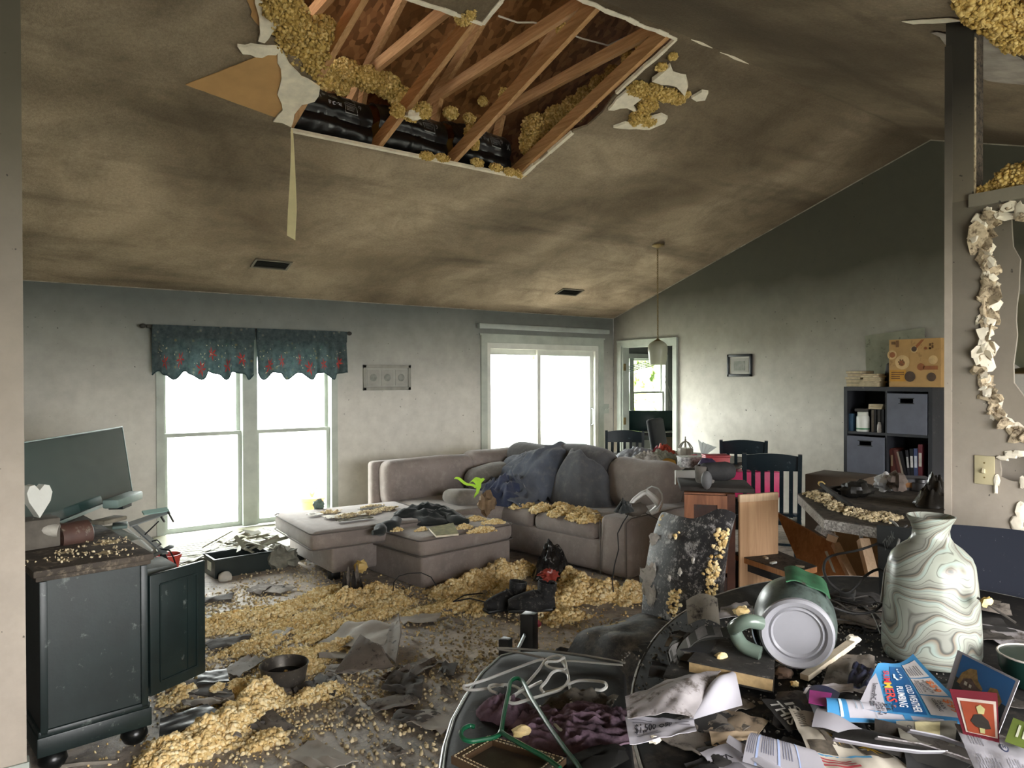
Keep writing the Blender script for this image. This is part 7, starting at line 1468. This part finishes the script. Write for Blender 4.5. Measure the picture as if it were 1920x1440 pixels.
emb(t, 'blue_band', f, [('r', 0, 0, .15, 1), ('r', .15, 0, .98, .09), ('r', .52, .05, .57, .98), ('r', .78, .0, 1.0, .95)], M_BLU); emb(t, 'side_text', f, lines(.08, .1, .12, .9, 1, .5, 1, True), P('b9d4e4', .7), .003)
emb(t, 'offer_text', f, [('t', 'WE OFFER', (.455, .92), (.01, -.7), (.025, 0)), ('t', 'FREE', (.415, .85), (.01, -.6), (.03, 0)), ('t', 'SECOND', (.378, .88), (.01, -.68), (.025, 0)), ('t', 'OPINION', (.345, .92), (.01, -.74), (.024, 0))], M_TXT, .003); emb(t, 'frame_line', f, [('r', .335, .1, .338, .95), ('r', .335, .95, .44, .97)]+lines(.19, .3, .28, .9, 2, .12, 3, True), P('6d7f8c', .8), .003); emb(t, 'service_word', f, [('t', 'service', (.485, .85), (.012, -.6), (.02, 0))], M_ORA, .003)
sheet('purple_magazine', 'purple and navy magazine rolled at the left of the plumbing flyer', [(1530, 1345), (1552, 1352), (1575, 1300), (1506, 1292)], (.05, .05, .06, .06), P('2b2f4a', .4, .5, 12, .1), dz=lambda u, v: .015*math.sin(math.pi*u))
sheet('purple_coupon', 'small purple coupon with white number beside the flyer roll', [(1516, 1318), (1552, 1325), (1560, 1300), (1518, 1294)], (.075, .075, .08, .08), P('8a2f6e', .5, .3, 20))
sheet('striped_magazine_edge', 'white topped magazine edge behind the purple coupon', [(1506, 1300), (1600, 1298), (1600, 1282), (1515, 1284)], (.06, .06, .07, .07), P('a9a4a4', .8, .3, 30), dz=nzf(.006, 40))
# photo card, red card, letter, green card
t, f = sheet('house_photo_card', 'white card with a photograph of a house under blue sky', [(1768, 1312), (1868, 1388), (1912, 1276), (1796, 1219)], (.07, .07, .16, .16), M_PW)
ph = lambda u, v: f(.10+.86*u, .16+.80*v); emb(t, 'photo_sky', ph, [('r', 0, .45, 1, 1)], P('2f639a', .5, .15, 4, 0)); emb(t, 'photo_ground', ph, [('r', 0, 0, 1, .45)], P('27333a', .5, .4, 14, 0))
emb(t, 'photo_tree', ph, [('p', [(.05, .35), (.1, .6), (.22, .78), (.34, .82), (.42, .62), (.55, .5), (.5, .3)]), ('p', [(.62, .4), (.66, .62), (.78, .66), (.92, .48), (.9, .35)])], P('8a7148', .6, .5, 60, 0), .0022); emb(t, 'photo_house', ph, [('p', [(.12, .3), (.16, .5), (.3, .58), (.44, .48), (.72, .42), (.78, .25), (.4, .2)])], P('5a4a44', .6, .5, 60, 0), .0026); emb(t, 'photo_window', ph, [('r', .2, .38, .26, .46), ('r', .3, .38, .35, .45), ('r', .46, .3, .54, .38)], P('c9c4b8', .6), .003)
emb(t, 'card_text', f, lines(.4, .045, .85, .075, 1, .8, 2), P('8a8890', .8)); emb(t, 'card_text', f, lines(.45, .965, .8, .985, 1, .7, 2), P('8a8890', .8))
t, f = sheet('red_card', 'dark red card with an orange picture and white border', [(1806, 1376), (1874, 1392), (1870, 1300), (1780, 1292)], (.09, .09, .13, .13), P('641f2a', .5, .15, 6, .05))
emb(t, 'white_border', f, [('r', .1, .05, .96, .80)], P('b8aaa0', .7)); emb(t, 'orange_picture', f, [('r', .16, .06, .90, .73)], P('8a3f28', .6, .3, 5, 0), .0022); emb(t, 'figure_print', f, [('p', [(.3, .3), (.42, .45), (.6, .48), (.75, .36), (.8, .2), (.6, .16), (.4, .2)])], P('2b2622', .7), .0028); emb(t, 'pale_bird', f, [('p', [(.52, .48), (.5, .62), (.6, .68), (.7, .6), (.66, .48)])], P('a9a472', .7), .003); emb(t, 'pale_bird', f, [('p', [(.5, .08), (.5, .18), (.64, .18), (.62, .08)])], P('a9a472', .7), .003)
t, f = sheet('insurance_letter', 'white typed letter with a round emblem at the bottom right', [(1832, 1452), (1975, 1470), (1940, 1400), (1790, 1357)], (.08, .08, .09, .09), M_PW, dz=nzf(.006, 33)); emb(t, 'typed_lines', f, lines(.08, .08, .42, .42, 9, .3, 1, True)+lines(.10, .62, .3, .9, 5, .3, 2, True)+lines(.5, .1, .8, .5, 8, .3, 3, True), P('77757c', .9))
emb(t, 'emblem', f, [('p', [(.56+.055*math.cos(k*.33), .70+.09*math.sin(k*.33)) for k in range(19)])], P('39405c', .7)); emb(t, 'emblem_mark', f, [('p', [(.56+.04*math.cos(k*.33), .70+.065*math.sin(k*.33)) for k in range(19)])], M_PW, .0022); emb(t, 'emblem_mark', f, [('t', 'H', (.537, .67), (.046, 0), (0, .07))], P('39405c', .7), .0026); emb(t, 'badge', f, [('r', .8, .45, .84, .52)], P('39508c', .7))
t, f = sheet('green_card', 'lime green card at the right edge of the table', [(1884, 1390), (1945, 1412), (1955, 1368), (1900, 1346)], (.10, .10, .12, .12), P('6b7c38', .6, .15)); emb(t, 'white_text', f, lines(.2, .3, .6, .8, 2, .4, 2, True), P('d8dcc4', .8))
sheet('white_page', 'white page under the green bowl at the right', [(1836, 1192), (1960, 1240), (1960, 1190), (1832, 1168)], (.01, .01, .02, .02), M_PWD, dz=nzf(.01, 36))
for i, (x, y, s, lb) in enumerate(((1228, 1385, .02, 'white plaster chip below the coupon letter'), (1352, 1230, .018, 'yellow foam flake on the thick charred book'), (1490, 1282, .014, 'small tan foam ball in front of the pitcher'), (1470, 1262, .03, 'brown burnt crumb heap right of the thick book'), (1390, 1145, .03, 'yellow foam scrap in the upright card'))): solo('table_chip', MB().blob(zp(x, y, TP+[.008, .062, .012, .01, .03][i]), (s, s*.8, s*.5), .5, 3, i, 12), [M_GYP, M_INS, M_INS, P('5d4a3c', .9, .4), M_INS][i], lb, 'debris', angle=.5)
t, f = sheet('upright_card', 'cream curled card standing behind the charred books', [(1290, 1172), (1350, 1172), (1345, 1122), (1286, 1126)], (.02, .02, .10, .10), P('7a7468', .8, .3, 10, .1, 40, dirt=.3), dz=lambda u, v: .02*math.sin(math.pi*u))
sheet('grey_letter', 'grey white letter lying left of the pitcher handle', [(1345, 1160), (1420, 1150), (1400, 1128), (1352, 1138)], (.012, .012, .02, .02), P('8f8c8c', .85, .2, 8, .1, 40, dirt=.2), dz=nzf(.008, 38))
mound('table_ash', 'grey ash and crumbs over the oval table', [(2.0, 1.35, .45, .25, -.4, .006, 500), (2.5, 1.35, .35, .2, -.5, .006, 350), (1.75, 1.0, .4, .3, .3, .004, 350)], TP+.001, .004, 66, insul_mat('grey_ash', (.02, .02, .019), (.10, .095, .085), (.34, .31, .27)))

# ------------------------------------------------------------ the floor: heaps of loose fill and litter
def mp_(lst): return [(zp(x, y, 0).x, zp(x, y, 0).y, rx, ry, a, h, n) for x, y, rx, ry, a, h, n in lst]
mound('insulation_heap', 'long bright yellow insulation heap in front of the black cabinet', mp_([(330, 1412, .17, .12, .5, .07, 650), (385, 1392, .18, .13, .6, .09, 800), (440, 1360, .18, .13, .7, .10, 850), (485, 1322, .17, .12, .8, .11, 800), (520, 1288, .14, .10, .8, .07, 500), (420, 1300, .16, .08, .3, .05, 420), (560, 1258, .18, .09, .6, .04, 420), (350, 1305, .12, .08, .3, .04, 260), (500, 1390, .10, .07, .5, .04, 220), (610, 1300, .12, .07, .6, .04, 220), (575, 1310, .08, .06, .6, .05, 160)]), 0, .0125, 81, scat=(1500, 1.3))
mound('insulation_heap', 'yellow insulation heap spreading behind the metal bowl', mp_([(420, 1170, .30, .16, .4, .05, 700), (500, 1160, .26, .14, .4, .05, 600), (560, 1170, .26, .16, .3, .03, 480), (480, 1210, .24, .10, .4, .03, 360), (620, 1185, .26, .12, .3, .04, 450), (600, 1225, .22, .10, .3, .03, 360), (540, 1235, .14, .1, .3, .04, 260), (570, 1130, .3, .12, .4, .02, 320), (640, 1215, .16, .1, .3, .04, 260)]), 0, .013, 82, scat=(2200, 1.4))
mound('insulation_heap', 'pale orange insulation heap beside the splintered wood', mp_([(650, 1130, .22, .16, .2, .09, 650), (700, 1122, .22, .16, .0, .10, 650), (735, 1135, .16, .12, .0, .06, 350), (690, 1160, .24, .10, .1, .04, 380), (620, 1110, .2, .12, .3, .03, 260)]), 0, .0145, 83, scat=(900, 1.3))
mound('insulation_heap', 'deep yellow insulation heap right of the ottoman', mp_([(845, 1112, .2, .14, .1, .09, 520), (890, 1100, .22, .16, .1, .13, 700), (935, 1085, .22, .16, 0, .15, 700), (975, 1075, .18, .14, 0, .12, 450), (850, 1140, .24, .12, 0, .05, 420), (920, 1140, .2, .10, 0, .06, 320), (800, 1150, .2, .1, 0, .03, 260), (960, 1110, .16, .1, 0, .1, 320)]), 0, .0145, 84, scat=(900, 1.3))
mound('insulation_heap', 'yellow insulation heap against the sofa arm', mp_([(1055, 1130, .2, .14, 0, .10, 520), (1095, 1112, .2, .16, 0, .15, 650), (1135, 1118, .18, .14, 0, .13, 520), (1185, 1122, .16, .12, 0, .10, 380), (1070, 1090, .16, .14, 0, .12, 380), (1030, 1150, .18, .1, 0, .07, 300), (1215, 1110, .14, .1, 0, .1, 220), (1060, 1160, .16, .1, 0, .06, 240)]), 0, .0145, 85, scat=(600, 1.3))
rs = np.random.RandomState(7); n = 18000
x = rs.uniform(.75, 3.4, n); y = rs.uniform(2.4, 6.6, n); keep = np.array([noise.noise(Vector((a*1.6, b*1.6, 4))) > rs.uniform(-.55, .25) for a, b in zip(x, y)]); x, y = x[keep], y[keep]; rr = .0065*rs.uniform(.3, 1.8, len(x))
stuff('floor_crumbs', arr_mesh('floor_crumbs', [nug_arrays(np.stack([x, y, rr*.4], 1), rr, 9)], M_CRUMB), 'fine dusty crumbs strewn over the whole carpet', 'debris', (2, 4.5, 0))
# crumbs on furniture
mound('sofa_insulation', 'yellow loose fill along the front of the sofa seat', [(p.x, p.y, .13, .10, .2, .05, 300) for p in (sr(.06, 1.62, 0), sr(.08, 1.35, 0), sr(.08, 1.1, 0), sr(.06, .85, 0), sr(.04, .62, 0), sr(.22, .75, 0), sr(.25, 1.0, 0))]+[(sr(.02, .48, 0).x, sr(.02, .48, 0).y, .12, .1, 0, .05, 260)], .415, .0145, 86)
mound('ottoman_crumbs', 'yellow crumbs on the right side of the ottoman top', mp_([(905, 1005, .001, .001, 0, 0, 0)])[:0]+[(zp(x_, y_, .39).x, zp(x_, y_, .39).y, r_, r_*.7, .2, .02, n_) for x_, y_, r_, n_ in ((890, 975, .10, 120), (925, 980, .10, 130), (870, 990, .08, 80), (905, 995, .12, 110), (720, 982, .06, 50), (790, 995, .05, 40), (745, 995, .05, 40))], .392, .010, 87)
mound('chaise_crumbs', 'yellow and grey crumbs along the chaise cushion', [(zp(x_, y_, .45).x, zp(x_, y_, .45).y, r_, r_*.5, .1, .015, n_) for x_, y_, r_, n_ in ((690, 962, .14, 120), (720, 955, .12, 110), (650, 968, .12, 80), (620, 960, .1, 30), (700, 950, .1, 70))], .45, .009, 88, M_CRUMB)
# dish, drywall sheets, boards
c = zp(533, 1285, 0); t = thing('metal_bowl', 'round dull metal pet bowl in the yellow insulation', 'bowl', c); bz_ = Vector((c.x, c.y, .015))
part(t, 'bowl', MB().lathe([(.09, 0), (.105, .004), (.122, .095), (.126, .098), (.122, .102), (.116, .094), (.1, .03), (.01, .028)], 40, bz_, cap=True), P('57534e', .4, .3, 9, .2, 40, metal=.5, dirt=.25, dcol='8a8174'))
part(t, 'water', MB().lathe([(.104, .045), (.002, .046)], 32, bz_, cap=False), P('15120e', .08, .1, 4, 0))
gp = [P('8d8780', .9, .2, 8, .3, 40, dirt=.2), P('6d655d', .9, .25, 8, .4, 40, dirt=.25), P('a39d94', .9, .15, 8, .2, 40), P('4c4844', .9, .3, 8, .4, 40)]
def fsheet(name, label, px, hs, mat, dz=None, th=.010, cat='drywall'):
    f = quad_fn(*[zp(x, y, h) for (x, y), h in zip(px, hs)], dz); solo(name, MB().grid(f, 14, 12, th), mat, label, cat, angle=.6)
fsheet('drywall_sheet', 'big grey drywall flap folded up in the middle of the floor', [(628, 1262), (738, 1248), (712, 1212), (676, 1190)], (.02, .05, .13, .13), gp[1], nzf(.02, 50))
fsheet('drywall_sheet', 'pale drywall paper lying behind the folded grey flap', [(588, 1215), (720, 1210), (745, 1165), (655, 1165)], (.02, .05, .10, .04), gp[2], nzf(.03, 51), .004)
fsheet('drywall_sheet', 'grey upright drywall shard right of the folded flap', [(712, 1215), (742, 1245), (752, 1185), (748, 1150)], (.05, .02, .1, .1), gp[0], nzf(.01, 52))
fsheet('drywall_sheet', 'grey flat drywall scrap on the carpet near the bench', [(715, 1290), (790, 1310), (795, 1265), (735, 1262)], (.02, .02, .03, .03), gp[3], nzf(.03, 53))
fsheet('drywall_sheet', 'thin torn grey paper right of the metal bowl', [(700, 1275), (760, 1270), (770, 1250), (740, 1255)], (.02, .02, .05, .03), gp[1], nzf(.03, 54), .004)
fsheet('drywall_sheet', 'dusty drywall board under the open cabinet door', [(352, 1300), (440, 1312), (428, 1275), (345, 1275)], (.03, .03, .035, .03), gp[3], nzf(.006, 55))
fsheet('drywall_sheet', 'white torn paper rim of the board under the cabinet door', [(345, 1322), (440, 1318), (438, 1300), (330, 1292)], (.02, .03, .04, .02), gp[2], nzf(.03, 56), .004)
fsheet('floor_board', 'dark wet board lying below the cabinet corner', [(298, 1388), (420, 1342), (388, 1322), (300, 1350)], (.02, .03, .05, .05), P('2e3032', .35, .4, 8, .3, 30), nzf(.006, 57), .016)
fsheet('floor_board', 'black flat tray like scrap behind the cabinet door edge', [(370, 1282), (430, 1278), (425, 1256), (372, 1262)], (.04, .04, .05, .05), P('2c312f', .5, .4, 8, .3, 30), nzf(.008, 58), .012)
rnd = random.Random(21)
for i in range(34):
    x_, y_ = rnd.uniform(395, 900), rnd.uniform(1095, 1430)
    c = zp(x_, y_, 0)
    if c.x < .8 or (c-oc).length < .75 or (Vector((c.x, c.y))-Vector((1.4, 1.8))).length < .75: continue
    s = rnd.uniform(.05, .15); a = rnd.random()*3; e1, e2 = Vector((math.cos(a), math.sin(a), 0))*s, Vector((-math.sin(a), math.cos(a), 0))*s*.6
    f = quad_fn(c-e1-e2, c+e1-e2*.6, c+e1*.8+e2, c-e1*.7+e2*.8, lambda u, v, i=i: .015+.03*abs(noise.noise(Vector((u*3, v*3, i))))); solo('floor_scrap', MB().grid(f, 7, 6, .004), gp[i % 4], 'grey drywall paper scrap strewn on the carpet', 'drywall', 'grey scraps on the carpet', angle=.7)
# splintered wood, wires, bags and boots
c = zp(655, 1108, 0); t = thing('splintered_post', 'splintered black and white wood stump by the chaise foot', 'debris', c)
for i, (x_, y0_, y1_) in enumerate(((645, 1072, 1112), (652, 1062, 1110), (662, 1070, 1112), (668, 1058, 1108), (675, 1085, 1112))): q_ = zp(x_, y1_, 0); dd = (q_-CAMP).dot(_F); p_ = dp(x_+1, y0_, dd); part(t, 'splinter', MB().tube([q_, q_.lerp(p_, .6), p_], [.02, .018, .004], 5), P('6d665f', .9, .6, 20, .4) if i % 2 else P('2b2724', .9, .5, 20, .4))
solo('foam_tuft', MB().blob(dp(676, 1062, 5.6), (.05, .05, .045), .5, 3, 2, 14), M_INSA, 'yellow foam tuft on the splintered stump', 'insulation', angle=.5)
solo('bent_wire', MB().tube([dp(x_, y_, 5.25) for x_, y_ in ((737, 1108), (738, 1092), (748, 1080), (765, 1075), (790, 1074), (808, 1082), (818, 1098))], .004, 5), M_BLACK, 'thin black wire arching over the ottoman corner', 'wire')
solo('bent_wire', MB().tube([zp(x_, y_, .08) for x_, y_ in ((915, 1130), (880, 1122), (850, 1128), (870, 1116), (905, 1112))], .005, 5), M_BLACK, 'black wire lying in the heap right of the ottoman', 'wire')
drape('black_snack_bag', 'black and silver plastic bag in the insulation before the sofa', 'bag', zp(1035, 1085, 0), .19, .15, .3, .26, P('1d1c1c', .25, .4, 9, .5, 16, dirt=.15, dcol='8c8a88'), 91, .06, 48, .02, .25, 3)
c = dp(1030, 1078, 4.85); solo('red_wrapper', MB().blob(c, (.06, .035, .035), .8, 4, 4, 20, (0, .1, -.7)), P('8c3a30', .3, .3, 9, .3, 20), 'shiny red wrapper on the black snack bag', 'wrapper', angle=.7)
def boot(label, c, rz_, s=1.0):
    t = thing('black_boot', label, 'boot', c, rz_, 'black boots in the insulation'); m = P('1d1d1e', .75, .5, 14, .9, 22, dirt=.3, dcol='55524e')
    q = MB(); pr = [(-.14, .05, .05), (-.10, .055, .07), (-.02, .06, .09), (.06, .055, .075), (.13, .05, .05), (.17, .03, .03)]
    vs = []; N_ = 14
    for x_, w_, h_ in pr:
        for k in range(N_): a = 2*math.pi*k/N_; vs.append((x_*s, math.cos(a)*w_*s, max(.012, (.05+math.sin(a)*h_)*s)))
    q.add(vs, [[i*N_+k, (i+1)*N_+k, (i+1)*N_+(k+1) % N_, i*N_+(k+1) % N_] for i in range(len(pr)-1) for k in range(N_)]+[list(range(N_)), [(len(pr)-1)*N_+k for k in range(N_)]]); part(t, 'upper', q, m, False)
    part(t, 'shaft', MB().lathe([(.06*s, .06*s), (.062*s, .13*s), (.066*s, .19*s), (.06*s, .19*s), (.056*s, .12*s)], 14, (-.07*s, 0, 0), eul((0, -.15, 0)), cap=False), m, False); part(t, 'sole', MB().rbox((.01*s, 0, .012), (.33*s, .10*s, .024), .01, 5), M_BLACK, False)
    for k in range(4): part(t, 'lace', MB().tube([(-.01*s+.03*k*s, -.03*s, (.125-.012*k)*s), (.0+.03*k*s, 0, (.145-.014*k)*s), (-.01*s+.03*k*s, .03*s, (.125-.012*k)*s)], .005, 5), P('4a4846', .8), False)
boot('black laced boot tipped in the insulation, toe to the left', zp(1000, 1150, .02)+Vector((0, 0, .02)), R(150), 1.0); boot('second black boot lying left in the yellow heap', zp(950, 1142, .02), R(172), .95)
solo('brown_paper_bag', MB().blob(dp(912, 945, 5.9), (.07, .06, .09), .7, 3, 6, 16), P('6d5a44', .9, .4, 14, .4), 'torn brown paper bag at the corner of the sofa seat', 'bag', angle=.5)
for i, (x_, y_, s_) in enumerate(((858, 1165, .05), (770, 1190, .05), (830, 1160, .04))): solo('plaster_tile', MB().box(zp(x_, y_, .09 if i == 0 else .04), (s_*1.6, s_*1.2, .01), (.3, .4, i)), gp[0], ['grey square scrap on the heap right of the ottoman', 'grey plate in the floor litter below the ottoman', 'small grey chip beside the heap near the bench'][i], 'debris')
# cables at the left of the cabinet foot
solo('floor_wire', MB().tube([zp(x_, y_, .012) for x_, y_ in ((70, 1400), (80, 1425), (110, 1438), (150, 1432), (220, 1428))], .008, 6), P('8a8378', .7), 'grey cord on the floor under the black cabinet', 'cord')
# outside
LEAF = insul_mat('pale_leaves', (.20, .30, .08), (.32, .42, .16), (.45, .52, .26))  # pale green leaf tones, varied at random from clump to clump
for i, (x_, y_, s_, lb) in enumerate(((19, 19, 3.0, 'broad tree seen through the office window'), (18.2, 16.2, 1.4, 'bush seen low in the office window'))):
    t = fluff('garden_tree', lb, [((x_, y_, s_*.9), (s_, s_, s_*.9), 900), ((x_-s_*.5, y_-.4, s_*.5), (s_*.6, s_*.6, s_*.5), 500), ((x_+s_*.6, y_-.4, s_*.5), (s_*.6, s_*.6, s_*.5), 500)], LEAF, .2, 5+i, cat='tree')
c = dp(585, 940, 8.5); t = thing('garden_pot', 'orange flower pot outside the right window pane', 'flower pot', (c.x, c.y, -.3)); part(t, 'pot', MB().lathe([(.1, c.z-.2), (.14, c.z+.02), (.15, c.z+.02), (.15, c.z+.05), (.12, c.z+.05)], 18, (c.x, c.y, 0)), P('c07a48', .8)); part(t, 'stand', MB().cbox((c.x, c.y, (c.z-.2-.3)/2), (.3, .3, c.z-.2+.3), .01), P('c9c6be', .8))
for k in range(5): part(t, 'stem', MB().tube([(c.x, c.y, c.z+.04), (c.x+.03*k-.06, c.y, c.z+.15), (c.x+.05*k-.1, c.y, c.z+.24+.02*(k % 2))], .006, 5), P('8a9468', .8))
